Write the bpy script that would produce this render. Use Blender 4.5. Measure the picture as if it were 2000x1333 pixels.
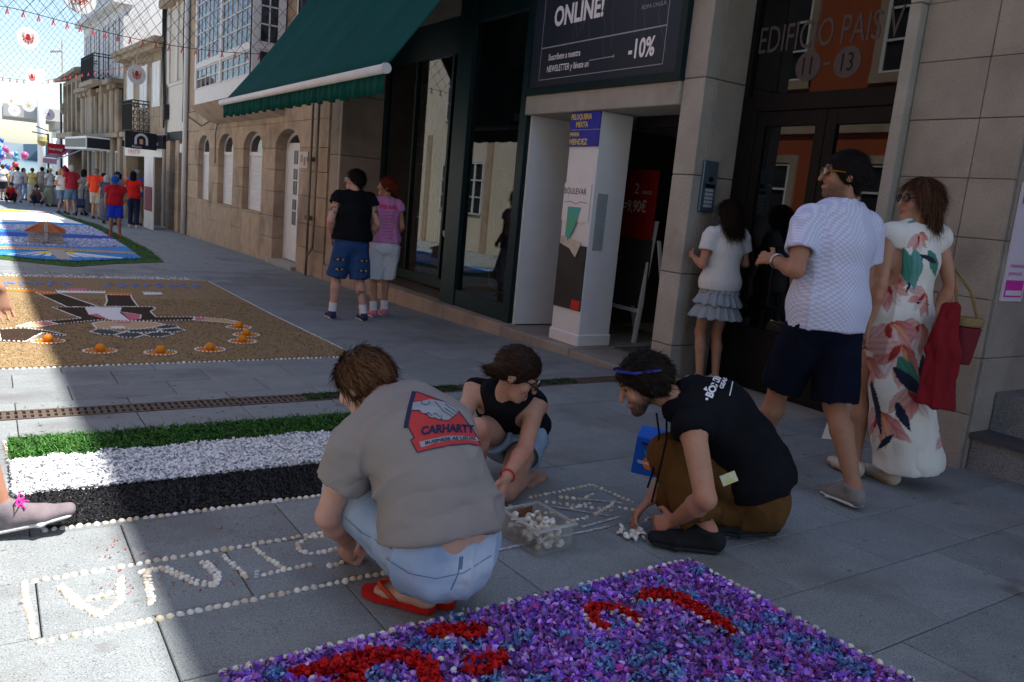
import bpy, bmesh, math, random
import numpy as np
from mathutils import Vector, Matrix
from mathutils.bvhtree import BVHTree
for o in list(bpy.data.objects): bpy.data.objects.remove(o)
SC = bpy.context.scene
COL = SC.collection
random.seed(7); RNG = np.random.default_rng(7)
R = math.radians

# ---------------------------------------------------------------- camera
# world: +Y runs down the street (away), +X points at the house fronts on the right
YAW, PITCH, ROLL, FPX, CAMZ = .591274, -.175617, .092344, 1543.8, 1.28
_f = Vector((math.sin(YAW)*math.cos(PITCH), math.cos(YAW)*math.cos(PITCH), math.sin(PITCH)))
_r = Vector((math.cos(YAW), -math.sin(YAW), 0)); _u = _r.cross(_f)
_c, _s = math.cos(ROLL), math.sin(ROLL)
_r, _u = _c*_r+_s*_u, -_s*_r+_c*_u
cd = bpy.data.cameras.new('camera'); cam = bpy.data.objects.new('camera', cd); COL.objects.link(cam)
m = Matrix((_r, _u, -_f)).transposed().to_4x4(); m.translation = (0, 0, CAMZ)
cam.matrix_world = m
cd.sensor_width = 36; cd.lens = FPX/2000*36; cd.clip_start = .05; cd.clip_end = 3000
SC.camera = cam
# ---------------------------------------------------------------- sky, sun, exposure
SUN_EL, SUN_AZ = R(66), R(-30)          # azimuth from +X towards +Y
to_sun = Vector((math.cos(SUN_EL)*math.cos(SUN_AZ), math.cos(SUN_EL)*math.sin(SUN_AZ), math.sin(SUN_EL)))
W = bpy.data.worlds.new('World'); SC.world = W; W.use_nodes = True
nt = W.node_tree; nt.nodes.clear()
sky = nt.nodes.new('ShaderNodeTexSky'); sky.sky_type = 'NISHITA'; sky.sun_disc = False
sky.sun_elevation = SUN_EL; sky.sun_rotation = math.atan2(to_sun.x, to_sun.y)
sky.air_density = 1.0; sky.dust_density = 1.0; sky.ozone_density = .9
bg = nt.nodes.new('ShaderNodeBackground'); bg.inputs[1].default_value = .095
wo = nt.nodes.new('ShaderNodeOutputWorld')
nt.links.new(sky.outputs[0], bg.inputs[0]); nt.links.new(bg.outputs[0], wo.inputs[0])
sl = bpy.data.lights.new('sun', 'SUN'); sl.energy = 3.9; sl.angle = R(.55); sl.color = (1, .965, .91)
so = bpy.data.objects.new('sun', sl); COL.objects.link(so)
so.rotation_euler = to_sun.to_track_quat('Z', 'Y').to_euler(); so.location = (8, -6, 20)
SC.view_settings.view_transform = 'Standard'; SC.view_settings.look = 'None'
SC.view_settings.gamma = 1; SC.view_settings.exposure = 1.36; SC.view_settings.use_curve_mapping = False

cy = SC.cycles; cy.max_bounces = 6; cy.diffuse_bounces = 3; cy.glossy_bounces = 3; cy.transmission_bounces = 4; cy.transparent_max_bounces = 12
cy.caustics_reflective = False; cy.caustics_refractive = False
# ---------------------------------------------------------------- helpers
def gz(y): return -.03*y if y < 9 else -.27-.018*(y-9)
def wm(o):
    b = Matrix.LocRotScale(o.location, o.rotation_euler, o.scale)
    return wm(o.parent) @ o.matrix_parent_inverse @ b if o.parent else b
def adopt(o, p, local=False):
    if p is not None:
        o.parent = p
        if not local: o.matrix_parent_inverse = wm(p).inverted()
    return o
def tag(o, label=None, cat=None, group=None, kind=None):
    if label: o['label'] = label
    if cat: o['category'] = cat
    if group: o['group'] = group
    if kind: o['kind'] = kind
    return o
def empty(name, loc, label=None, cat=None, group=None, rz=0):
    o = bpy.data.objects.new(name, None); COL.objects.link(o); o.location = loc; o.rotation_euler = (0, 0, rz)
    o.empty_display_size = .1
    return tag(o, label, cat, group)
def link(name, me, mat=None, parent=None, local=False, smooth=False, kind=None):
    o = bpy.data.objects.new(name, me); COL.objects.link(o)
    if mat is not None:
        for mm in (mat if isinstance(mat, (list, tuple)) else [mat]): me.materials.append(mm)
    if smooth:
        me.polygons.foreach_set('use_smooth', np.ones(len(me.polygons), bool))
    if kind: o['kind'] = kind
    return adopt(o, parent, local)
def pymesh(name, v, f):
    me = bpy.data.meshes.new(name); me.from_pydata([tuple(map(float, p)) for p in v], [], f); me.update(); return me
def npmesh(name, V, Q):
    """verts (n,3), faces (m,k) all of one size, fast"""
    V = np.asarray(V, np.float32); Q = np.asarray(Q, np.int32); k = Q.shape[1]
    me = bpy.data.meshes.new(name); me.vertices.add(len(V)); me.vertices.foreach_set('co', V.ravel())
    me.loops.add(Q.size); me.loops.foreach_set('vertex_index', Q.ravel())
    me.polygons.add(len(Q)); me.polygons.foreach_set('loop_start', np.arange(0, Q.size, k, dtype=np.int32))
    me.update(calc_edges=True); return me
def setcol(me, col):
    a = me.color_attributes.new('Col', 'FLOAT_COLOR', 'POINT')
    c = np.ones((len(me.vertices), 4), np.float32); c[:, :3] = col
    a.data.foreach_set('color', c.ravel())
class MB:
    """collects boxes, prisms, tubes; build() links them as one mesh object"""
    def __init__(s): s.v = []; s.f = []; s.mi = []
    def add(s, v, f, m=0):
        n = len(s.v); s.v += [tuple(p) for p in v]; s.f += [tuple(i+n for i in q) for q in f]; s.mi += [m]*len(f); return s
    def box(s, x0, x1, y0, y1, z0, z1, m=0):
        v = [(x, y, z) for z in (z0, z1) for y in (y0, y1) for x in (x0, x1)]
        return s.add(v, [(0,2,3,1),(4,5,7,6),(0,1,5,4),(2,6,7,3),(0,4,6,2),(1,3,7,5)], m)
    def obox(s, c, u, v, w, m=0):
        """oriented box: centre, three half vectors"""
        c, u, v, w = map(Vector, (c, u, v, w))
        p = [c+a*u+b*v+d*w for d in (-1, 1) for b in (-1, 1) for a in (-1, 1)]
        return s.add(p, [(0,2,3,1),(4,5,7,6),(0,1,5,4),(2,6,7,3),(0,4,6,2),(1,3,7,5)], m)
    def prism(s, poly, fn, d0, d1, m=0):
        """2-D polygon extruded between depths d0 and d1; fn(a,b,d)->xyz"""
        n = len(poly); v = [fn(a, b, d0) for a, b in poly]+[fn(a, b, d1) for a, b in poly]
        f = [tuple(range(n))[::-1], tuple(range(n, 2*n))]+[(i, (i+1) % n, (i+1) % n+n, i+n) for i in range(n)]
        return s.add(v, f, m)
    def tube(s, pts, r, n=6, m=0, caps=True):
        pts = [Vector(p) for p in pts]; rr = r if isinstance(r, (list, tuple)) else [r]*len(pts)
        v = []; f = []; ref = None
        for i, p in enumerate(pts):
            t = (pts[min(i+1, len(pts)-1)]-pts[max(i-1, 0)]).normalized()
            if ref is None: ref = Vector((0, 0, 1)) if abs(t.z) < .9 else Vector((1, 0, 0))
            a = (ref-t*ref.dot(t)).normalized(); b = t.cross(a); ref = a
            v += [p+rr[i]*(math.cos(2*math.pi*k/n)*a+math.sin(2*math.pi*k/n)*b) for k in range(n)]
        for i in range(len(pts)-1):
            for k in range(n): f.append((i*n+k, i*n+(k+1) % n, (i+1)*n+(k+1) % n, (i+1)*n+k))
        if caps: f += [tuple(range(n))[::-1], tuple(range((len(pts)-1)*n, len(pts)*n))]
        return s.add(v, f, m)
    def lathe(s, prof, c, n=16, m=0):
        v = []; f = []; c = Vector(c)
        for r, z in prof: v += [c+Vector((r*math.cos(2*math.pi*k/n), r*math.sin(2*math.pi*k/n), z)) for k in range(n)]
        for i in range(len(prof)-1):
            for k in range(n): f.append((i*n+k, i*n+(k+1) % n, (i+1)*n+(k+1) % n, (i+1)*n+k))
        f += [tuple(range(n))[::-1], tuple(range((len(prof)-1)*n, len(prof)*n))]
        return s.add(v, f, m)
    def build(s, name, mat, parent=None, local=False, smooth=False, bevel=0, kind=None):
        me = pymesh(name, s.v, s.f)
        if isinstance(mat, (list, tuple)): me.polygons.foreach_set('material_index', s.mi)
        if bevel:
            b = bmesh.new(); b.from_mesh(me)
            bmesh.ops.bevel(b, geom=b.edges[:], offset=bevel, segments=1, affect='EDGES', clamp_overlap=True)
            b.to_mesh(me); b.free()
        return link(name, me, mat, parent, local, smooth, kind)
def FX(x0):  return lambda a, b, d: (x0+d, a, b)       # polygon in (y,z), depth along +X
def copy_tree(o, parent=None):
    c = o.copy(); COL.objects.link(c); c.parent = parent
    for ch in o.children: copy_tree(ch, c)
    return c
# ---- materials
def newmat(name):
    m = bpy.data.materials.new(name); m.use_nodes = True; t = m.node_tree
    return m, t, t.nodes['Principled BSDF']
MATS = {}
def M(name, col=(.5, .5, .5), col2=None, ns=3., nd=5., rough=.7, bump=0., bs=60., spec=.22, metal=0., rnd=0., speck=None, ss=300., sa=.5, stretch=None, attr=False, stain=None, sheen=0., trans=0., contrast=.25):
    """procedural Principled material on world position: col<->col2 mottling, specks, stains, bump, per-object tint"""
    if name in MATS: return MATS[name]
    m, t, p = newmat(name); N = t.nodes; L = t.links
    p.inputs['Roughness'].default_value = rough; p.inputs['Metallic'].default_value = metal
    p.inputs['Specular IOR Level'].default_value = spec
    if sheen: p.inputs['Sheen Weight'].default_value = sheen
    if trans: p.inputs['Transmission Weight'].default_value = trans
    geo = N.new('ShaderNodeNewGeometry'); src = geo.outputs['Position']
    if stretch:
        mp = N.new('ShaderNodeMapping'); mp.inputs['Scale'].default_value = stretch; L.new(src, mp.inputs[0]); src = mp.outputs[0]
    def noise(sc, det):
        n = N.new('ShaderNodeTexNoise'); n.inputs['Scale'].default_value = sc; n.inputs['Detail'].default_value = det
        L.new(src, n.inputs['Vector']); return n.outputs['Fac']
    def ramp(fac, a, b):
        r = N.new('ShaderNodeMapRange'); r.inputs[1].default_value = a; r.inputs[2].default_value = b; L.new(fac, r.inputs[0]); return r.outputs[0]
    def mix(fac, a, b, mode='MIX'):
        x = N.new('ShaderNodeMix'); x.data_type = 'RGBA'; x.blend_type = mode
        for i, val in ((0, fac), (6, a), (7, b)):
            if hasattr(val, 'is_output'): L.new(val, x.inputs[i])
            else: x.inputs[i].default_value = val if i == 0 else (*val, 1)
        return x.outputs[2]
    if attr:
        at = N.new('ShaderNodeVertexColor'); at.layer_name = 'Col'; c = at.outputs[0]
        if col2: c = mix(ramp(noise(ns, nd), .5-contrast, .5+contrast), c, mix(1., c, col2, 'MULTIPLY'))
    elif col2: c = mix(ramp(noise(ns, nd), .5-contrast, .5+contrast), col, col2)
    else:
        rgb = N.new('ShaderNodeRGB'); rgb.outputs[0].default_value = (*col, 1); c = rgb.outputs[0]
    if speck:
        for k, (sc_, lo, cc) in enumerate(speck): c = mix(ramp(noise(sc_, 2.), lo, lo+.08), c, cc)
    if stain: c = mix(ramp(noise(stain[0], 6.), stain[1], stain[1]+.25), c, stain[2])
    if rnd:
        oi = N.new('ShaderNodeObjectInfo'); hs = N.new('ShaderNodeHueSaturation')
        r = N.new('ShaderNodeMapRange'); r.inputs[3].default_value = 1-rnd; r.inputs[4].default_value = 1+rnd
        L.new(oi.outputs['Random'], r.inputs[0]); L.new(r.outputs[0], hs.inputs['Value']); L.new(c, hs.inputs['Color']); c = hs.outputs[0]
    L.new(c, p.inputs['Base Color'])
    if bump:
        b = N.new('ShaderNodeBump'); b.inputs['Strength'].default_value = 1.; b.inputs['Distance'].default_value = bump
        L.new(noise(bs, 5.), b.inputs['Height']); L.new(b.outputs[0], p.inputs['Normal'])
    MATS[name] = m; return m
def glass(name, tint=(.02, .02, .025), ior=1.6, op=.5, tc=(.85, .88, .88)):
    """window glass: fresnel mirror over a see-through (partly tinted) pane"""
    if name in MATS: return MATS[name]
    m, t, p = newmat(name); N = t.nodes; L = t.links; N.remove(p)
    out = [n for n in N if n.type == 'OUTPUT_MATERIAL'][0]
    lw = N.new('ShaderNodeLayerWeight'); lw.inputs[0].default_value = .5; f0 = ((ior-1)/(ior+1))**2
    pw = N.new('ShaderNodeMath'); pw.operation = 'POWER'; pw.inputs[1].default_value = 5; L.new(lw.outputs['Facing'], pw.inputs[0])
    fr = N.new('ShaderNodeMapRange'); fr.inputs[3].default_value = f0; fr.inputs[4].default_value = 1; L.new(pw.outputs[0], fr.inputs[0])
    gl = N.new('ShaderNodeBsdfGlossy'); gl.inputs['Roughness'].default_value = .006; gl.inputs[0].default_value = (.9, .93, .95, 1)
    tr = N.new('ShaderNodeBsdfTransparent'); tr.inputs[0].default_value = (*tc, 1)
    df = N.new('ShaderNodeBsdfDiffuse'); df.inputs[0].default_value = (*tint, 1)
    a = N.new('ShaderNodeMixShader'); a.inputs[0].default_value = op; L.new(tr.outputs[0], a.inputs[1]); L.new(df.outputs[0], a.inputs[2])
    b = N.new('ShaderNodeMixShader'); L.new(fr.outputs[0], b.inputs[0]); L.new(a.outputs[0], b.inputs[1]); L.new(gl.outputs[0], b.inputs[2])
    L.new(b.outputs[0], out.inputs[0]); MATS[name] = m; return m
# ---- lettering
def text_mesh(s, size, sub=0., bold=0., shear=0., wide=1., align='LEFT'):
    cu = bpy.data.curves.new('t', 'FONT'); cu.body = s; cu.size = size; cu.align_x = align; cu.offset = bold; cu.shear = shear
    cu.resolution_u = 3
    o = bpy.data.objects.new('t', cu); COL.objects.link(o)
    dg = bpy.context.evaluated_depsgraph_get(); me = bpy.data.meshes.new_from_object(o.evaluated_get(dg))
    bpy.data.objects.remove(o); bpy.data.curves.remove(cu)
    if wide != 1: me.transform(Matrix.Diagonal((wide, 1, 1, 1)))
    return me
def text_on(name, s, size, origin, right, up, mat, parent=None, **k):
    """flat lettering laid on a surface: origin = left end of the baseline"""
    me = text_mesh(s, size, **k); rt = Vector(right).normalized(); up = Vector(up).normalized(); n = rt.cross(up)
    T = Matrix((rt, up, n)).transposed().to_4x4(); T.translation = Vector(origin)
    me.transform(T); return link(name, me, mat, parent)
def vnoise(P, seed=0):
    """value noise in 0..1 at points (n,3)"""
    P = np.asarray(P, np.float64); i = np.floor(P).astype(np.int64); f = P-i; f = f*f*(3-2*f)
    def h(a): 
        x = (a[:, 0]*374761393+a[:, 1]*668265263+a[:, 2]*2147483647+seed*144665) & 0xffffffff
        x = ((x ^ (x >> 13))*1274126177) & 0xffffffff; return ((x ^ (x >> 16)) & 0xffff)/65535.
    r = 0
    for dx in (0, 1):
        for dy in (0, 1):
            for dz in (0, 1):
                w = (f[:, 0] if dx else 1-f[:, 0])*(f[:, 1] if dy else 1-f[:, 1])*(f[:, 2] if dz else 1-f[:, 2])
                r = r+w*h(i+np.array([dx, dy, dz]))
    return r
# ================================================================ ground and paving
granite = M('granite_slab', (.190, .213, .222), (.268, .290, .296), ns=7, nd=9, rough=.8, bump=.0016, bs=160, rnd=.11, spec=.3,
            speck=[(190., .575, (.105, .105, .11)), (260., .60, (.46, .455, .45)), (120., .66, (.12, .12, .125)), (16., .715, (.075, .073, .07)), (5., .70, (.125, .12, .11))], stain=(1.7, .53, (.14, .137, .135)), contrast=.36)
joint_m = M('joint_dirt', (.07, .065, .06), (.14, .13, .12), ns=40, rough=1)
ground_m = M('ground_concrete', (.28, .27, .25), (.36, .35, .33), ns=.6, rough=.9)
def sheet(name, ys, x0, x1, dz, mat, xs=None):
    xs = xs or [x0, x1]; v = [(x, y, gz(y)+dz) for y in ys for x in xs]; n = len(xs); f = []
    for j in range(len(ys)-1):
        for i in range(n-1): f.append((j*n+i, j*n+i+1, (j+1)*n+i+1, (j+1)*n+i))
    return link(name, pymesh(name, v, f), mat, kind='structure')
sheet('ground', [-60, 9, 86], -160, 160, -.09, ground_m)
pave = sheet('pavement', [-14, 9, 60], -3.62, 5.6, -.014, joint_m)
sea = link('sea', pymesh('sea', [(-1500, 86, -3.2), (1500, 86, -3.2), (1500, 2500, -3.2), (-1500, 2500, -3.2)], [(0, 1, 2, 3)]),
           M('sea_water', (.02, .07, .11), (.03, .10, .15), ns=.05, rough=.15, bump=.05, bs=.6), kind='structure')
rows = [.47+.39*i for i in range(11)]+[4.38, 4.935]
rows2 = [5.145, 5.335]+[5.335+.405*i for i in range(1, 22)]
def slab_rows(R_):
    for k in range(len(R_)-1): yield k, R_[k], R_[k+1]
cells = []
for base, R_ in ((1, rows), (0, rows2)):
    for k, a, b in slab_rows(R_):
        off = .40 if (k+base+1) % 2 == 0 else .10
        x = off-.6*2
        while x < 5.0:
            cells.append((x, x+.6, a, b)); x += .6
def hidden(c):
    x0, x1, y0, y1 = c
    return (x0 > .06 and x1 < 2.66 and y0 > 6.4 and y1 < 12.3) or (x0 > .1 and x1 < 2.2 and y1 < 1.9 and y0 > 0) or x1 < -.35
cells = [c for c in cells if not hidden(c)]
cells.sort(key=lambda c: (c[2]+c[3])+.15*abs((c[0]+c[1])/2-2))
def slabmesh(w, d, name='slab'):
    g = .0022; b = .003; h = .02
    a0, a1, b0, b1 = -w/2+g, w/2-g, -d/2+g, d/2-g
    v = [(a0, b0, -h), (a1, b0, -h), (a1, b1, -h), (a0, b1, -h), (a0, b0, -b), (a1, b0, -b), (a1, b1, -b), (a0, b1, -b),
         (a0+b, b0+b, 0), (a1-b, b0+b, 0), (a1-b, b1-b, 0), (a0+b, b1-b, 0)]
    f = [(0, 1, 5, 4), (1, 2, 6, 5), (2, 3, 7, 6), (3, 0, 4, 7), (4, 5, 9, 8), (5, 6, 10, 9), (6, 7, 11, 10), (7, 4, 8, 11), (8, 9, 10, 11)]
    me = pymesh(name, v, f); me.materials.append(granite); return me
smesh = {}
for i, c in enumerate(cells[:295]):
    key = round(c[3]-c[2], 3)
    if key not in smesh: smesh[key] = slabmesh(.6, c[3]-c[2])
    o = bpy.data.objects.new('slab', smesh[key]); COL.objects.link(o); y = (c[2]+c[3])/2
    sl_ = -.03 if y < 9 else -.018
    o.location = ((c[0]+c[1])/2, y, gz(y)+random.uniform(-.0012, .0012)); o.rotation_euler = (math.atan(sl_)+random.uniform(-.002, .002), random.uniform(-.002, .002), 0)
    adopt(o, pave)
mb = MB()
def add_flat(c):
    x0, x1, y0, y1 = c; g = .004
    mb.add([(x0+g, y0+g, gz(y0)), (x1-g, y0+g, gz(y0)), (x1-g, y1-g, gz(y1)), (x0+g, y1-g, gz(y1))], [(0, 1, 2, 3)])
for c in cells[295:]: add_flat(c)
y = rows2[-1]; k = 0
while y < 56:
    x = -3.6+(.3 if k % 2 else 0)
    while x < 5.2: add_flat((x, x+.6, y, y+.405)); x += .6
    y += .405; k += 1
for R_ in (rows, rows2, [-13+.39*i for i in range(35)]):
    for k, a, b in slab_rows(R_):
        x = -3.56+(.3 if k % 2 else 0)
        top = -.36 if a > .3 else 5.2
        while x < top: add_flat((x, min(x+.6, 5.3), a, b)); x += .6
mb.build('far_slabs', granite, pave, kind='stuff')
# drain with cast-iron grating
iron = M('rusty_iron', (.10, .075, .06), (.17, .12, .095), ns=25, rough=.7, metal=.3, bump=.002, bs=90)
dr = empty('drain_channel', (1.5, 5.04, gz(5.04)), 'long rusty slotted drain grating set across the granite paving', 'drain')
mb = MB(); mb.box(-.4, 4.7, 4.94, 5.14, gz(5.04)-.16, gz(5.04)-.013); mb.build('channel', M('drain_dark', (.012, .011, .01), rough=1), dr)
def gratelet(name='grating'):
    mb = MB(); w = .5
    for a, b in ((-.1, -.078), (.078, .1)): mb.box(-w/2+.002, w/2-.002, a, b, -.012, .002)
    n = 13
    for i in range(n):
        x = -w/2+(i+.5)*w/n; mb.box(x-.011, x+.011, -.078, .078, -.012, .0005)
    mb.box(-w/2+.002, w/2-.002, -.012, .012, -.0125, .0)
    me = pymesh(name, mb.v, mb.f); me.materials.append(iron); return me
gm = gratelet()
for i in range(10):
    o = bpy.data.objects.new('grating', gm); COL.objects.link(o); o.location = (-.15+.5*i, 5.04, gz(5.04)); o.rotation_euler = (-.03, 0, 0); adopt(o, dr)
# ---- generic scatter of little flat pieces (petals, blades): one mesh
def scatter(name, pts, size, mat, parent, cols=None, lift=.4, aspect=.7, kind='stuff', seed=1, curl=.35):
    """each piece: a bent four-triangle petal at pts (n,3), random turn and tilt"""
    r = np.random.default_rng(seed); n = len(pts); pts = np.asarray(pts)
    a = r.uniform(0, 2*np.pi, n); t = r.normal(0, lift, n); t2 = r.normal(0, lift, n); s = size*r.uniform(.65, 1.3, n)
    u = np.stack([np.cos(a)*np.cos(t), np.sin(a)*np.cos(t), np.sin(t)], 1); w = np.stack([-np.sin(a)*np.cos(t2), np.cos(a)*np.cos(t2), np.sin(t2)], 1)
    nn = np.cross(u, w)
    tmpl = [(-1, 0, .5), (-.3, -1, 0), (.75, -.75, .25), (1, 0, .6), (.75, .75, .25), (-.3, 1, 0), (0, 0, -.3)]
    V = np.stack([pts+(x*u+y*aspect*w)*s[:, None]+nn*(z*curl*s)[:, None] for x, y, z in tmpl], 1).reshape(-1, 3)
    b = (np.arange(n)*7)[:, None]
    F = np.concatenate([b+np.array([[i, (i+1) % 6, 6]]) for i in range(6)], 0)
    me = npmesh(name, V, F)
    if cols is not None: setcol(me, np.repeat(cols, 7, 0))
    return link(name, me, mat, parent, smooth=True, kind=kind)
def inpoly(P, poly):
    x, y = P[:, 0], P[:, 1]; c = np.zeros(len(P), bool); n = len(poly)
    for i in range(n):
        (x0, y0), (x1, y1) = poly[i], poly[(i+1) % n]
        if y0 != y1:
            k = ((y0 > y) != (y1 > y)) & (x < (x1-x0)*(y-y0)/(y1-y0)+x0); c ^= k
    return c
def gzv(y): return np.where(y < 9, -.03*y, -.27-.018*(y-9))
def rpts(n, x0, x1, y0, y1, dz=0., seed=0):
    r = np.random.default_rng(seed); P = np.stack([r.uniform(x0, x1, n), r.uniform(y0, y1, n), np.zeros(n)], 1); P[:, 2] = gzv(P[:, 1])+dz; return P
# ---- sea shells (clam halves)
def shell_arrays():
    v = [(0, -.18, .50)]; f = []; n = 9
    for j, rr in enumerate((.5, .85, 1.)):
        for i in range(n):
            a = 2*math.pi*i/n; w = 1+.04*(-1)**i; y = math.sin(a)*rr; x = math.cos(a)*rr*(1 if y > -.2 else 1-.35*(-y-.2))
            v.append((x*.60*w, (y*.52-.18*(1-rr))*w+.04, .48*math.sqrt(max(0, 1-rr**2.2))+.015))
    q = []
    for i in range(n): q.append((0, 1+i, 1+(i+1) % n, 1+(i+1) % n))
    for j in range(2):
        for i in range(n): q.append((1+j*n+i, 1+(j+1)*n+i, 1+(j+1)*n+(i+1) % n, 1+j*n+(i+1) % n))
    return np.array(v), q
SHV, _q = shell_arrays(); SHT = np.array([(a, b, c) for a, b, c, d in _q]+[(a, c, d) for a, b, c, d in _q if c != d]); SHF = SHT
shell_m = M('clam_shell', (.66, .58, .46), (.80, .76, .68), ns=60, rough=.45, rnd=.22, bump=.001, bs=300)
shell_w = M('white_shell', (.84, .83, .80), (.74, .72, .68), ns=80, rough=.4, rnd=.06)
shell_t = M('tan_shell', (.55, .44, .31), (.68, .58, .44), ns=70, rough=.45, rnd=.15)
_sm = []
for mt in (shell_m, shell_m, shell_t, shell_m, shell_w):
    me = npmesh('shell', SHV*.0225, SHF); me.materials.append(mt); me.polygons.foreach_set('use_smooth', np.ones(len(me.polygons), bool)); _sm.append(me)
def shells(parent, pts, dz=.0, rnd=random.Random(3), scale=1., sel=None, pile=False):
    """one object for every shell, shared meshes"""
    for p in pts:
        o = bpy.data.objects.new('shell', rnd.choice(sel or _sm)); COL.objects.link(o); x, y = p[0], p[1]
        z = p[2] if len(p) > 2 else gz(y)+dz
        o.location = (x+rnd.uniform(-.0025, .0025), y+rnd.uniform(-.0025, .0025), z); t = .9 if pile else .16
        o.rotation_euler = (rnd.uniform(-t, t)-.03, rnd.uniform(-t, t), rnd.uniform(0, 6.28)); s = scale*rnd.uniform(.8, 1.12); o.scale = (s, s, s*rnd.uniform(.85, 1.15))
        adopt(o, parent)
def shell_mass(name, parent, pts, dz, mat, scale=1., seed=5):
    """shells too small to pick apart, joined"""
    r = np.random.default_rng(seed); P = np.array(pts)[:, :2]; n = len(P); a = r.uniform(0, 6.28, n); s = .0205*scale*r.uniform(.8, 1.15, n)
    c, si = np.cos(a), np.sin(a); T = SHV[None]*s[:, None, None]
    V = np.stack([T[..., 0]*c[:, None]-T[..., 1]*si[:, None]+P[:, :1], T[..., 0]*si[:, None]+T[..., 1]*c[:, None]+P[:, 1:2], T[..., 2]+(gzv(P[:, 1])+dz)[:, None]], -1).reshape(-1, 3)
    F = (np.arange(n)*len(SHV))[:, None, None]+SHF[None]
    return link(name, npmesh(name, V, F.reshape(-1, 3)), mat, parent, smooth=True, kind='stuff')
def along(pts, step, closed=False):
    out = []; pts = list(pts)+([pts[0]] if closed else []); carry = 0.
    for (x0, y0), (x1, y1) in zip(pts[:-1], pts[1:]):
        L_ = math.hypot(x1-x0, y1-y0); t = carry
        while t < L_: out.append((x0+(x1-x0)*t/L_, y0+(y1-y0)*t/L_)); t += step
        carry = t-L_
    return out
# ================================================================ house fronts on the right
def stone(name, a, b, bump=.006, rnd=.08, stain=(1.1, .54, (.15, .125, .10)), **k):
    return M(name, a, b, ns=4, nd=9, rough=.88, bump=bump, bs=45, rnd=rnd, stain=stain, speck=[(170., .62, tuple(x*.62 for x in a)), (230., .64, tuple(min(1, x*1.3) for x in b))], **k)
warm = stone('warm_granite', (.37, .275, .19), (.50, .385, .28))
pinkg = stone('pink_granite', (.34, .27, .22), (.42, .345, .285))
greyg = stone('grey_granite', (.28, .25, .215), (.375, .338, .295), stain=(1.4, .56, (.19, .172, .148)))
paleg = stone('pale_granite', (.335, .318, .28), (.43, .405, .365), stain=(1.7, .56, (.24, .215, .18)))
oldst = stone('old_stone', (.30, .235, .165), (.38, .31, .235), stain=(.9, .52, (.12, .10, .08)))
mortar = M('mortar', (.15, .125, .10), (.22, .19, .15), ns=12, rough=1)
white = M('white_paint', (.78, .78, .77), (.70, .70, .69), ns=6, rough=.5, stain=(2.5, .66, (.58, .56, .52)))
wallw = M('whitewash', (.72, .73, .75), (.80, .80, .81), ns=5, nd=9, rough=.8, bump=.004, bs=35, stain=(3., .70, (.55, .54, .53)))
plaster = M('cream_plaster', (.62, .58, .52), (.70, .665, .61), ns=1.5, rough=.85, bump=.002, bs=40, stain=(.8, .60, (.40, .36, .31)))
dgreen = M('dark_green_metal', (.004, .018, .021), (.006, .024, .027), ns=8, rough=.45, spec=.2)
black = M('black_metal', (.006, .006, .007), (.009, .009, .010), ns=10, rough=.5, spec=.15)
ironb = M('wrought_iron', (.015, .015, .016), rough=.55)
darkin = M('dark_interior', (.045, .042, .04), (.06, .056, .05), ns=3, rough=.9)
gl_w = glass('window_glass', (.03, .035, .04), 1.55, .75)
gl_shop = glass('shop_glass', (.010, .012, .013), 1.75, .35)
gl_door = glass('door_glass', (.005, .005, .006), 1.72, .85)
def blk(parent, mat, x0, y0, y1, z0, z1, dep=.36, g=.003, name='stone_block', bev=.006):
    j = random.uniform(-.004, .003)
    mb = MB(); mb.box(x0+j, x0+dep, y0+g, y1-g, z0+g, z1-g); return mb.build(name, mat, parent, bevel=bev)
def arch(y0, y1, zs, rise, n=10):
    """points of a segmental arch from y0 to y1 springing at zs"""
    c = (y0+y1)/2; h = (y1-y0)/2
    return [(c-h*math.cos(math.pi*i/n), zs+rise*math.sin(math.pi*i/n)) for i in range(n+1)]
# ---------------------------------------------------------------- stone house with arched windows
b5 = empty('stone_house', (4.72, 18.6, gz(18.6)), 'warm granite house with three arched shuttered windows and white glazed gallery above', 'house')
MB().box(5.06, 12, 13.02, 24.28, -.9, 10.3).build('core_wall', mortar, b5)
x5 = 4.72; wins = [(21.65, 22.95), (19.25, 20.68), (16.88, 18.36)]; door5 = (14.47, 15.97)
ops = sorted(wins+[door5]); zs_, rise = 1.86, .36
edges = [13.02]+[e for o in ops for e in o]+[24.28]
piers = [(edges[i], edges[i+1]) for i in range(0, len(edges), 2)]
courses = [-.75, .10, .53, 1.02, 1.45, 1.86]
for a, b in piers:
    for z0, z1 in zip(courses[:-1], courses[1:]): blk(b5, warm, x5, a, b, z0, z1)
    blk(b5, warm, x5, a, b, 1.86, 2.34)
for a, b in wins:
    mid = (a+b)/2
    blk(b5, warm, x5, a, mid, -.75, .53); blk(b5, warm, x5, mid, b, -.75, .53)
    MB().box(x5-.015, x5+.3, a-.02, b+.02, .50, .545).build('sill', warm, b5, bevel=.008)
for a, b in ops:
    pts = arch(a, b, zs_, rise)
    MB().prism(pts+[(b, 2.34), (a, 2.34)], FX(x5), 0.002, .34).build('arch_stone', warm, b5)
y = 13.02
for w in (2.0, 1.7, 2.2, 1.9, 1.8, 1.66): blk(b5, warm, x5, y, y+w, 2.34, 2.86, bev=.008); y += w
MB().box(x5+.01, 5.06, 13.03, 24.27, 2.88, 10.3).build('upper_wall', warm, b5)
MB().box(4.50, 5.3, 12.9, 24.4, 10.3, 10.5).build('eave', oldst, b5)
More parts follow.
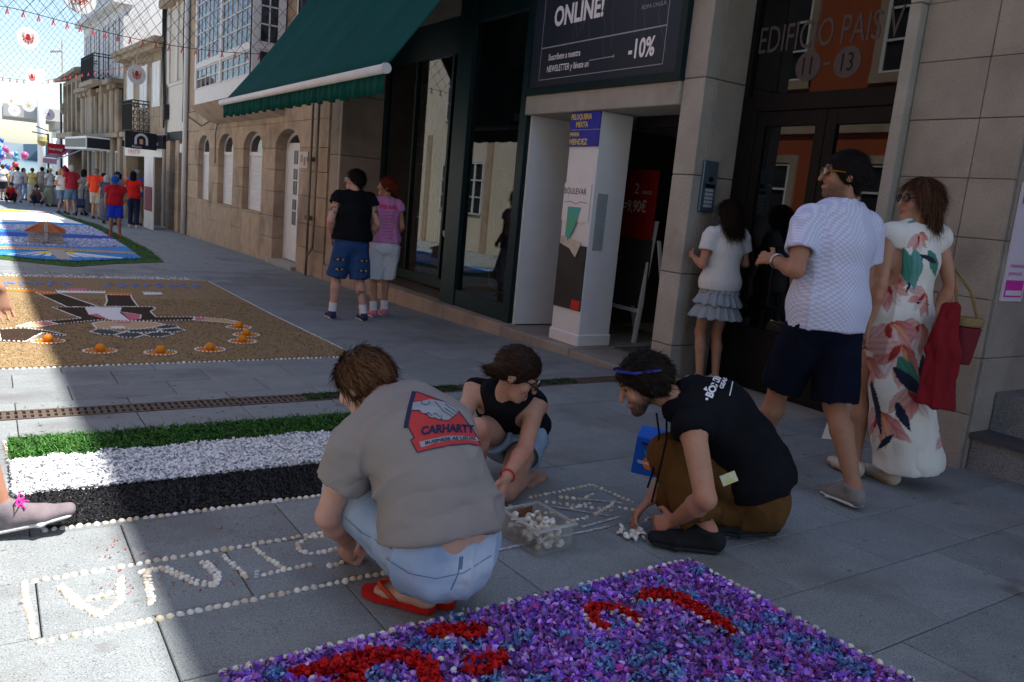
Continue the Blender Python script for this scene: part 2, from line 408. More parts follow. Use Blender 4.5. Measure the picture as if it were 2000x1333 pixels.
for a, b in wins:
    xf = x5+.14; fw = .055
    w = MB(); pin = arch(a+fw, b-fw, zs_, rise-fw); po = arch(a+.002, b-.002, zs_, rise-.004)
    for i in range(len(po)-1): w.prism([po[i], po[i+1], pin[i+1], pin[i]], FX(xf), 0, .05)
    w.box(xf, xf+.05, a+.002, a+fw, .55, zs_); w.box(xf, xf+.05, b-fw, b-.002, .55, zs_); w.box(xf, xf+.05, a+fw, b-fw, .55, .60); w.box(xf-.008, xf+.05, a+fw, b-fw, 1.72, 1.80)
    wo_ = w.build('window', white, b5)
    MB().prism([(a+fw, 1.8)]+pin+[(b-fw, 1.8)], FX(xf+.02), 0, .006).build('pane', gl_w, wo_)
    MB().prism([(a+fw, 1.8)]+pin+[(b-fw, 1.8)], FX(xf+.06), 0, .006).build('curtain', M('curtain', (.62, .62, .60), rough=.9), wo_)
    s = MB(); z = .60
    while z < 1.71:
        s.add([(xf+.022, a+fw, z), (xf+.022, b-fw, z), (xf+.012, b-fw, z+.02), (xf+.012, a+fw, z+.02), (xf+.022, a+fw, z+.04), (xf+.022, b-fw, z+.04)], [(0, 1, 2, 3), (3, 2, 5, 4)]); z += .04
    s.box(xf+.023, xf+.03, a+fw, b-fw, .6, 1.72)
    s.build('shutter', white, wo_)
a, b = door5; xf = x5+.22
d = MB(); po = arch(a+.002, b-.002, zs_, rise-.004); pin = arch(a+.07, b-.07, zs_, rise-.07)
for i in range(len(po)-1): d.prism([po[i], po[i+1], pin[i+1], pin[i]], FX(xf), 0, .06)
d.box(xf, xf+.06, a+.002, a+.07, -.30, zs_); d.box(xf, xf+.06, b-.07, b-.002, -.30, zs_); d.box(xf+.01, xf+.05, a+.07, b-.07, -.28, 1.98)
dd = d.build('door', white, b5); MB().prism([(a+.07, 1.98)]+pin+[(b-.07, 1.98)], FX(xf+.02), 0, .01).build('fanlight', gl_w, dd)
pm = M('frosted_pane', (.10, .11, .115), (.14, .15, .155), ns=20, rough=.25)
for k in range(5):
    for c, yy in ((0, 15.36), (1, 15.03)):
        z0 = .42+k*.29-(.08 if c else 0); h = .26 if k % 2 == c else .2
        MB().box(xf-.004, xf+.02, yy-.10, yy+.10, z0, z0+h).build('pane', pm, dd)
MB().box(xf-.004, xf+.012, 14.85, 15.5, -.16, .26).build('kick_panel', white, dd, bevel=.006)
MB().box(xf-.05, xf-.01, 14.62, 14.66, .62, .80).build('handle', M('steel', (.5, .5, .5), rough=.3, metal=1), dd)
MB().box(4.62, 5.0, 14.42, 16.02, gz(15.2)-.1, -.30).build('door_step', paleg, b5, bevel=.01)
text_on('house_number', '9', .17, (x5+.215, 14.66, 1.93), (0, -1, 0), (0, 0, 1), black, dd)
pl = MB().box(x5-.025, x5+.003, 13.95, 14.40, 1.50, 1.79).build('notice', M('paper', (.66, .62, .55), (.5, .42, .36), ns=14, rough=.6), b5)
MB().box(x5-.028, x5-.024, 14.06, 14.16, 1.55, 1.70).build('notice_picture', M('brown_print', (.30, .17, .10), rough=.6), pl)
MB().box(x5-.028, x5-.024, 14.22, 14.34, 1.60, 1.74).build('notice_picture', M('brown_print2', (.36, .25, .16), rough=.6), pl)
pipe = M('rusted_pipe', (.20, .17, .145), (.30, .26, .22), ns=20, rough=.5, metal=.5)
MB().tube([(4.64, 13.62, -.33), (4.64, 13.62, 2.78), (4.64, 13.95, 2.80), (4.66, 14.2, 2.80)], .024, 8).build('gas_pipe', pipe, b5, smooth=True)
MB().tube([(4.60, 13.52, -.34), (4.60, 13.50, .0), (4.63, 13.30, .16), (4.63, 13.28, 3.2)], .022, 8).build('gas_pipe', pipe, b5, smooth=True)
for z in (.62, 1.62): MB().box(4.60, 4.70, 13.50, 13.72, z, z+.07).build('pipe_clamp', iron, b5)
MB().tube([(4.64, 24.33, -.52), (4.64, 24.33, 10.2)], .065, 10).build('drainpipe', white, b5, smooth=True)
wire = M('black_cable', (.012, .012, .012), rough=.6)
MB().tube([(4.69, 13.3, 2.7), (4.69, 15, 2.62), (4.69, 17.5, 2.66), (4.69, 20.6, 2.62), (4.69, 20.9, 2.2), (4.69, 20.86, 1.5)], .012, 5).build('cable', wire, b5)
MB().tube([(4.69, 20.9, 2.62), (4.69, 22.5, 2.45), (4.69, 24.2, 2.75)], .012, 5).build('cable', wire, b5)
MB().tube([(4.60, 24.5, 6.2), (4.58, 24.48, 4.8), (4.62, 24.55, 3.6), (4.6, 24.5, 2.6)], .016, 5).build('cable', wire, b5)
# glazed gallery
GX, GY0, GY1 = 4.10, 15.52, 20.46
gal = MB(); gal.box(GX, 4.72, GY0, GY1, 2.80, 3.14); gal.box(GX, 4.72, GY0, GY1, 8.2, 8.5)
for yy in (GY0, GY0+.02, (GY0+GY1)/2-.07, GY1-.14): gal.box(GX-.012, GX+.12, yy, yy+.14, 3.14, 8.2)
gal.box(GX+.48, GX+.6, GY0, GY0+.10, 3.14, 8.2)
for z in (3.60, 5.35, 6.6): gal.box(GX-.006, GX+.10, GY0+.16, GY1-.14, z, z+.11); gal.box(GX+.12, GX+.48, GY0+.004, GY0+.1, z, z+.11)
gl = gal.build('gallery', white, b5, bevel=.006)
MB().box(GX+.1, 4.7, GY0+.12, GY1-.02, 3.2, 8.1).build('gallery_room', M('gallery_dark', (.12, .12, .12), (.26, .25, .22), ns=2, rough=.9), gl)
def sash(y0, y1, z0, z1, ny, nz, parent, side=False):
    s = MB(); t = .012
    P = (lambda a, b, c, d_: s.box(GX+.01, GX+.035, a, b, c, d_)) if not side else (lambda a, b, c, d_: s.box(a, b, GY0+.01, GY0+.035, c, d_))
    for i in range(ny+1):
        y = y0+(y1-y0)*i/ny; P(y-t, y+t, z0, z1)
    for i in range(nz+1):
        z = z0+(z1-z0)*i/nz; P(y0, y1, z-t, z+t)
    o = s.build('sash', white, parent)
    g = MB()
    if side: g.box(y0, y1, GY0+.024, GY0+.029, z0, z1)
    else: g.box(GX+.024, GX+.029, y0, y1, z0, z1)
    g.build('pane', gl_w, o)
cy = (GY0+GY1)/2
for y0, y1 in ((GY0+.18, cy-.09), (cy+.09, GY1-.16)):
    sash(y0, y1, 3.16, 3.58, 5, 2, gl); m_ = (y0+y1)/2; sash(y0, m_-.03, 3.73, 5.33, 3, 5, gl); sash(m_+.03, y1, 3.73, 5.33, 3, 5, gl)
    sash(y0, y1, 5.48, 6.58, 5, 3, gl)
sash(GX+.13, GX+.47, 3.16, 3.58, 2, 1, gl, True); sash(GX+.13, GX+.47, 3.73, 5.33, 2, 5, gl, True)
co = MB()
for i in range(6):
    a = i/6; b = (i+1)/6; xa = 4.72-.64*a**.6; xb = 4.72-.64*b**.6
    co.add([(xa, GY0-.05, 2.45+.35*a), (xb, GY0-.05, 2.45+.35*b), (xb, GY1+.4, 2.45+.35*b), (xa, GY1+.4, 2.45+.35*a)], [(0, 1, 2, 3)])
    co.add([(xa, GY0-.05, 2.45+.35*a), (4.72, GY0-.05, 2.45+.35*a), (4.72, GY0-.05, 2.45+.35*b), (xb, GY0-.05, 2.45+.35*b)], [(0, 1, 2, 3)])
co.build('corbel', warm, b5)
# window right of the gallery, above the awning
w = MB(); w.box(4.70, 4.76, 13.7, 14.9, 3.9, 6.2); ww = w.build('window', white, b5)
for j in range(4):
    for i in range(2): MB().box(4.69, 4.697, 13.8+i*.52, 14.28+i*.52, 4.0+j*.54, 4.46+j*.54).build('pane', gl_w, ww)
# ---------------------------------------------------------------- shop with green awning
sh = empty('clothing_shop', (4.75, 10.2, gz(10.2)), 'dark green framed clothing shop with large display windows under the awning', 'shop')
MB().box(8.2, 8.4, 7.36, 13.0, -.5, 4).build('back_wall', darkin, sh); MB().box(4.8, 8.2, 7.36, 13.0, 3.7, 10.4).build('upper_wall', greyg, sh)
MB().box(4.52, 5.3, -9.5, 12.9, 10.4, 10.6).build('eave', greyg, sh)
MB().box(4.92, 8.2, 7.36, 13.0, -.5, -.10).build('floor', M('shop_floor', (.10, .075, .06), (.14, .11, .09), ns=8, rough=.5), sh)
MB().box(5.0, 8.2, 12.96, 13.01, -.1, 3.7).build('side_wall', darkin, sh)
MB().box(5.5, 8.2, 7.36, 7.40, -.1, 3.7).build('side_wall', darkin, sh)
yb = 13.0
for w_ in (1.45, 1.5, 1.4, 1.35): 
    MB().box(4.72, 4.94, yb-w_+.003, yb-.003, gz(yb-w_)-.12, -.085).build('plinth_stone', pinkg, sh, bevel=.008); yb -= w_
for z0, z1 in ((-.085, .85), (.85, 1.75), (1.75, 2.7), (2.7, 3.7)): MB().box(4.75, 5.6, 12.52, 13.0, z0+.003, z1-.003).build('pillar_stone', pinkg, sh, bevel=.008)
fr = MB()
fr.box(4.84, 4.96, 8.62, 8.98, -.085, 3.7); fr.box(4.84, 4.95, 7.33, 7.47, -.085, 3.7); fr.box(4.855, 4.95, 7.47, 8.62, -.085, .12); fr.box(4.855, 4.95, 7.47, 8.62, 3.3, 3.7)
fr.box(4.96, 5.52, 8.90, 8.98, -.085, 3.7); fr.box(5.45, 5.53, 8.98, 12.5, -.085, .06); fr.box(5.45, 5.53, 8.98, 12.5, 3.2, 3.7)
fr.box(5.45, 5.53, 12.40, 12.52, .06, 3.2); fr.box(5.455, 5.525, 10.2, 10.26, .06, 3.2); fr.box(5.45, 5.53, 8.985, 9.1, .06, 3.2); fr.box(5.455, 5.525, 11.35, 11.40, .06, 3.2)
frm = fr.build('window_frame', dgreen, sh, bevel=.005)
MB().box(4.90, 4.908, 7.47, 8.62, .12, 3.3).build('pane', gl_shop, frm)
for a, b in ((9.1, 10.2), (10.26, 11.35), (11.40, 12.4)): MB().box(5.49, 5.498, a, b, .06, 3.2).build('pane', gl_shop, frm)
vin = M('white_vinyl', (.8, .8, .8), rough=.5)
def anchor(name, cx, cz, s, x, parent, flip=1):
    mb = MB(); mb.box(x-.001, x+.001, cx-.008*s, cx+.008*s, cz-.10*s, cz+.09*s); mb.box(x-.001, x+.001, cx-.05*s, cx+.05*s, cz+flip*.055*s-.006*s, cz+flip*.055*s+.006*s)
    pts = [(x, cx+.09*s*math.sin(t), cz-flip*(.02*s+.08*s*math.cos(t))) for t in np.linspace(-1.25, 1.25, 12)]; mb.tube(pts, .010*s, 5)
    ring = [(x, cx+.022*s*math.cos(t), cz+flip*.115*s+.022*s*math.sin(t)) for t in np.linspace(0, 6.28, 12)]; mb.tube(ring, .006*s, 4)
    return mb.build(name, vin, parent)
anchor('window_anchor', 10.04, 1.52, 1.15, 5.484, frm); anchor('window_anchor', 10.04, .84, 1.9, 5.484, frm)
text_on('window_lettering', 'SS25', .30, (5.483, 10.16, 1.12), (0, -1, 0), (0, 0, 1), vin, frm, wide=.38, bold=.006)
text_on('window_lettering', 'o inoki', .10, (5.483, 9.95, 1.86), (0, -1, 0), (0, 0, 1), vin, frm, bold=.002)
# wire boat frame, hat, coat stand mannequins and a drape of net inside
wsteel = M('pale_wire', (.45, .45, .43), rough=.5)
bf = empty('wire_boat', (5.5, 8.1, -.1), 'pale wire frame boat standing on the shop window floor', 'ornament'); mb = MB()
for k in range(5):
    xx = 5.15+.13*k; mb.tube([(xx, 7.65+.05*abs(k-2), .52-.04*abs(k-2)), (xx, 7.72, .25), (xx, 8.0, .16), (xx, 8.3, .25), (xx, 8.45-.05*abs(k-2), .52-.04*abs(k-2))], .007, 5)
for yy, z in ((7.7, .5), (8.4, .5), (7.85, .2), (8.2, .2), (8.05, .17)): mb.tube([(5.1, yy, z), (5.75, yy, z)], .007, 5)
mb.build('wire_frame', wsteel, bf)
st = empty('hat_stand', (5.75, 11.6, -.1), 'pale brimmed hat resting on a stand in the shop window', 'hat'); MB().lathe([(.005, -.1), (.13, -.1), (.015, -.08), (.012, 2.0)], (5.8, 11.55, 0), 10).build('pole', black, st)
MB().lathe([(.19, 2.0), (.20, 2.012), (.11, 2.03), (.105, 2.16), (.02, 2.18)], (5.8, 11.55, 0), 20).build('hat', M('straw_hat', (.62, .58, .5), (.5, .46, .4), ns=60, rough=.8), st, smooth=True)
nd_ = MB()
for i in range(26):
    y0 = 10.35+.04*i; nd_.tube([(5.62+.04*math.sin(i), y0, 2.9), (5.62+.05*math.sin(i*1.7), y0+.2, 1.6), (5.66, y0+.32, .15)], .0035, 3, caps=False)
    nd_.tube([(5.62+.04*math.sin(i), y0+.4, 2.9), (5.63, y0+.2, 1.6), (5.66, y0-.05, .15)], .0035, 3, caps=False)
tag(nd_.build('window_net', M('pale_cord', (.42, .42, .38), rough=.9)), 'pale fishing net draped behind the shop glass', 'net')
# awning
aw = empty('green_awning', (4.72, 10.2, 4.7), 'large dark green retractable awning with white front bar over the shop', 'awning')
awm = M('green_canvas', (.0, .050, .042), (.001, .072, .062), ns=1.6, nd=8, stretch=(1, 2.2, 1), contrast=.32, rough=.75, bump=.0008, bs=260, speck=[(7., .735, (.12, .20, .20))], spec=.06, stain=(1.3, .66, (.004, .072, .064)))
YA, YB = 7.20, 13.42; NY, NX = 61, 10; v = []; f = []
for i in range(NY):
    y = YA+(YB-YA)*i/(NY-1); ph = ((i/(NY-1))*5.2) % 1
    for j in range(NX):
        t = j/(NX-1); x = 4.74-1.62*t; z = 4.72-2.34*t-.07*math.sin(math.pi*t)-.05*(abs(math.sin(math.pi*ph))**.5)*math.sin(math.pi*t)
        v.append((x, y, z))
for i in range(NY-1):
    for j in range(NX-1): f.append((i*NX+j, i*NX+j+1, (i+1)*NX+j+1, (i+1)*NX+j))
o = link('canvas', pymesh('canvas', v, f), awm, aw, smooth=True); sm = o.modifiers.new('s', 'SOLIDIFY'); sm.thickness = .004
v = []; f = []; NV = 240
for i in range(NV+1):
    y = YA+(YB-YA)*i/NV; wv = .012*math.sin(i*.9)+.008*math.sin(i*.37+1)
    v += [(3.115+.3*wv, y, 2.34), (3.11+wv, y, 2.245), (3.115+wv*1.5, y, 2.15+.012*math.sin(i*.45))]
for i in range(NV): f += [(i*3, i*3+1, i*3+4, i*3+3), (i*3+1, i*3+2, i*3+5, i*3+4)]
o = link('valance', pymesh('valance', v, f), awm, aw, smooth=True); sm = o.modifiers.new('s', 'SOLIDIFY'); sm.thickness = .003
bar = MB(); bar.tube([(3.10, YA-.05, 2.375), (3.10, YB+.05, 2.375)], .045, 12); bar.build('front_bar', white, aw, smooth=True)
MB().tube([(3.10, YA-.09, 2.375), (3.10, YA-.05, 2.375)], .05, 12).build('bar_cap', M('grey_plastic', (.6, .6, .6), rough=.5), aw)
for yy in (9.6, 12.4): MB().tube([(4.74, yy, 4.3), (3.95, yy+.4, 3.35), (3.16, yy, 2.40)], .022, 6).build('arm', dgreen, aw)
MB().box(4.62, 4.8, YA-.05, YB+.05, 4.66, 4.84).build('cassette', white, aw, bevel=.02)
MB().tube([(4.45, 11.75, 3.9), (4.44, 11.75, 1.15)], .009, 6).build('crank_rod', white, aw)
# ---------------------------------------------------------------- advertising board
sg = empty('advert_board', (4.80, 6.2, 2.4), 'dark blue newsletter advert board reading ONLINE and -10%', 'sign')
navy = M('navy_print', (.020, .040, .062), (.036, .034, .046), ns=.55, nd=2, rough=.45)
MB().box(4.815, 4.87, 5.05, 7.33, 2.405, 4.5).build('board', navy, sg)
fr = MB(); fr.box(4.79, 4.87, 5.02, 5.09, 2.385, 4.52); fr.box(4.79, 4.87, 7.29, 7.36, 2.385, 4.52); fr.box(4.791, 4.87, 5.09, 7.29, 2.385, 2.455); fr.build('frame', dgreen, sg)
tx = M('print_white', (.82, .82, .86), rough=.6); ln = M('print_line', (.34, .36, .40), rough=.6); thin = M('print_crack', (.105, .12, .14), rough=.6)
RT, UP = (0, -1, 0), (0, 0, 1)
text_on('lettering', 'ONLINE!', .255, (4.812, 6.94, 3.045), RT, UP, tx, sg, bold=.009, wide=.80)
text_on('lettering', 'TIENDA', .255, (4.812, 6.94, 3.33), RT, UP, tx, sg, bold=.009, wide=.80)
text_on('lettering', '-10%', .225, (4.812, 5.735, 2.62), RT, UP, tx, sg, bold=.006, wide=.76)
text_on('lettering', 'Suscríbete a nuestra', .088, (4.812, 6.98, 2.715), RT, UP, tx, sg, bold=.0012, wide=.74)
text_on('lettering', 'NEWSLETTER y llévate un', .088, (4.812, 6.99, 2.60), RT, UP, tx, sg, bold=.0012, wide=.72)
text_on('lettering', 'ROPA CHULA', .05, (4.812, 5.62, 3.02), RT, UP, ln, sg)
l = MB()
def pl2(pts, w_, mb=l, x=4.8125):
    for (y0, z0), (y1, z1) in zip(pts[:-1], pts[1:]):
        dy, dz = y1-y0, z1-z0; L_ = math.hypot(dy, dz); ny, nz = -dz/L_*w_/2, dy/L_*w_/2
        mb.add([(x, y0+ny, z0+nz), (x, y1+ny, z1+nz), (x, y1-ny, z1-nz), (x, y0-ny, z0-nz)], [(0, 1, 2, 3)])
pl2([(7.12, 2.53), (5.27, 2.535)], .007); pl2([(7.12, 2.53), (7.12, 4.4)], .007); pl2([(5.27, 2.535), (5.27, 4.4)], .007); pl2([(7.12, 2.845), (5.27, 2.85)], .012)
pl2([(6.30, 2.655), (5.92, 2.66)], .008); pl2([(5.95, 2.675), (5.92, 2.66), (5.95, 2.645)], .006)
pl2([(5.66, 3.12), (5.64, 3.30), (5.56, 3.20), (5.50, 3.28), (5.46, 3.14), (5.52, 3.18), (5.58, 3.10), (5.66, 3.20)], .007)
l.build('rule_lines', ln, sg)
c = MB(); rn = random.Random(11)
for k in range(22):
    y0 = rn.uniform(5.2, 7.2); z0 = 3.5; pts = [(y0, z0)]
    while z0 > 2.5:
        z0 -= rn.uniform(.08, .25); y0 += rn.uniform(-.07, .07); pts.append((y0, z0))
    pl2(pts[rn.randrange(0, 3):rn.randrange(3, max(4, len(pts)))], .005, c, 4.8135)
c.build('print_pattern', thin, sg)
# ---------------------------------------------------------------- building with hairdresser portal and street door
bd = empty('granite_building', (4.87, 4.5, gz(4.5)), 'pale granite building with white portal column and black glass street door', 'building')
MB().box(4.86, 8.2, 5.0, 7.33, 2.40, 10.4).build('upper_wall', paleg, bd); MB().box(5.30, 13, -9.5, 4.80, 4.3, 10.4).build('upper_wall', paleg, bd)
MB().box(4.82, 5.5, 5.035, 7.34, 2.19, 2.385).build('lintel', paleg, bd, bevel=.008)
MB().box(4.90, 5.47, 7.30, 7.36, -.085, 2.19).build('portal_wall', wallw, bd)
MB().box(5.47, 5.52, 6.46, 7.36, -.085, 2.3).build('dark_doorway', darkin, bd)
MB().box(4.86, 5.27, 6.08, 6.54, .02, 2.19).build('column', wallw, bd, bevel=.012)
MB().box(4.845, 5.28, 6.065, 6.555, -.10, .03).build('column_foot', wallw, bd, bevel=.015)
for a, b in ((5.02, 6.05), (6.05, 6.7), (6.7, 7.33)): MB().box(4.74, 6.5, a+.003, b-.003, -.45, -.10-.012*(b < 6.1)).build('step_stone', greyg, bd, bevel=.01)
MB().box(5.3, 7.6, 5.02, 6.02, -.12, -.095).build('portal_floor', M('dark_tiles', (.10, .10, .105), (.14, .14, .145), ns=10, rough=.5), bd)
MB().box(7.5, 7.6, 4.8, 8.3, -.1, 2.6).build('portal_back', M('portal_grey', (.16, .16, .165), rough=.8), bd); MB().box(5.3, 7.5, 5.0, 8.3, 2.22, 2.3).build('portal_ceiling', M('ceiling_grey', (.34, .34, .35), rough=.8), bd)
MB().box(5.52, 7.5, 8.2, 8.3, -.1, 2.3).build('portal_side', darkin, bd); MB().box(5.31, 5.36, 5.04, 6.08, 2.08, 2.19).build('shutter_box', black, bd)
zz = [-.14, .18, .80, 1.62, 2.40, 3.2, 4.1, 5.2]
for z0, z1 in zip(zz[:-1], zz[1:]):
    MB().box(4.85, 4.99, 4.785, 5.03, z0+.003, z1-.003).build('pillar_stone', paleg, bd, bevel=.006); MB().box(4.993, 5.42, 4.785, 5.03, z0+.003, z1-.003).build('pillar_stone', greyg, bd, bevel=.006)
MB().box(5.25, 5.45, 5.01, 5.04, -.1, 2.4).build('pillar_back', paleg, bd)
# unseen slabs added above the street door to shade this end of the front
for z0 in (4.35, 7.3):
    MB().box(3.86, 4.87, -4.0, 4.85, z0, z0+.18).build('sky_block_slab', paleg, bd, bevel=.01); MB().box(3.86, 3.93, -4.0, 4.85, z0+.18, z0+1.05).build('sky_block_front', paleg, bd, bevel=.01)
# street door
DX = 5.32
fr = MB(); fr.box(DX, DX+.09, 4.62, 4.785, -.12, 2.31); fr.box(DX+.001, DX+.09, 4.745, 4.785, 2.31, 4.3); fr.box(DX, DX+.09, 3.06, 3.20, -.12, 4.3); fr.box(DX-.006, DX+.09, 3.2, 4.62, 2.18, 2.31); fr.box(DX, DX+.09, 3.2, 4.62, 4.0, 4.3)
sd = fr.build('street_door', black, bd, bevel=.004)
MB().box(DX+.04, DX+.047, 3.2, 4.745, 2.31, 4.0).build('transom_pane', gl_door, sd)
for nm, a, b in (('door_leaf', 3.95, 4.62), ('door_leaf', 3.2, 3.945)):
    lf = MB(); lf.box(DX+.01, DX+.07, a, a+.09, -.10, 2.18); lf.box(DX+.01, DX+.07, b-.09, b, -.10, 2.18); lf.box(DX+.011, DX+.07, a+.09, b-.09, 2.06, 2.18); lf.box(DX+.011, DX+.07, a+.09, b-.09, -.10, .42)
    o = lf.build(nm, black, sd, bevel=.004); MB().box(DX+.035, DX+.042, a+.09, b-.09, .42, 2.06).build('pane', gl_door, o)
    if a > 3.5: MB().tube([(DX+.01, 4.02, .62), (DX-.07, 4.02, .62), (DX-.07, 4.02, 1.12), (DX+.01, 4.02, 1.12)], .016, 8).build('pull_handle', black, o); MB().tube([(DX-.07, 4.02, .62), (DX-.07, 4.17, .63), (DX-.07, 4.17, 1.11), (DX-.07, 4.02, 1.12)], .014, 8).build('pull_handle', black, o)
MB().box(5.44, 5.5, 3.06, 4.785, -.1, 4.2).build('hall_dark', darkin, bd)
etch = M('etched_letters', (.095, .08, .078), rough=.8)
text_on('door_lettering', 'EDIFICIO PAIS V', .30, (DX+.037, 4.735, 2.655), RT, UP, etch, sd, wide=.60)
for yy, s in ((4.21, '11'), (3.865, '13')):
    o = MB().prism([(yy+.115*math.cos(t), 2.515+.115*math.sin(t)) for t in np.linspace(0, 2*math.pi, 28, endpoint=False)], FX(DX+.036), 0, .002).build('number_disc', etch, sd)
    text_on('number', s, .19, (DX+.034, yy+.075, 2.452), RT, UP, black, o, wide=.72)
MB().box(DX+.036, DX+.038, 4.01, 4.07, 2.51, 2.53).build('number_dash', etch, sd)
MB().box(4.88, 5.34, 3.10, 4.785, -.4, -.105).build('threshold', greyg, bd, bevel=.01)
# door bell panel on the pillar's inner face
bp = MB().box(4.94, 5.11, 4.755, 4.785, 1.33, 1.75).build('bell_panel', M('steel_blue', (.10, .17, .24), (.14, .21, .28), ns=9, rough=.35, metal=.6), bd, bevel=.006)
for i in range(5): MB().box(4.985, 5.075, 4.748, 4.756, 1.37+i*.032, 1.392+i*.032).build('button', M('bell_button', (.4, .46, .52), rough=.4), bp)
MB().lathe([(.001, 0), (.022, 0), (.022, .01), (.001, .01)], (0, 0, 0), 12)
o = MB(); o.tube([(5.03, 4.757, 1.60), (5.03, 4.745, 1.60)], .022, 12); o.build('bell_camera', black, bp)
MB().box(4.975, 5.085, 4.75, 4.757, 1.53, 1.56).build('bell_slot', black, bp)
# granite wall right of the door: separate facing panels
MB().box(4.89, 13, 2.32, 3.08, -.4, 10.4).build('wall_core', mortar, bd)
lv = [-.4, -.09+.0]+[.265+.3475*i for i in range(0, 12)]
for z0, z1 in zip(lv[1:-1], lv[2:]):
    for a, b in ((2.305, 2.565), (2.565, 3.00)): blk(bd, greyg, 4.872, a, b, z0, z1, dep=.03, g=.002, name='granite_panel', bev=.003)
blk(bd, greyg, 4.872, 2.305, 3.0, -.3, -.09, dep=.03, name='granite_panel')
for z0, z1 in ((-.2, 1.3), (1.3, 2.7), (2.7, 4.2)): blk(bd, paleg, 4.80, 3.00, 3.085, z0, z1, dep=.5, name='jamb_stone')
for z0, z1 in zip(lv[1:-1:2], lv[3::2]): MB().box(4.905, 5.5, 2.29, 2.318, z0+.002, z1-.002).build('reveal_panel', greyg, bd, bevel=.003)
# next shop front at the right edge: steps, pink poster, violet shutter
dots = M('terrazzo', (.16, .165, .18), (.22, .225, .24), ns=8, rough=.6, speck=[(160., .58, (.40, .40, .42)), (120., .62, (.07, .07, .08))])
MB().box(4.93, 6.2, .3, 2.288, -.3, .13).build('step', dots, bd, bevel=.006); MB().box(5.12, 6.2, .3, 2.287, .13, .40).build('step', dots, bd, bevel=.006)
MB().box(4.90, 6.2, .3, 2.289, .13, .16).build('step_nosing', M('slate', (.07, .075, .085), rough=.5), bd)
po = MB().box(4.925, 5.175, 2.275, 2.287, .96, 1.645).build('poster', M('poster_white', (.66, .62, .72), rough=.5), bd)
mag = M('magenta_print', (.62, .03, .38), rough=.5)
MB().box(4.945, 5.155, 2.272, 2.274, .985, 1.085).build('poster_block', mag, po); MB().box(4.955, 5.145, 2.2705, 2.2715, .995, 1.025).build('poster_block', M('poster_white'), po)
text_on('poster_lettering', 'NAILS', .12, (4.945, 2.272, 1.53), (1, 0, 0), UP, mag, po, bold=.004, wide=.75)
text_on('poster_lettering', 'tratamientos', .036, (4.95, 2.272, 1.16), (1, 0, 0), UP, mag, po); text_on('poster_lettering', 'promoción', .036, (4.95, 2.272, 1.115), (1, 0, 0), UP, mag, po)
for i in range(22): MB().box(5.5, 5.53, .4, 2.28, .42+i*.09, .42+i*.09+.082).build('shutter_slat', M('violet_paint', (.24, .03, .27), rough=.5), bd)
# things in the portal
hs = MB().box(4.845, 4.857, 6.07, 6.53, 2.02, 2.185).build('hairdresser_sign', M('royal_blue', (.035, .04, .36), rough=.4)); tag(hs, 'blue hairdresser sign with yellow letters high on the white column', 'sign')
MB().box(4.845, 4.857, 6.07, 6.53, 1.855, 2.012).build('lower_plate', M('royal_blue'), hs)
yel = M('yellow_print', (.80, .62, .05), rough=.5)
for s, y0, z0, sz, wd in (('PELUQUERIA', 6.525, 2.115, .072, .78), ('MIXTA', 6.44, 2.04, .075, .85), ('MARIA', 6.52, 1.955, .055, .9), ('MENDEZ', 6.52, 1.875, .078, .92)): text_on('lettering', s, sz, (4.843, y0, z0), RT, UP, yel, hs, bold=.0015, wide=wd)
ps = MB().box(4.848, 4.856, 6.10, 6.53, 1.13, 1.50).build('boulevard_poster', M('poster_paper', (.78, .77, .80), rough=.6)); tag(ps, 'white BOULEVAR poster on the column below the hairdresser sign', 'poster')
text_on('lettering', 'BOULEVAR', .085, (4.846, 6.525, 1.395), RT, UP, black, ps, wide=.85); text_on('lettering', '1', .2, (4.8465, 6.5, 1.34), RT, UP, M('pale_teal', (.55, .72, .74), rough=.6), ps)
q = MB(); pl2([(6.50, 1.31), (6.40, 1.325), (6.32, 1.30), (6.24, 1.325), (6.14, 1.315)], .008, q, 4.846); q.build('wave_line', M('lilac_print', (.36, .25, .42), rough=.6), ps)
fl = MB(); fl.add([(4.847, 6.44, 1.27), (4.847, 6.22, 1.27), (4.835, 6.30, 1.05), (4.847, 6.44, .86)], [(0, 1, 2, 3)])
tag(fl.build('torn_flyer', M('green_flyer', (.10, .42, .20), (.06, .40, .42), ns=6, rough=.5)), 'torn green and teal flyer curling off the white column', 'flyer')
text_on('lettering', 'DS', .09, (4.843, 6.40, 1.13), RT, UP, tx, bpy.data.objects['torn_flyer'])
bk = MB().box(4.846, 4.857, 6.08, 6.52, .26, .90).build('chalk_board', M('chalkboard', (.03, .028, .027), (.05, .047, .045), ns=4, rough=.6)); tag(bk, 'dark menu board low on the front of the white column', 'board')
MB().box(4.843, 4.846, 6.09, 6.22, .27, .36).build('red_corner', M('red_print', (.62, .02, .02), rough=.5), bk)
o = MB(); o.add([(4.844, 6.5, .98), (4.844, 6.16, .93), (4.83, 6.22, .78), (4.84, 6.34, .86), (4.842, 6.5, .90)], [(0, 1, 2, 3, 4)]); tag(o.build('paper_note', M('paper')), 'crooked cream paper note hanging above the dark menu board', 'note')
MB().box(4.92, 5.04, 6.068, 6.079, .87, 1.42).build('clear_holder', glass('acrylic', (.6, .65, .7), 1.45, .25), bd)
eb = empty('price_easel', (5.85, 6.5, -.095), 'white legged easel with red price board inside the portal', 'easel')
lg = M('easel_white', (.7, .7, .74), rough=.5)
for yy in (6.72, 6.22):
    MB().obox((5.80, yy, .55), (.0, .018, 0), (.02, 0, 0), (.06, 0, .65)).build('leg', lg, eb); MB().obox((6.02, yy-.05, .45), (0, .015, 0), (.015, 0, 0), (-.14, 0, .55)).build('leg', lg, eb)
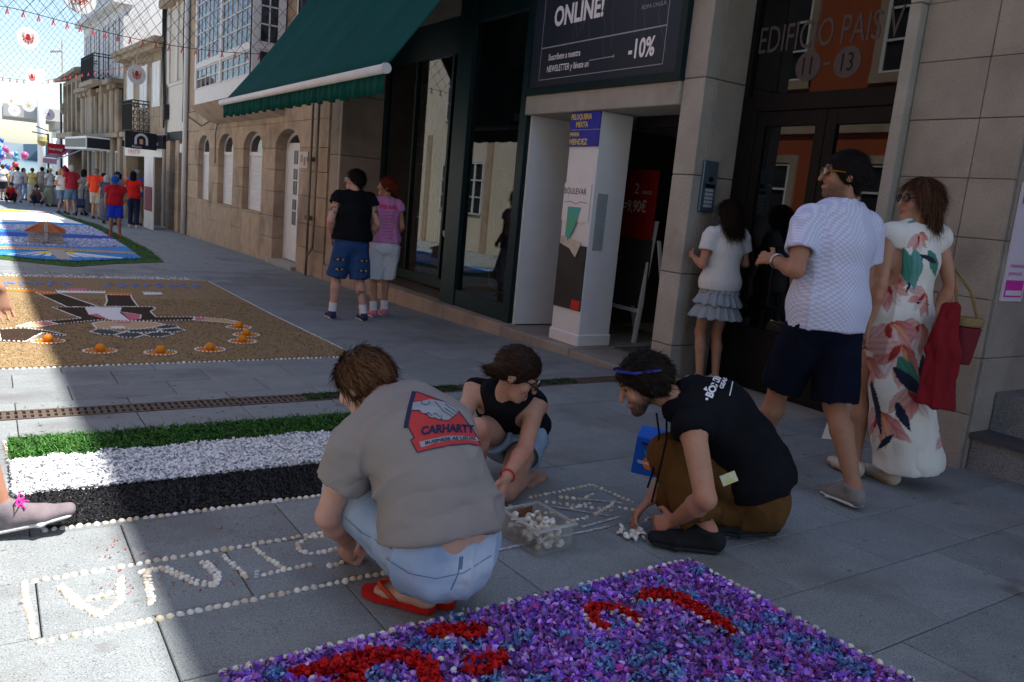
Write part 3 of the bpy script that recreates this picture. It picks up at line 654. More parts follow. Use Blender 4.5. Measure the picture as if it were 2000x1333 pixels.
MB().box(5.76, 5.79, 6.22, 6.72, .22, .26).build('crossbar', lg, eb)
MB().box(5.80, 5.82, 6.2, 6.74, .28, 1.0).build('black_panel', M('chalkboard'), eb)
rb = MB().box(5.79, 5.81, 6.2, 6.74, 1.0, 1.72).build('red_board', M('deep_red', (.24, .008, .010), rough=.5), eb)
rl = M('price_print', (.62, .50, .50), rough=.6)
text_on('price_lettering', '2', .16, (5.786, 6.54, 1.47), RT, UP, rl, rb); text_on('price_lettering', 'LIBROS', .05, (5.786, 6.42, 1.47), RT, UP, rl, rb); text_on('price_lettering', '=9,90€', .17, (5.786, 6.70, 1.28), RT, UP, rl, rb, wide=.75, bold=.003)
# ================================================================ far houses (each on its own slightly turned plane)
class Plane:
    """local frame on a facade: s metres along the wall from its near end, d metres out of the wall, z up"""
    def __init__(s, a, b):
        s.a = Vector((*a, 0)); s.t = (Vector((*b, 0))-s.a); s.L = s.t.length; s.t.normalize(); s.n = Vector((-s.t.y, s.t.x, 0))
        if s.n.x > 0: s.n = -s.n
    def box(s, mb, s0, s1, d0, d1, z0, z1, m=0):
        c = s.a+s.t*((s0+s1)/2)+s.n*((d0+d1)/2)+Vector((0, 0, (z0+z1)/2)); return mb.obox(c, s.t*(s1-s0)/2, s.n*(d1-d0)/2, (0, 0, (z1-z0)/2), m)
    def part(s, name, mat, parent, *boxes, bevel=0, kind=None):
        mb = MB()
        for b in boxes: s.box(mb, *b)
        return mb.build(name, mat, parent, bevel=bevel, kind=kind)
    def P(s, a, d, z): return s.a+s.t*a+s.n*d+Vector((0, 0, z))
def window(pl, parent, s0, s1, z0, z1, nx=2, nz=3, d=.02, fm=None, gm_=None, name='window'):
    fm = fm or white; t = .05; w = pl.part(name, fm, parent, (s0, s0+t, d-.06, d, z0, z1), (s1-t, s1, d-.06, d, z0, z1), (s0+t, s1-t, d-.06, d, z0, z0+t), (s0+t, s1-t, d-.06, d, z1-t, z1),
                *[(s0+(s1-s0)*i/nx-.018, s0+(s1-s0)*i/nx+.018, d-.055, d-.005, z0+t, z1-t) for i in range(1, nx)])
    for j in range(nz):
        h = (z1-z0-2*t)/nz; pl.part('pane', gm_ or gl_w, w, (s0+t, s1-t, d-.045, d-.035, z0+t+h*j+.012, z0+t+h*(j+1)-.012))
    return w
def balcony(pl, parent, s0, s1, z, dep, h, dense=.13, curl=False, side_mat=None):
    bs_ = pl.part('balcony', oldst, parent, (s0-.1, s1+.1, 0, dep+.08, z-.16, z), (s0+.1, s0+.4, 0, dep*.6, z-.45, z-.16), (s1-.4, s1-.1, 0, dep*.6, z-.45, z-.16))
    r = MB(); n = int((s1-s0)/.085); nd2 = max(3, int(dep/dense))
    for k in range(n+1): a = s0+(s1-s0)*k/n; r.tube([pl.P(a, dep, z), pl.P(a, dep, z+h)], .014, 4)
    for k in range(nd2+1):
        for e in (s0, s1): r.tube([pl.P(e, k*dep/nd2, z), pl.P(e, k*dep/nd2, z+h)], .013, 5)
    for zz_ in (z+.06, z+h-.1, z+h):
        r.tube([pl.P(s0, 0, zz_), pl.P(s0, dep, zz_), pl.P(s1, dep, zz_), pl.P(s1, 0, zz_)], .018, 6)
    for k in range(nd2):
        c0 = (k+.5)*dep/nd2
        if curl:
            for q in (.18, .40, .62, .84): r.tube([pl.P(s0, c0+.06*math.cos(t), z+h*q+.08*math.sin(t)) for t in np.linspace(0, 6.28, 9)], .012, 4, caps=False)
        else: r.tube([pl.P(s0, c0-.07, z+.08), pl.P(s0, c0, z+.22), pl.P(s0, c0+.07, z+.08)], .012, 4); r.tube([pl.P(s0, c0-.07, z+.30), pl.P(s0, c0, z+.16), pl.P(s0, c0+.07, z+.30)], .012, 4)
    r.build('railing', ironb, bs_)
    if side_mat: pl.part('side_screen', side_mat, bs_, (s0-.02, s0, 0, dep+.02, z+.03, z+h)); 
    return bs_
# --- narrow white-fronted house
p4 = Plane((4.70, 24.4), (4.68, 27.3))
h4 = empty('narrow_house', p4.P(1.4, 0, gz(26)), 'narrow house with blank white upper front above dark stone pillars', 'house')
p4.part('wall', plaster, h4, (0, 2.9, -6, 0, 2.38, 6.0)); p4.part('pilaster', plaster, h4, (.05, .5, 0, .06, 3.8, 6.0)); p4.part('pilaster', plaster, h4, (1.2, 1.5, 0, .06, 3.8, 6.0)); p4.part('pilaster', plaster, h4, (2.4, 2.85, 0, .06, 3.8, 6.0))
for a, b in ((.55, 1.15), (1.55, 2.35)): p4.part('shutter', M('cream_shutter', (.60, .54, .44), rough=.7), h4, (a, b, .002, .02, 3.85, 5.35))
p4.part('cornice', oldst, h4, (-.05, 2.95, -.3, .28, 6.0, 6.22)); p4.part('sill_band', plaster, h4, (-.02, 2.92, 0, .035, 3.72, 3.8)); p4.part('beam', black, h4, (0, 2.9, -.35, -.02, 2.12, 2.38))
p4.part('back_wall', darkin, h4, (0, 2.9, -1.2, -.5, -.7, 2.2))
for a, b in ((0, .55), (1.0, 1.5), (2.3, 2.9)):
    for z0, z1 in ((-.75, .0), (0, .62), (.62, 1.2), (1.2, 1.72), (1.72, 2.12)): p4.part('pillar_stone', warm, h4, (a+.004, b-.004, -.5, .02, z0+.006, z1-.006), bevel=.01)
    for z in (0, .62, 1.2, 1.72): p4.part('mortar_joint', M('pale_mortar', (.52, .47, .41), rough=1), h4, (a+.002, b-.002, -.49, .018, z-.008, z+.008))
window(p4, h4, .58, .98, .3, 1.7, 1, 1, d=-.2); p4.part('letter_box', white, h4, (.6, .96, -.1, .0, 1.76, 2.02), bevel=.01)
MB().tube([p4.P(2.95, .06, -.55), p4.P(2.95, .06, 6.2)], .05, 8).build('drainpipe', M('grey_pipe', (.42, .40, .37), rough=.6), h4)
cb = MB()
for k in range(4): cb.tube([p4.P(2.8+.06*k, .09+.02*k, 6.1), p4.P(2.85+.05*k, .14, 4.6), p4.P(2.7+.09*k, .10, 3.4), p4.P(2.84, .12, 2.5)], .022, 5)
cb.build('cable_bundle', wire, h4)
p4.part('junction_box', M('dark_plastic', (.03, .03, .03), rough=.6), h4, (2.55, 2.8, .02, .16, 2.75, 3.2))
# --- stone house with wrought balcony
p3 = Plane((4.68, 27.35), (4.22, 33.5))
h3 = empty('balcony_house', p3.P(3, 0, gz(30)), 'old brown stone house with curly black balcony and mossy cornice', 'house')
for z0, z1 in [(2.35+.55*i, 2.9+.55*i) for i in range(4)]+[(4.55, 4.9)]:
    s = 0; k = 0
    while s < 6.1:
        e = min(6.15, s+(.95 if (k+int(z0*10)) % 2 else .7)); p3.part('stone_block', oldst, h3, (s+.004, e-.004, -.3, random.uniform(-.008, .008), z0+.004, z1-.004)); s = e; k += 1
p3.part('core_wall', M('pale_mortar'), h3, (.02, 6.13, -5, -.02, 2.3, 4.9)); p3.part('roof_slab', oldst, h3, (0, 6.15, -5, -.02, 4.9, 5.1))
p3.part('cornice', oldst, h3, (-.05, 6.2, -.4, .30, 4.9, 5.05)); p3.part('cornice', oldst, h3, (-.1, 6.25, -.4, .42, 5.05, 5.2))
p3.part('attic_wall', M('grey_render', (.46, .45, .43), (.54, .53, .51), ns=1.2, rough=.9), h3, (.2, 6.1, -5, -2.2, 5.1, 7.4))
for a, b in ((.8, 1.75), (2.5, 3.45), (4.45, 5.4)):
    p3.part('reveal', white, h3, (a-.05, b+.05, .010, .03, 3.2, 4.6)); window(p3, h3, a, b, 3.25 if a > 1 else 3.25, 4.52, 2, 3, d=.045)
balcony(p3, h3, 2.2, 3.6, 2.36, .54, 1.02, .16, True)
p3.part('fascia', M('fascia_white', (.72, .72, .68), rough=.6), h3, (.3, 5.6, -.05, .06, 1.6, 2.0))
text_on('fascia_lettering', 'HARPIA', .33, p3.P(5.0, .065, 1.66), -p3.t, UP, M('faded_red', (.52, .12, .14), rough=.6), h3, wide=1.6)
for a, b in ((0, .5), (1.55, 1.95), (5.6, 6.15)):
    for z0, z1 in ((-.8, -.1), (-.1, .5), (.5, 1.05), (1.05, 1.6), (1.6, 2.3)): p3.part('pillar_stone', oldst, h3, (a+.004, b-.004, -.4, random.uniform(0, .02), z0+.005, z1-.005))
p3.part('bright_shop', M('shop_white', (.74, .76, .76), rough=.7), h3, (2.0, 5.6, -2.2, -2.1, -.75, 1.6)); p3.part('shop_floor', ground_m, h3, (0, 6.1, -2.2, -.3, -.8, -.74))
p3.part('orange_panel', M('orange_wood', (.33, .14, .04), rough=.6), h3, (.55, 1.5, -.35, -.28, .8, 1.5)); p3.part('blue_door', M('blue_grey_paint', (.06, .09, .14), rough=.5), h3, (.55, 1.5, -.36, -.3, -.75, .8))
for a in (2.7, 4.1): o = MB(); o.obox(p3.P(a, .35, 2.0), p3.t*.11, p3.n*.13, (0, 0, .10)); o.build('flood_lamp', ironb, h3, bevel=.02)
pb = empty('projecting_sign', p3.P(1.6, .6, 1.9), 'dark projecting sign with pale arch emblem hung across the pavement', 'sign')
def sgn(a, d0, d1, z0, z1): 
    mb = MB(); p3.box(mb, a-.04, a+.04, d0, d1, z0, z1); return mb
nb = sgn(.75, .12, 1.05, 1.80, 2.32).build('board', M('sign_black', (.018, .02, .028), rough=.4), pb)
em = M('emblem_grey', (.55, .56, .60), rough=.5)
a_ = .70
mb = MB(); c0 = .58
for k in range(12):
    t0, t1 = math.pi*k/12, math.pi*(k+1)/12
    q = [p3.P(a_, c0+r_*math.cos(t), 2.08+r_*math.sin(t)) for r_, t in ((.20, t0), (.20, t1), (.13, t1), (.13, t0))]; mb.add(q, [(0, 1, 2, 3)])
for e in (-1, 1): mb.add([p3.P(a_, c0+e*.13, 2.08), p3.P(a_, c0+e*.20, 2.08), p3.P(a_, c0+e*.20, 1.93), p3.P(a_, c0+e*.13, 1.93)], [(0, 1, 2, 3)])
mb.build('arch_emblem', em, pb); mb = MB(); mb.add([p3.P(a_, c0-.05, 1.95), p3.P(a_, c0+.05, 1.95), p3.P(a_, c0+.05, 2.10), p3.P(a_, c0-.05, 2.10)], [(0, 1, 2, 3)]); mb.build('centre_mark', M('peach_print', (.62, .34, .22), rough=.5), pb)
text_on('lettering', 'Abanca', .11, p3.P(a_, .86, 1.83), -p3.n, UP, em, pb, wide=.9)
p3.part('bracket', ironb, pb, (.73, .77, 0, .13, 2.2, 2.25))
p3.part('wall_sign', M('sign_black'), h3, (-.05, 1.3, .03, .12, 1.86, 2.28)); text_on('wall_sign_lettering', 'Abanca', .2, p3.P(1.1, .125, 1.96), -p3.t, UP, em, h3)
rl_ = MB(); rl_.obox((4.06, 26.5, .50), (.03, -.62, 0), (.02, .001, 0), (0, 0, 1.08)); ru = rl_.build('banner_stand', M('banner_white', (.74, .73, .74), (.66, .64, .66), ns=2, rough=.6)); tag(ru, 'tall white roll-up banner with a red picture beside the shop entrance', 'banner')
nrm = Vector((-1, -.05, 0)).normalized(); tv = Vector((.03, -.62, 0)); 
pc = MB(); pc.obox(Vector((4.06, 26.5, .32))+nrm*.024, tv*.88, nrm*.002, (0, 0, .36)); pc.build('picture', M('red_picture', (.30, .05, .05), (.16, .07, .10), ns=6, rough=.6), ru)
pc = MB(); pc.obox(Vector((4.06, 26.5, 1.15))+nrm*.024, tv*.30, nrm*.002, (0, 0, .22)); pc.build('picture', M('green_sketch', (.58, .66, .52), (.7, .7, .68), ns=9, rough=.6), ru)
# --- white upper house with tall balcony
p2 = Plane((4.22, 33.55), (3.69, 42))
h2 = empty('white_house', p2.P(4, 0, gz(38)), 'tall grey white house with black balcony over carved stone ground floor', 'house')
rend = M('grey_white_render', (.58, .58, .58), (.68, .68, .67), ns=.9, nd=7, rough=.9, stain=(.7, .58, (.36, .34, .31)))
p2.part('wall', rend, h2, (0, 8.5, -6, 0, 4.3, 8.3)); p2.part('lower_wall', oldst, h2, (0, 8.5, -6, -.05, -1, 4.3)); p2.part('cornice', rend, h2, (-.1, 8.6, -.3, .35, 7.0, 7.25)); p2.part('parapet', rend, h2, (0, 8.5, -.2, .12, 7.25, 8.4))
for a in (.9, 2.9, 4.9, 6.9): window(p2, h2, a, a+.9, 4.5, 6.6, 2, 3, d=.03, fm=M('grey_frame', (.4, .4, .4), rough=.6)); p2.part('shutter', rend, h2, (a-.25, a-.02, .02, .06, 4.5, 6.6))
for k in range(8): a = .2+k*1.1; p2.part('pilaster', oldst, h2, (a, a+.55, -.05, .16, 2.4, 4.05), bevel=.05); p2.part('pilaster_cap', oldst, h2, (a-.08, a+.63, -.05, .24, 4.05, 4.2))
p2.part('stone_band', oldst, h2, (-.05, 8.55, -.05, .42, 4.2, 4.36)); p2.part('stone_band', oldst, h2, (-.05, 8.55, -.05, .22, 2.25, 2.42))
balcony(p2, h2, 1.9, 4.7, 4.36, .68, .98, .17, False)
for a in (.5, 2.2, 3.7, 5.6): window(p2, h2, a, a+.85, -.6, 1.75, 2, 2, d=.02)
for a in (0., 1.45, 3.15, 4.7, 6.6, 8.0): p2.part('pillar_stone', oldst, h2, (a, a+.42, -.05, .12, -.9, 2.25), bevel=.03)
cs = empty('canopy_sign', p2.P(4.2, .5, 2), 'white light-box sign with dark front jutting over the pavement', 'sign')
p2.part('light_box', M('lightbox_white', (.76, .78, .80), rough=.4), cs, (1.8, 7.2, .05, .95, 1.72, 2.22)); p2.part('dark_face', M('sign_black'), cs, (1.795, 1.799, .08, .92, 1.78, 2.16)); p2.part('dark_front', M('sign_black'), cs, (1.9, 7.1, .951, .957, 1.80, 2.14))
MB().tube([p2.P(6.6, .1, 4.2), p2.P(6.6, .12, -.7)], .05, 8).build('drainpipe', M('grey_pipe'), h2)
# --- farthest stone house with maroon awning
p1 = Plane((3.69, 42.05), (3.41, 50))
h1 = empty('gable_house', p1.P(4, 0, gz(46)), 'farthest weathered stone house with sloping cornice and tall narrow windows', 'house')
p1.part('wall', oldst, h1, (0, 8, -6, 0, 2.4, 5.2)); p1.part('lower_wall', M('brown_wood_front', (.13, .075, .04), (.18, .11, .06), ns=4, rough=.7), h1, (0, 8, -6, -.2, -1.2, 2.4))
mb = MB(); mb.add([p1.P(-.1, .4, 5.2), p1.P(8.3, .4, 5.2), p1.P(8.3, -3, 6.0), p1.P(-.1, -3, 6.0), p1.P(-.1, .4, 5.35), p1.P(8.3, .4, 5.35), p1.P(8.3, -3, 6.2), p1.P(-.1, -3, 6.2)], [(0, 1, 2, 3), (4, 7, 6, 5), (0, 4, 5, 1), (1, 5, 6, 2), (2, 6, 7, 3), (3, 7, 4, 0)]); mb.build('roof', oldst, h1)
for a in (.6, 2.3, 4.0, 5.7): window(p1, h1, a, a+.7, 2.9, 4.7, 1, 3, d=-.02, fm=M('grey_frame')); p1.part('mullion_stone', oldst, h1, (a+.9, a+1.25, 0, .12, 2.6, 4.95))
p1.part('balcony_base', oldst, h1, (1, 7.5, 0, .4, 2.3, 2.55)); MB().tube([p1.P(8.1, .1, 5.2), p1.P(8.1, .1, -.8)], .05, 6).build('drainpipe', wire, h1)
ma = empty('maroon_awning', p1.P(3, 0, 2), 'maroon shop awning sloping out over the pavement near the crowd', 'awning')
mb = MB(); mb.add([p1.P(1.1, 0, 1.98), p1.P(7.6, 0, 1.98), p1.P(7.6, 1.0, 1.26), p1.P(1.1, 1.0, 1.26), p1.P(1.1, 1.02, .98), p1.P(7.6, 1.02, .98)], [(0, 1, 2, 3), (3, 2, 5, 4)]); o = mb.build('canvas', M('maroon_canvas', (.17, .03, .08), (.21, .04, .10), ns=2, rough=.6), ma); sm = o.modifiers.new('s', 'SOLIDIFY'); sm.thickness = .01
MB().tube([p1.P(1.1, 1.0, 1.25), p1.P(7.6, 1.0, 1.25)], .03, 8).build('front_bar', white, ma); 
for a in (1.12, 7.5): MB().tube([p1.P(a, 0, 1.75), p1.P(a, .98, 1.22)], .025, 6).build('arm', white, ma)
rs = MB(); p1.box(rs, 2.9, 2.97, .42, 1.2, 1.48, 1.95); rso = rs.build('red_sign', M('sign_red', (.42, .015, .02), rough=.5)); tag(rso, 'red projecting sign with white letters above the maroon awning', 'sign')
text_on('lettering', 'Imarangi', .19, p1.P(2.89, 1.16, 1.64), -p1.n, UP, tx, rso, wide=.9)
pt = MB(); pt.add([(2.85, 47, .55), (3.25, 47.4, .9), (3.6, 47, .55), (3.25, 46.6, .55), (3.25, 47, .98)], [(0, 1, 4), (1, 2, 4), (2, 3, 4), (3, 0, 4)]); pr_ = pt.build('small_parasol', M('pink_canvas', (.75, .06, .14), rough=.6)); tag(pr_, 'small pink parasol top showing behind the maroon shirted man', 'parasol'); MB().tube([(3.25, 47, -1), (3.25, 47, .95)], .02, 6).build('pole', white, pr_)
# --- harbour building with concrete canopy, lamp posts, far hills
hb = empty('harbour_building', (3.6, 68, gz(60)), 'white harbour building with long concrete canopy at the end of the street', 'building')
hw = M('harbour_white', (.70, .71, .72), (.78, .78, .78), ns=.5, rough=.8)
MB().box(4.2, 12, 62, 74, -2.5, 3.2).build('hall', hw, hb); MB().box(.9, 10, 64.5, 72, 3.75, 4.55).build('canopy', M('concrete', (.40, .39, .36), (.48, .47, .44), ns=.6, rough=.9), hb); MB().box(3.9, 10, 65, 72, 3.2, 3.75).build('canopy_beam', M('concrete'), hb)
MB().box(4.18, 4.22, 66, 69, .2, 2.4).build('dark_opening', darkin, hb)
for x, z in ((3.05, 7.0), (3.95, 2.6)): MB().tube([(x, 64.2, -1.5), (x, 64.2, z)], .24, 10).build('column', hw, hb, smooth=True)
lp = empty('street_lamp', (2.6, 54, gz(54)), 'street lamp with round globe and two arms at the street end', 'lamp'); MB().tube([(2.9, 54, -1.1), (2.9, 54, 2.6)], .05, 8).build('post', ironb, lp)
mb = MB(); mb.tube([(2.9, 54, 2.55), (2.1, 54, 2.62)], .03, 6); mb.tube([(2.9, 54, 2.75), (2.3, 54, 2.95)], .03, 6); mb.build('arm', ironb, lp); MB().lathe([(.02, 1.85), (.2, 1.95), (.27, 2.15), (.2, 2.4), (.02, 2.5)], (2.62, 54, 0), 12).build('globe', M('globe_cage', (.2, .18, .11), (.5, .42, .12), ns=6, rough=.5), lp)
MB().tube([(3.1, 46, 5.4), (3.1, 46, 6.9)], .03, 6).build('antenna_mast', M('grey_pipe'), h1); o = MB(); o.obox((2.85, 46, 6.35), (.25, 0, .05), (0, .12, 0), (0, 0, .05)); o.build('lamp_head', M('grey_pipe'), h1, bevel=.02)
hl = []; hf = []
for i in range(60):
    x = -420+16*i; z = 10+8*math.sin(i*.31)+5*math.sin(i*.83+1); hl += [(x, 900, -6), (x, 900+20*math.sin(i), z), (x, 1100, -6)]
for i in range(59): hf += [(i*3, i*3+3, i*3+4, i*3+1), (i*3+1, i*3+4, i*3+5, i*3+2)]
link('hills', pymesh('hills', hl, hf), M('far_hill', (.20, .26, .30), (.26, .32, .35), ns=.02, rough=1), kind='structure')
# low quay buildings / stalls closing the street
for i, (x, y, w_, h_, c_) in enumerate(((-2.2, 66, 2.4, 1.6, (.62, .58, .50)), (.6, 70, 2.2, 1.3, (.70, .66, .56)))):
    st = empty('market_stall', (x, y, gz(60)), ['cream market stall at the far left end of the street', 'pale yellow market stall beyond the balloons'][i], 'stall')
    MB().box(x-w_/2, x+w_/2, y, y+2, -1.4, -.5).build('counter', M('stall_cloth%d' % i, c_, rough=.8), st); MB().add([(x-w_/2-.2, y-.3, h_-.4), (x+w_/2+.2, y-.3, h_-.4), (x+w_/2+.2, y+2, h_), (x-w_/2-.2, y+2, h_)], [(0, 1, 2, 3)]).build('roof', M('stall_roof%d' % i, c_, rough=.7), st)
    for e in (-1, 1): MB().tube([(x+e*w_/2, y-.2, -1.4), (x+e*w_/2, y-.2, h_-.38)], .03, 6).build('post', white, st)
# ================================================================ sunny side of the street (seen mirrored in the glass)
OX = -3.62
orange = M('orange_plaster', (.33, .070, .022), (.38, .09, .03), ns=1.2, rough=.85, bump=.002, bs=50)
def oppwin(par, y0, y1, z0, z1, surround=True):
    if surround:
        s_ = MB(); g = .16; s_.box(OX, OX+.06, y0-g, y0, z0-g, z1+g); s_.box(OX, OX+.06, y1, y1+g, z0-g, z1+g); s_.box(OX, OX+.06, y0, y1, z1, z1+g); s_.box(OX, OX+.09, y0-g, y1+g, z0-g-.02, z0); s_.build('stone_surround', warm, par)
    f_ = MB(); t = .06
    for a, b in ((y0, y0+t), (y1-t, y1), ((y0+y1)/2-.04, (y0+y1)/2+.04)): f_.box(OX+.005, OX+.045, a, b, z0, z1)
    for k in range(4): z = z0+(z1-z0-t)*k/3; f_.box(OX+.006, OX+.043, y0, y1, z, z+t*.7)
    f = f_.build('window', white, par); MB().box(OX+.004, OX+.012, y0, y1, z0, z1).build('pane', gl_w, f)
oh = empty('orange_house', (OX, 9, gz(9)), 'sunlit orange plastered house with stone framed white windows across the street', 'house')
MB().box(OX-6, OX, 5.0, 15.2, -.8, 9.2).build('wall', orange, oh); MB().box(OX-6, OX+.04, 5.0, 15.2, -.8, .5).build('plinth', warm, oh); MB().box(OX-6, OX+.35, 4.9, 15.3, 9.2, 9.5).build('eave', oldst, oh)
for yy in (5.9, 8.6, 11.3, 13.7):
    for z0, z1 in ((1.0, 2.6), (4.3, 6.1), (7.1, 8.6)): oppwin(oh, yy, yy+1.0, z0, z1)
MB().box(OX-6, OX+.05, 5.0, 15.2, 3.2, 3.4).build('string_course', warm, oh)
oc = empty('cream_house', (OX, 20, gz(20)), 'sunlit cream stone house with a red painted bay across the street', 'house')
MB().box(OX-6, OX, 15.3, 30, -1, 8.4).build('wall', M('sunny_cream', (.62, .55, .43), (.70, .63, .52), ns=1, rough=.9), oc); MB().box(OX-6, OX+.3, 15.25, 30.1, 8.4, 8.7).build('eave', oldst, oc)
for yy in (16.5, 22.5, 26.5): 
    for z0, z1 in ((.7, 2.4), (4.0, 5.9)): oppwin(oc, yy, yy+1.1, z0, z1, False)
MB().box(OX, OX+.03, 19.3, 20.6, .3, 3.4).build('red_bay', M('red_plaster', (.40, .05, .035), rough=.8), oc); MB().box(OX, OX+.04, 24.3, 25.4, gz(25), 1.9).build('door', white, oc)
for k in range(5): MB().box(OX-.02, OX+.06, 15.4+k*3.3, 15.75+k*3.3, -1, 3.5).build('pilaster', warm, oc)
on = empty('grey_house', (OX, 0, 0), 'plain brownish grey house on the sunny side beside the camera', 'house'); MB().box(OX-6, OX, -12, 4.95, -.3, 8.8).build('wall', M('slate_plaster', (.24, .215, .18), (.29, .26, .22), ns=1.5, rough=.9), on); MB().box(OX-6, OX+.3, -12, 4.9, 8.8, 9.0).build('eave', oldst, on)
for yy in (-8, -5, -2, 1.5):
    for z0, z1 in ((1.0, 2.6), (4.2, 6.0)): oppwin(on, yy, yy+1.0, z0, z1)
pp = empty('plant_box', (-2.9, 18.3, gz(18.3)), 'dark wooden plant box with a leafy shrub on the sunny side', 'planter'); MB().box(-3.3, -2.7, 17.9, 18.7, gz(18), .12).build('box', M('dark_wood', (.05, .03, .02), rough=.7), pp)
scatter('foliage', rpts(700, -3.3, -2.7, 17.9, 18.7, .55, 9)+np.stack([np.zeros(700), np.zeros(700), np.random.default_rng(2).uniform(-.2, .45, 700)], 1), .06, M('leaf_green', (.05, .11, .03), (.09, .17, .05), ns=9, rough=.6), pp)
# ================================================================ flower carpets and shell work
bedm = M('petal_violet', attr=True, col2=(.55, .5, .6), ns=90, rough=.65, sheen=.2)
soil = M('carpet_bed', (.10, .04, .16), (.16, .06, .22), ns=40, rough=.9)
def polysheet(name, poly, dz, mat, parent, thick=.004):
    b = bmesh.new(); ys = [p[1] for p in poly]
    vs = [b.verts.new((x, y, gz(y)+dz)) for x, y in poly]; b.faces.new(vs)
    if min(ys) < 9 < max(ys): bmesh.ops.bisect_plane(b, geom=b.verts[:]+b.edges[:]+b.faces[:], plane_co=(0, 9, 0), plane_no=(0, 1, 0))
    bmesh.ops.triangulate(b, faces=b.faces[:])
    for v in b.verts: v.co.z = gz(v.co.y)+dz
    r = bmesh.ops.extrude_face_region(b, geom=b.faces[:]); 
    for v in [e for e in r['geom'] if isinstance(e, bmesh.types.BMVert)]: v.co.z -= thick
    bmesh.ops.recalc_face_normals(b, faces=b.faces[:])
    me = bpy.data.meshes.new(name); b.to_mesh(me); b.free(); return link(name, me, mat, parent)
# ---- violet petal carpet in the foreground
vc = empty('petal_carpet', (1.15, 1.2, gz(1.2)), 'violet and blue flower petal carpet with red petal letters in the foreground', 'flower carpet')
VX0, VX1, VY0, VY1 = .50, 2.24, -.3, 1.97
polysheet('bed', [(VX0, VY0), (VX1, VY0), (VX1, VY1), (VX0, VY1)], .012, soil, vc, .012)
RED = [[(1.813,1.819),(1.899,1.851),(1.962,1.837),(1.992,1.779),(2.002,1.704),(2.003,1.609),(1.988,1.491),(1.949,1.493),(1.944,1.586),(1.939,1.692),(1.917,1.771),(1.844,1.791)],
[(1.606,1.821),(1.653,1.852),(1.691,1.842),(1.742,1.792),(1.760,1.741),(1.748,1.703),(1.711,1.678),(1.709,1.754),(1.670,1.798),(1.634,1.782),(1.610,1.743),(1.619,1.702),(1.592,1.695),(1.573,1.743)],
[(1.085,1.931),(1.138,1.941),(1.271,1.885),(1.225,1.819),(1.186,1.827),(1.160,1.868),(1.071,1.881)],
[(0.647,1.898),(0.744,1.908),(0.892,1.910),(1.000,1.831),(1.025,1.748),(0.990,1.652),(0.944,1.675),(0.968,1.766),(0.941,1.824),(0.894,1.841),(0.836,1.802),(0.802,1.745),(0.728,1.782),(0.773,1.823),(0.717,1.860),(0.646,1.880)],
[(1.100,1.782),(1.110,1.757),(1.170,1.738),(1.241,1.735),(1.220,1.683),(1.150,1.648),(1.092,1.667),(1.070,1.706),(1.105,1.709),(1.155,1.694),(1.190,1.712),(1.116,1.727)]]
P = rpts(29000, VX0-.01, VX1+.01, .80, VY1+.015, .020, 4); P[:, 2] += np.random.default_rng(3).uniform(-.008, .014, len(P))
red = np.zeros(len(P), bool)
for q in RED: red |= inpoly(P, q)
r = np.random.default_rng(6); pal = np.array([(.15,.04,.42),(.24,.07,.56),(.34,.13,.62),(.08,.02,.26),(.42,.10,.46),(.30,.03,.20),(.52,.28,.72),(.18,.09,.52),(.46,.24,.66)])
cols = pal[r.integers(0, len(pal), len(P))]*r.uniform(.55, 1.6, (len(P), 1))
cl = vnoise(np.stack([P[:, 0]*9, P[:, 1]*9, P[:, 2]*0], 1), 3); cols *= (.95+.85*cl)[:, None]; lt = r.random(len(P)) < .22; cols[lt] = cols[lt]*.45+np.array([.42, .30, .62])*.7
bl = np.zeros(len(P), bool); cc = np.stack([r.uniform(VX0, VX1, 130), r.uniform(.85, VY1, 130)], 1)
for x, y in cc: bl |= np.hypot(P[:, 0]-x, P[:, 1]-y) < r.uniform(.018, .042)
cols[bl] = np.array([(.14, .30, .70), (.30, .50, .85), (.08, .20, .58)])[r.integers(0, 3, bl.sum())]*r.uniform(.7, 1.2, (bl.sum(), 1))
keep = ~red
scatter('petals', P[keep & ~bl], .0112, bedm, vc, cols[keep & ~bl], lift=.65, seed=8, curl=.6); scatter('blue_florets', P[keep & bl]+np.array([0, 0, .008]), .0075, bedm, vc, cols[keep & bl], lift=.7, seed=9)
Pr = rpts(60000, VX0, VX1, .8, VY1, .03, 14); rr = np.zeros(len(Pr), bool)
for q in RED: rr |= inpoly(Pr, q)
Pr = Pr[rr]; Pr[:, 2] += r.uniform(-.006, .012, len(Pr))
scatter('red_petals', Pr, .0095, M('petal_red', attr=True, rough=.6), vc, np.array([(.52, .006, .008)])*r.uniform(.55, 1.3, (len(Pr), 1)), lift=.6, seed=10)
ed = [p for p in along([(VX0, VY1+.012), (VX1+.01, VY1+.012)], .033)+along([(VX1+.012, VY1), (VX1+.012, .7)], .033) if random.random() < .88]
for q in RED[:2]: ed += [p for p in along(q, .034, True) if random.random() < .75]
ed += [(1.14, 1.80), (1.06, 1.72), (1.08, 1.64), (.98, 1.66), (1.05, 1.78), (.86, 1.75), (1.26, 1.73), (1.12, 1.87), (1.27, 1.86), (.70, 1.85), (.90, 1.93)]
shells(vc, ed, .026, random.Random(4), .95, sel=[_sm[0], _sm[1], _sm[3], _sm[4]])
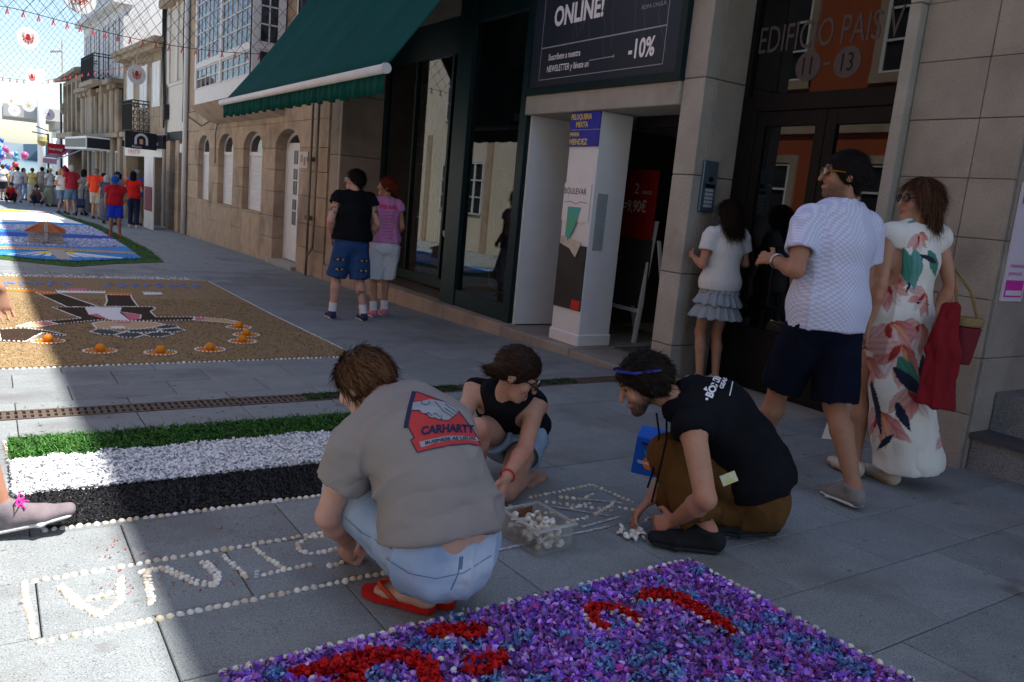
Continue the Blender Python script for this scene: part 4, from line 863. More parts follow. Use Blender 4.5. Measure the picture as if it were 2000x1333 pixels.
# ---- striped carpet: grass, white petals, black grit
sc_ = empty('striped_carpet', (1.1, 3.85, gz(3.85)), 'striped carpet of green grass, white petals and black grit edged with shells', 'flower carpet')
SX0, SX1 = .055, 2.02
rg = np.random.default_rng(21)
polysheet('grass_bed', [(SX0, 4.13), (SX1, 4.12), (SX1, 4.47), (SX0-.005, 4.48)], .010, M('grass_bed', (.02, .06, .012), (.03, .09, .02), ns=60, rough=.9), sc_, .01)
Pg = rpts(9000, SX0, SX1, 4.12, 4.485, .016, 22); Pg[:, 2] += rg.uniform(-.004, .016, len(Pg)); edge = vnoise(np.stack([Pg[:, 0]*14, Pg[:, 0]*0, Pg[:, 0]*0], 1), 2); Pg = Pg[Pg[:, 1] > 4.11+.03*edge]
gcol = np.array([(.035, .13, .018), (.05, .19, .025), (.02, .085, .014), (.09, .22, .04)])[rg.integers(0, 4, len(Pg))]*rg.uniform(.6, 1.3, (len(Pg), 1))
scatter('grass', Pg, .030, M('cut_grass', attr=True, rough=.6), sc_, gcol, lift=.35, aspect=.07, seed=23)
polysheet('petal_bed', [(SX0+.01, 3.65), (SX1, 3.62), (SX1, 4.125), (SX0+.005, 4.13)], .008, M('petal_bed', (.6, .6, .58), rough=.9), sc_, .008)
Pw = rpts(26000, SX0, SX1, 3.61, 4.16, .016, 24); e2 = vnoise(np.stack([Pw[:, 0]*13, Pw[:, 0]*0, Pw[:, 0]*0+5], 1), 2); Pw = Pw[(Pw[:, 1] < 4.09+.07*e2) & (Pw[:, 1] > 3.615+.03*e2)]; Pw[:, 2] += rg.uniform(-.005, .016, len(Pw))
scatter('white_petals', Pw, .0088, M('petal_white', attr=True, rough=.6), sc_, np.array([(.86, .87, .90)])*rg.uniform(.85, 1.06, (len(Pw), 1)), lift=.45, seed=25)
grit = M('black_grit', (.006, .006, .007), (.02, .02, .021), ns=130, rough=.55, bump=.006, bs=160, speck=[(330., .66, (.045, .045, .05))])
polysheet('grit_bed', [(SX0+.10, 3.25), (SX1, 3.23), (SX1, 3.625), (SX0+.02, 3.655)], .013, grit, sc_, .013)
Pk = rpts(9000, SX0+.05, SX1, 3.245, 3.63, .015, 26); Pk = Pk[Pk[:, 0] > SX0+.10-(Pk[:, 1]-3.25)*.22]
scatter('grit', Pk, .0042, M('grit_grain', attr=True, rough=.4), sc_, np.array([(.012, .012, .013)])*rg.uniform(.4, 2.4, (len(Pk), 1)), lift=.9, aspect=.9, curl=.9, seed=27)
shells(sc_, along([(.15, 3.235), (SX1, 3.215)], .0285), .0, random.Random(5)); shells(sc_, along([(SX0-.02, 4.505), (SX1, 4.50)], .04), .0, random.Random(6), .8)
shells(sc_, along([(SX0-.015, 4.48), (SX0, 4.1), (SX0+.03, 3.66), (.145, 3.25)], .034), .0, random.Random(6), .9); shells(sc_, along([(SX0+.03, 3.645), (SX1, 3.628)], .045), .012, random.Random(7), .55)
# loose clippings and crumbs on the slabs
Pl = rpts(260, .1, 3.2, 4.55, 5.2, .004, 28); scatter('loose_clippings', Pl, .02, M('cut_grass'), sc_, np.array([(.04, .12, .02)])*rg.uniform(.4, 1.2, (len(Pl), 1)), lift=.1, aspect=.06, seed=29)
dg_ = np.concatenate([rpts(1500, 1.75, 2.95, 4.95, 5.13, .006, 30), rpts(350, 3.62, 4.05, 4.95, 5.14, .006, 31)]); scatter('drain_grass', dg_, .022, M('cut_grass'), dr, np.array([(.035, .10, .02)])*rg.uniform(.4, 1.3, (len(dg_), 1)), lift=.35, aspect=.08, seed=32)
# ---- shell name frame being laid
nf = empty('shell_lettering', (1.1, 2.6, gz(2.6)), 'clam shell frame with half finished shell letters laid on the granite slabs', 'shell lettering')
NA = along([(.07, 2.80), (1.04, 2.82), (1.62, 2.825)], .0285)+along([(.095, 2.385), (1.14, 2.395), (1.30, 2.40)], .0285)+along([(.068, 2.78), (.082, 2.41)], .022)
def px(l): return l
LET = [[(.165,2.72),(.20,2.585),(.255,2.47),(.315,2.545),(.335,2.715)], [(.235,2.60),(.30,2.605)],
       [(.40,2.50),(.415,2.72)], [(.405,2.735),(.47,2.735),(.505,2.665),(.555,2.575),(.60,2.535),(.625,2.60),(.605,2.74)],
       [(.685,2.755),(.70,2.66),(.715,2.55)], [(.80,2.785),(.82,2.68),(.845,2.565),(.92,2.565),(.96,2.57)], [(.845,2.565),(.79,2.555),(.77,2.553)],
       [(1.09,2.79),(1.02,2.80),(.955,2.765),(.945,2.685),(.99,2.645),(1.07,2.655),(1.12,2.63),(1.11,2.555),(1.03,2.53),(.985,2.53)],
       [(1.16,2.79),(1.24,2.79),(1.29,2.74),(1.30,2.62),(1.26,2.575),(1.14,2.575)], [(1.29,2.68),(1.17,2.665)], [(1.36,2.68),(1.40,2.56),(1.44,2.48)]]
NL = []
for q in LET: NL += along(q, .0245)
NR = along([(2.10,2.85),(2.30,2.87),(2.50,2.89)], .03)+along([(2.50,2.88),(2.53,2.60)], .03)+along([(1.72,2.80),(1.90,2.79),(2.02,2.77)], .032)+along([(1.74,2.73),(1.86,2.70)], .03)
for q in ([(2.14,2.77),(2.22,2.70),(2.33,2.60),(2.36,2.54)], [(2.24,2.80),(2.32,2.73),(2.42,2.78)], [(2.20,2.66),(2.32,2.68)], [(2.26,2.56),(2.40,2.62),(2.46,2.66)], [(2.08,2.53),(2.22,2.545)], [(2.02,2.66),(2.10,2.655)], [(2.42,2.58),(2.47,2.52)], [(2.40,2.40),(2.48,2.44)]): NR += along(q, .03)
NB = []
for q in LET[:4]: NB += [(x+.010, y+.008) for x, y in along(q, .026)]
shells(nf, NA, .0, random.Random(8)); shells(nf, NL, .0, random.Random(18), .92); shells(nf, NB, .003, random.Random(19), .8, sel=[_sm[4], _sm[4], _sm[0]]); shells(nf, NR, .0, random.Random(9), .9)
chalk = M('chalk_line', (.62, .62, .65), (.30, .30, .32), ns=55, rough=1, contrast=.12)
for i, q in enumerate(([(1.30,2.395),(2.22,2.42)], [(2.12,2.72),(2.30,2.52)], [(2.10,2.46),(2.34,2.49)], [(1.62,2.82),(1.72,2.60)], [(2.30,2.76),(2.47,2.62)], [(1.30,2.62),(1.34,2.80)], [(.74,2.54),(.76,2.60)], [(2.42,2.05),(2.75,2.16)])):
    (x0, y0), (x1, y1) = q; L_ = math.hypot(x1-x0, y1-y0); nx, ny = -(y1-y0)/L_*.008, (x1-x0)/L_*.008
    MB().add([(x0+nx, y0+ny, gz(y0)+.003), (x0-nx, y0-ny, gz(y0)+.003), (x1-nx, y1-ny, gz(y1)+.003), (x1+nx, y1+ny, gz(y1)+.003)], [(0, 1, 2, 3)]).build('chalk_line', chalk, nf)
Pd = rpts(240, .2, 1.0, 2.5, 3.15, .004, 33); keepd = vnoise(np.stack([Pd[:, 0]*5, Pd[:, 1]*5, Pd[:, 0]*0], 1), 4) > .5
scatter('red_crumbs', Pd[keepd], .004, M('petal_red'), nf, np.array([(.42, .03, .03)])*rg.uniform(.5, 1.3, (keepd.sum(), 1)), lift=.1, seed=34)
# spare shells: a pile and a clear box
sp = empty('shell_pile', (2.24, 2.28, gz(2.28)), 'small loose pile of shells in front of the man in black', 'shell pile'); rs_ = random.Random(12)
shells(sp, [(2.24+rs_.gauss(0, .028), 2.28+rs_.gauss(0, .045), gz(2.28)+.008+rs_.uniform(0, .016)) for _ in range(24)], 0, rs_, 1.05, sel=[_sm[4], _sm[4], _sm[0]], pile=True)
bx = empty('shell_box', (1.825, 2.41, gz(2.41)), 'clear plastic tub filled with clam shells standing beside the grey shirted man', 'tub')
bx.rotation_euler = (0, 0, R(4)); bw, bd_, bh = .088, .115, .115
clear = glass('clear_plastic', (.66, .64, .60), 1.42, .12, (.985, .985, .98)); mb = MB()
mb.box(-bw, bw, -bd_, bd_, .002, .006); mb.box(-bw, -bw+.003, -bd_, bd_, .006, bh); mb.box(bw-.003, bw, -bd_, bd_, .006, bh); mb.box(-bw+.003, bw-.003, -bd_, -bd_+.003, .006, bh); mb.box(-bw+.003, bw-.003, bd_-.003, bd_, .006, bh)
mb.build('tub_wall', clear, bx, local=True); mb = MB()
for a in ((-bw-.012, -bw, -bd_-.012, bd_+.012), (bw, bw+.012, -bd_-.012, bd_+.012), (-bw, bw, -bd_-.012, -bd_), (-bw, bw, bd_, bd_+.012)): mb.box(*a, bh-.008, bh)
mb.build('rim', glass('plastic_rim', (.75, .74, .72), 1.45, .35, (.98, .98, .97)), bx, local=True)
MB().add([(-.04, .075, .085), (.035, .08, .085), (.04, .09, .118), (-.045, .085, .112)], [(0, 1, 2, 3)]).build('brown_label', M('brown_card', (.10, .035, .015), (.16, .06, .03), ns=60, rough=.8), bx, local=True)
for i in range(130):
    o = bpy.data.objects.new('shell', _sm[rs_.choice([0, 1, 2, 3, 4])]); COL.objects.link(o); lay = i//36
    o.location = (rs_.uniform(-bw+.022, bw-.022), rs_.uniform(-bd_+.022, bd_-.022), .012+.024*lay+rs_.uniform(0, .016)); o.rotation_euler = (rs_.uniform(-1, 1), rs_.uniform(-1, 1), rs_.uniform(0, 6.3)); s = rs_.uniform(1.0, 1.35); o.scale = (s, s, s); o.parent = bx
# ---- sand carpet with figure and oranges
sd_ = empty('sand_carpet', (1.4, 9.2, gz(9.2)), 'brown sawdust carpet with a dark clad figure outlined in shells', 'flower carpet')
sand = M('sawdust', (.225, .150, .075), (.33, .235, .125), ns=16, nd=10, rough=.95, bump=.006, bs=95, speck=[(120., .60, (.11, .065, .028)), (150., .62, (.55, .42, .24))], contrast=.3, stain=(1.6, .62, (.15, .09, .04)))
polysheet('sand', [(.02, 6.36), (2.66, 6.40), (2.70, 12.32), (.06, 12.40)], .012, sand, sd_, .012)
Ps = rpts(16000, .04, 2.64, 6.4, 10.2, .013, 51); scatter('sawdust_flakes', Ps, .0075, M('sawdust_flake', attr=True, rough=.95), sd_, np.array([(.20, .12, .05), (.34, .22, .10), (.48, .35, .19), (.12, .07, .03)])[rg.integers(0, 4, len(Ps))], lift=.35, aspect=.5, seed=52)
def fig(name, polys, dz, mat, col=None):
    for q in polys: polysheet(name, q, dz, mat, sd_, .003)
choc = M('dark_bark', (.022, .012, .007), (.045, .025, .014), ns=70, rough=.95, bump=.004, bs=120); pinkp = M('pink_salt', (.52, .12, .18), (.62, .2, .26), ns=90, rough=.9); creamp = M('cream_sand', (.50, .34, .19), (.58, .42, .26), ns=90, rough=.95); blackp = M('black_grit'); orp = M('orange_salt', (.55, .17, .02), (.66, .24, .03), ns=90, rough=.9); whp = M('white_salt', (.72, .74, .78), (.82, .83, .85), ns=120, rough=.9, bump=.004, bs=110)
TOR = [(0.53,9.47),(0.73,8.68),(0.43,8.51),(0.51,8.31),(0.82,8.53),(1.00,8.59),(1.13,8.51),(1.38,8.50),(1.74,8.52),(1.80,8.75),(1.42,8.76),(1.43,9.16),(1.52,9.40),(1.51,9.52),(0.82,9.51)]
LEG1 = [(0.43,10.68),(0.49,10.35),(0.67,9.47),(0.98,9.47),(0.66,10.65)]; LEG2 = [(1.15,10.55),(1.10,9.98),(1.03,9.55),(1.36,9.52),(1.39,10.18),(1.42,10.52)]
ARML = [(0.18,8.20),(0.29,8.42),(0.43,8.51),(0.51,8.31),(0.32,8.13)]; ARMR = [(1.79,8.75),(1.89,8.71),(2.07,8.58),(2.17,8.34),(2.09,8.24),(1.92,8.40),(1.75,8.52)]
FACE = [(0.79,8.32),(0.90,8.49),(1.13,8.51),(1.34,8.39),(1.42,8.21),(1.27,8.05),(1.15,7.96),(0.88,7.99),(0.80,8.06)]
HAIR = [[(0.73,7.85),(0.80,7.99),(0.91,7.92),(0.99,7.76),(0.90,7.65),(0.79,7.69)],[(0.90,7.65),(1.00,7.79),(1.11,7.75),(1.14,7.62),(1.04,7.46),(0.93,7.53)],[(0.99,7.79),(1.08,7.94),(1.24,7.96),(1.32,7.92),(1.26,7.76),(1.12,7.75)],[(1.28,8.05),(1.40,8.21),(1.51,8.17),(1.51,8.03),(1.34,7.95)],[(1.32,7.92),(1.49,8.00),(1.54,7.86),(1.43,7.75),(1.32,7.76)],[(1.14,7.62),(1.23,7.77),(1.36,7.75),(1.39,7.63),(1.26,7.49),(1.17,7.53)]]
BLK = [(0.04,8.03),(0.13,8.08),(0.24,8.10),(0.39,7.94),(0.53,7.69),(0.51,7.63),(0.36,7.82),(0.22,7.37),(0.05,7.45)]
fig('trousers', [LEG1, LEG2], .0155, choc); fig('jacket', [TOR], .0155, choc); fig('sleeve_end', [ARML, ARMR], .0165, creamp); fig('cuff', [[(0.32,8.42),(0.45,8.44),(0.49,8.27),(0.42,8.22)], [(1.80,8.71),(1.88,8.67),(1.84,8.51),(1.77,8.52)]], .018, pinkp)
fig('shirt', [[(0.83,9.47),(1.19,9.47),(1.12,9.08),(1.14,8.55),(1.00,8.55),(0.82,8.94)]], .019, whp); fig('lapel', [[(1.14,9.12),(1.30,8.92),(1.25,8.62),(1.15,8.55)], [(0.82,8.94),(0.90,9.01),(0.96,8.59),(0.90,8.71)]], .020, pinkp)
fig('face', [FACE], .0175, creamp); fig('hair_curl', HAIR, .0185, blackp); fig('dark_patch', [BLK], .0165, choc)
fig('mouth', [[(1.0,8.42),(1.14,8.43),(1.12,8.36),(1.02,8.35)]], .020, pinkp); fig('eye', [[(.92,8.13),(1.04,8.15),(1.04,8.03),(.93,8.03)]], .020, whp)
fig('orange_bar', [[(0.15,11.00),(0.45,10.93),(0.62,10.80),(0.67,10.60),(0.49,10.49),(0.43,10.68),(0.14,10.83)], [(1.20,10.80),(1.47,10.78),(1.43,10.52),(1.17,10.50)]], .0165, orp); fig('pink_bar', [[(0.78,11.12),(0.98,11.15),(1.00,10.94),(0.78,10.86)]], .0175, pinkp); fig('white_bar', [[(0.65,10.90),(1.18,10.85),(1.16,10.70),(0.65,10.70)], [(1.60,10.84),(1.82,10.81),(1.80,10.65),(1.58,10.60)]], .0165, whp)
bluel = M('blue_salt', (.08, .17, .55), (.14, .26, .66), ns=90, rough=.9)
bz = MB(); rb_ = random.Random(31)
for x0, x1 in ((.15, .85), (1.27, 2.42)):
    x = x0
    while x < x1:
        w_ = .085; y0 = 11.35+rb_.uniform(-.05, .05); y1 = y0+.38; k = rb_.randrange(3)
        segs = [[(x, y0), (x, y1)], [(x, y1), (x+w_, y0+.2)], [(x+w_, y0+.2), (x+w_, y1)]] if k == 0 else [[(x, y0), (x+w_, y0)], [(x+w_*.5, y0), (x, y1)], [(x, y1), (x+w_, y1)]] if k == 1 else [[(x, y0), (x, y1)], [(x, y1), (x+w_, y1)], [(x, y0+.2), (x+w_, y0+.2)]]
        for (a, b), (c, d) in segs:
            bz.obox(((a+c)/2, (b+d)/2, gz((b+d)/2)+.0155), ((c-a)/2, (d-b)/2, gz((d+b)/2+(d-b)/2)-gz((b+d)/2)), Vector((-(d-b), (c-a), 0)).normalized()*.013, (0, 0, .004))
        x += .155
bz.build('blue_lettering', bluel, sd_)
o_in = [(0.38,7.38),(0.71,6.88),(1.13,6.74),(1.53,6.82),(2.07,8.01),(2.02,7.54),(1.89,7.18)]
orm = M('orange_peel', (.75, .24, .015), (.80, .30, .02), ns=40, rough=.4, bump=.0012, bs=260)
small = []
for i, (x, y) in enumerate(o_in):
    fig('orange_halo', [[(x+.105*math.cos(t), y+.105*math.sin(t)) for t in np.linspace(0, 6.28, 18, endpoint=False)]], .0165, orp)
    small += [(x+.118*math.cos(t), y+.118*math.sin(t)) for t in np.linspace(0, 6.28, 22, endpoint=False)]
    mb = MB(); n = 14; prof = [(.038*math.sin(math.pi*k/10)+.0005, -.036*math.cos(math.pi*k/10)) for k in range(11)]; mb.lathe(prof, (x, y, gz(y)+.016+.026), n)
    lab = ['orange on its red ring nearest the dark patch at left', 'second orange from the left on the sawdust carpet', 'orange nearest the front edge, below the figure head', 'fourth orange from the left, right of the figure head', 'orange closest to the tip of the figure right arm', 'middle one of the three oranges at the right', 'lowest of the three clustered oranges at the right'][i]
    oo = mb.build('orange', orm, smooth=True); tag(oo, lab, 'orange', 'oranges around the sawdust figure'); st_ = MB(); st_.tube([(x, y, gz(y)+.076), (x, y, gz(y)+.081)], .004, 5); st_.build('stem', M('stem_green', (.10, .13, .03), rough=.8), oo)
for q in (TOR, LEG1, LEG2, ARML, ARMR, FACE, BLK): small += along(q, .036, True)
for q in HAIR: small += along(q, .036, True)
small += along([(1.14,9.12),(1.30,8.92),(1.25,8.62)], .036)+along([(0.65,10.92),(1.18,10.87)], .04)+along([(0.15,11.02),(0.45,10.95)], .04)+along([(1.6,10.86),(1.82,10.83)], .04)
near = along([(.02, 6.345), (2.66, 6.385)], .038); side = along([(2.675, 6.4), (2.715, 12.3)], .036); far = along([(.06, 12.42), (2.70, 12.35)], .045)
shells(sd_, near, .0, random.Random(14), 1.05, sel=[_sm[4], _sm[4], _sm[0]]); shell_mass('small_shells', sd_, small, .017, shell_w, .85); shell_mass('side_shells', sd_, side+far, .004, shell_w, .95)
fs = [(rb_.uniform(.05, 2.5), 12.5+abs(rb_.gauss(0, .16))) for _ in range(330)]; shell_mass('loose_shells', sd_, fs, .0, shell_w, .8)
# ---- blue sea carpet with stone hut
bc = empty('sea_carpet', (1.3, 20, gz(20)), 'long blue and white sea picture carpet bordered with grass', 'flower carpet')
OUT = [(0.08,14.9),(0.59,14.38),(1.07,13.97),(1.78,14.70),(2.60,15.26),(2.77,18.10),(2.78,21.95),(2.71,26.98),(2.42,30.23),(2.2,34.0),(.1,34.0)]
INN = [(0.09,15.52),(0.61,14.99),(1.10,14.73),(1.68,15.21),(2.30,15.74),(2.40,18.5),(2.43,21.5),(2.38,25.9),(2.12,29.6),(1.98,33.8),(.12,33.8)]
seab = M('sea_blue_salt', (.03, .20, .58), (.06, .30, .70), ns=12, rough=.95, bump=.004, bs=60); pale = M('pale_lilac_petals', (.42, .50, .76), (.70, .74, .86), ns=34, nd=8, rough=.9, bump=.012, bs=40); navyp = M('navy_salt', (.02, .06, .33), (.03, .09, .42), ns=20, rough=.95); gsand = M('grey_sand', (.36, .33, .30), (.46, .42, .38), ns=40, rough=.95)
polysheet('turf', OUT, .010, M('turf', (.025, .075, .012), (.05, .12, .02), ns=45, rough=.9), bc, .01)
polysheet('blue_ground', INN, .024, seab, bc, .01)
def lay(name, q, dz, mat): polysheet(name, q, dz, mat, bc, .004)
lay('lilac_petals', [(.10,19.56),(2.38,20.25),(2.36,18.3),(1.55,17.74),(.10,17.77)], .029, pale); lay('lilac_petals', [(.14,23.9),(2.38,25.6),(2.40,23.23),(2.40,21.54),(.13,22.2)], .029, pale)
lay('navy_band', [(.12,21.3),(2.42,21.6),(2.42,20.8),(2.41,20.3),(.12,20.1)], .0275, navyp); lay('sand_line', [(0.10,17.18),(0.95,17.32),(1.51,17.22),(2.34,16.96),(2.33,16.56),(1.13,16.66),(0.10,16.53)], .031, M('brown_salt', (.38, .24, .12), (.46, .30, .16), ns=30, rough=.95))
lay('sand_road', [(.87,16.62),(1.12,16.62),(1.13,14.86),(1.08,14.80),(.92,14.90)], .034, gsand)
for q in ([(0.70,16.20),(0.88,16.50),(0.86,15.95),(0.72,15.96)], [(1.16,16.50),(1.28,16.45),(1.25,16.01),(1.15,16.06)]): lay('yellow_patch', q, .030, M('yellow_salt', (.75, .60, .04), rough=.95))
for k in range(9):
    a = .2+.18*k+(.26 if k > 3 else 0); t = (a-1.0)*.9; 
    if a < 2.1: lay('white_ray', [(1.0+t*.35-.02, 16.35), (1.0+t*.35+.03, 16.35), (a+.10, 15.45+.12*abs(k-4)*.3), (a, 15.5)], .0285, whp)
lay('white_field', [(.12,33.7),(1.96,33.7),(2.10,29.8),(2.30,26.6),(1.5,26.9),(.14,25.2)], .030, whp); lay('yellow_field', [(.15,33.6),(1.2,33.6),(1.1,32.2),(.15,32.0)], .034, M('yellow_salt')); lay('pink_field', [(1.2,33.4),(1.9,33.4),(1.95,32.4),(1.2,32.5)], .034, M('mauve_salt', (.24, .10, .14), rough=.9))
lay('pale_strip', [(.4,22.75),(2.0,23.6),(2.1,23.2),(.5,22.45)], .034, gsand); lay('small_frame', [(1.48,19.05),(1.85,19.0),(1.86,18.65),(1.5,18.7)], .034, gsand)
pts = rpts(13000, 0, 2.8, 14, 31, .02, 41); m_ = inpoly(pts, OUT) & ~inpoly(pts, INN); pts = pts[m_]; pts[:, 2] += rg.uniform(0, .03, len(pts))
scatter('turf_blades', pts, .03, M('cut_grass'), bc, np.array([(.035, .11, .015)])*rg.uniform(.5, 1.5, (len(pts), 1)), lift=.7, aspect=.12, seed=42)
pts = rpts(16000, .1, 2.4, 17.6, 26, .036, 43); m_ = inpoly(pts, [(.10,19.56),(2.38,20.25),(2.36,18.3),(1.55,17.74),(.10,17.77)]) | inpoly(pts, [(.14,23.9),(2.38,25.6),(2.40,23.23),(2.40,21.54),(.13,22.2)]); pts = pts[m_]
scatter('petal_heads', pts, .024, M('petal_white'), bc, np.array([(.55, .60, .82), (.75, .78, .88), (.36, .42, .75)])[rg.integers(0, 3, len(pts))], lift=.5, seed=44)
shell_mass('rope_beads', bc, along([(0.10,16.5),(1.13,16.62),(2.33,16.52)], .05), .034, shell_w, 1.2)
# stone hut model
ht = empty('model_hut', (.93, 18.35, gz(18.35)+.03), 'model stone hut with red tiled roof standing on the blue carpet', 'model house', rz=R(-4))
hs_ = M('hut_stone', (.40, .36, .31), (.52, .48, .43), ns=14, rough=.9, rnd=.12); tile = M('roof_tile', (.42, .13, .06), (.54, .20, .10), ns=14, rough=.8, rnd=.15)
hw_, hd_, hh_ = .29, .36, .24
mb = MB(); mb.add([(-hw_, -hd_, 0), (hw_, -hd_, 0), (hw_, hd_, 0), (-hw_, hd_, 0), (-hw_+.02, -hd_+.02, hh_), (hw_-.02, -hd_+.02, hh_), (hw_-.02, hd_-.02, hh_), (-hw_+.02, hd_-.02, hh_)], [(3, 2, 1, 0), (4, 5, 6, 7), (0, 1, 5, 4), (1, 2, 6, 5), (2, 3, 7, 6), (3, 0, 4, 7)]); mb.build('core', mortar, ht, local=True)
rh = random.Random(2)
for j in range(5):
    x = -hw_-.005
    while x < hw_:
        w_ = min(rh.uniform(.07, .14), hw_+.005-x)
        if w_ > .02: mb = MB(); mb.box(x+.003, x+w_-.003, -hd_-.012+.004*j, -hd_+.03, j*hh_/5+.003, (j+1)*hh_/5-.003); mb.build('wall_stone', hs_, ht, local=True, bevel=.004)
        x += w_
    y = -hd_
    while y < hd_:
        w_ = min(rh.uniform(.09, .16), hd_-y); mb = MB(); mb.box(-hw_-.012+.004*j, -hw_+.03, y+.003, y+w_-.003, j*hh_/5+.003, (j+1)*hh_/5-.003); mb.build('wall_stone', hs_, ht, local=True, bevel=.004)
        mb = MB(); mb.box(hw_-.03, hw_+.012-.004*j, y+.003, y+w_-.003, j*hh_/5+.003, (j+1)*hh_/5-.003); mb.build('wall_stone', hs_, ht, local=True, bevel=.004); y += w_
e = .05; rzt = hh_+.17
mb = MB(); c = [(-hw_-e, -hd_-e, hh_), (hw_+e, -hd_-e, hh_), (hw_+e, hd_+e, hh_), (-hw_-e, hd_+e, hh_), (-.05, -.03, rzt), (.05, -.03, rzt), (.05, .05, rzt), (-.05, .05, rzt)]
mb.add(c, [(0, 1, 5, 4), (1, 2, 6, 5), (2, 3, 7, 6), (3, 0, 4, 7), (4, 5, 6, 7), (3, 2, 1, 0)]); rf = mb.build('roof', tile, ht, local=True)
def ridge(a0, a1, b0, b1, n):
    for k in range(n+1):
        t = k/n; p = [a0[i]+(a1[i]-a0[i])*t for i in range(3)]; q = [b0[i]+(b1[i]-b0[i])*t for i in range(3)]
        mb = MB(); mb.tube([(p[0], p[1], p[2]+.008), (q[0], q[1], q[2]+.008)], .011, 5); mb.build('tile', tile, rf, local=True)
ridge(c[0], c[1], c[4], c[5], 12); ridge(c[1], c[2], c[5], c[6], 12); ridge(c[3], c[0], c[7], c[4], 12)
mb = MB(); mb.box(-.025, .045, -hd_-.04, -hd_+.01, .10, .44); mb.build('bell_gable', hs_, ht, local=True, bevel=.006); mb = MB(); mb.box(-.05, .07, -hd_-.045, -hd_+.01, .07, .10); mb.build('gable_base', hs_, ht, local=True); mb = MB(); mb.tube([(.01+.028*math.cos(t), -hd_-.01, .45+.028*math.sin(t)) for t in np.linspace(0, 3.14, 8)], .008, 5); mb.build('bell_arch', hs_, ht, local=True)
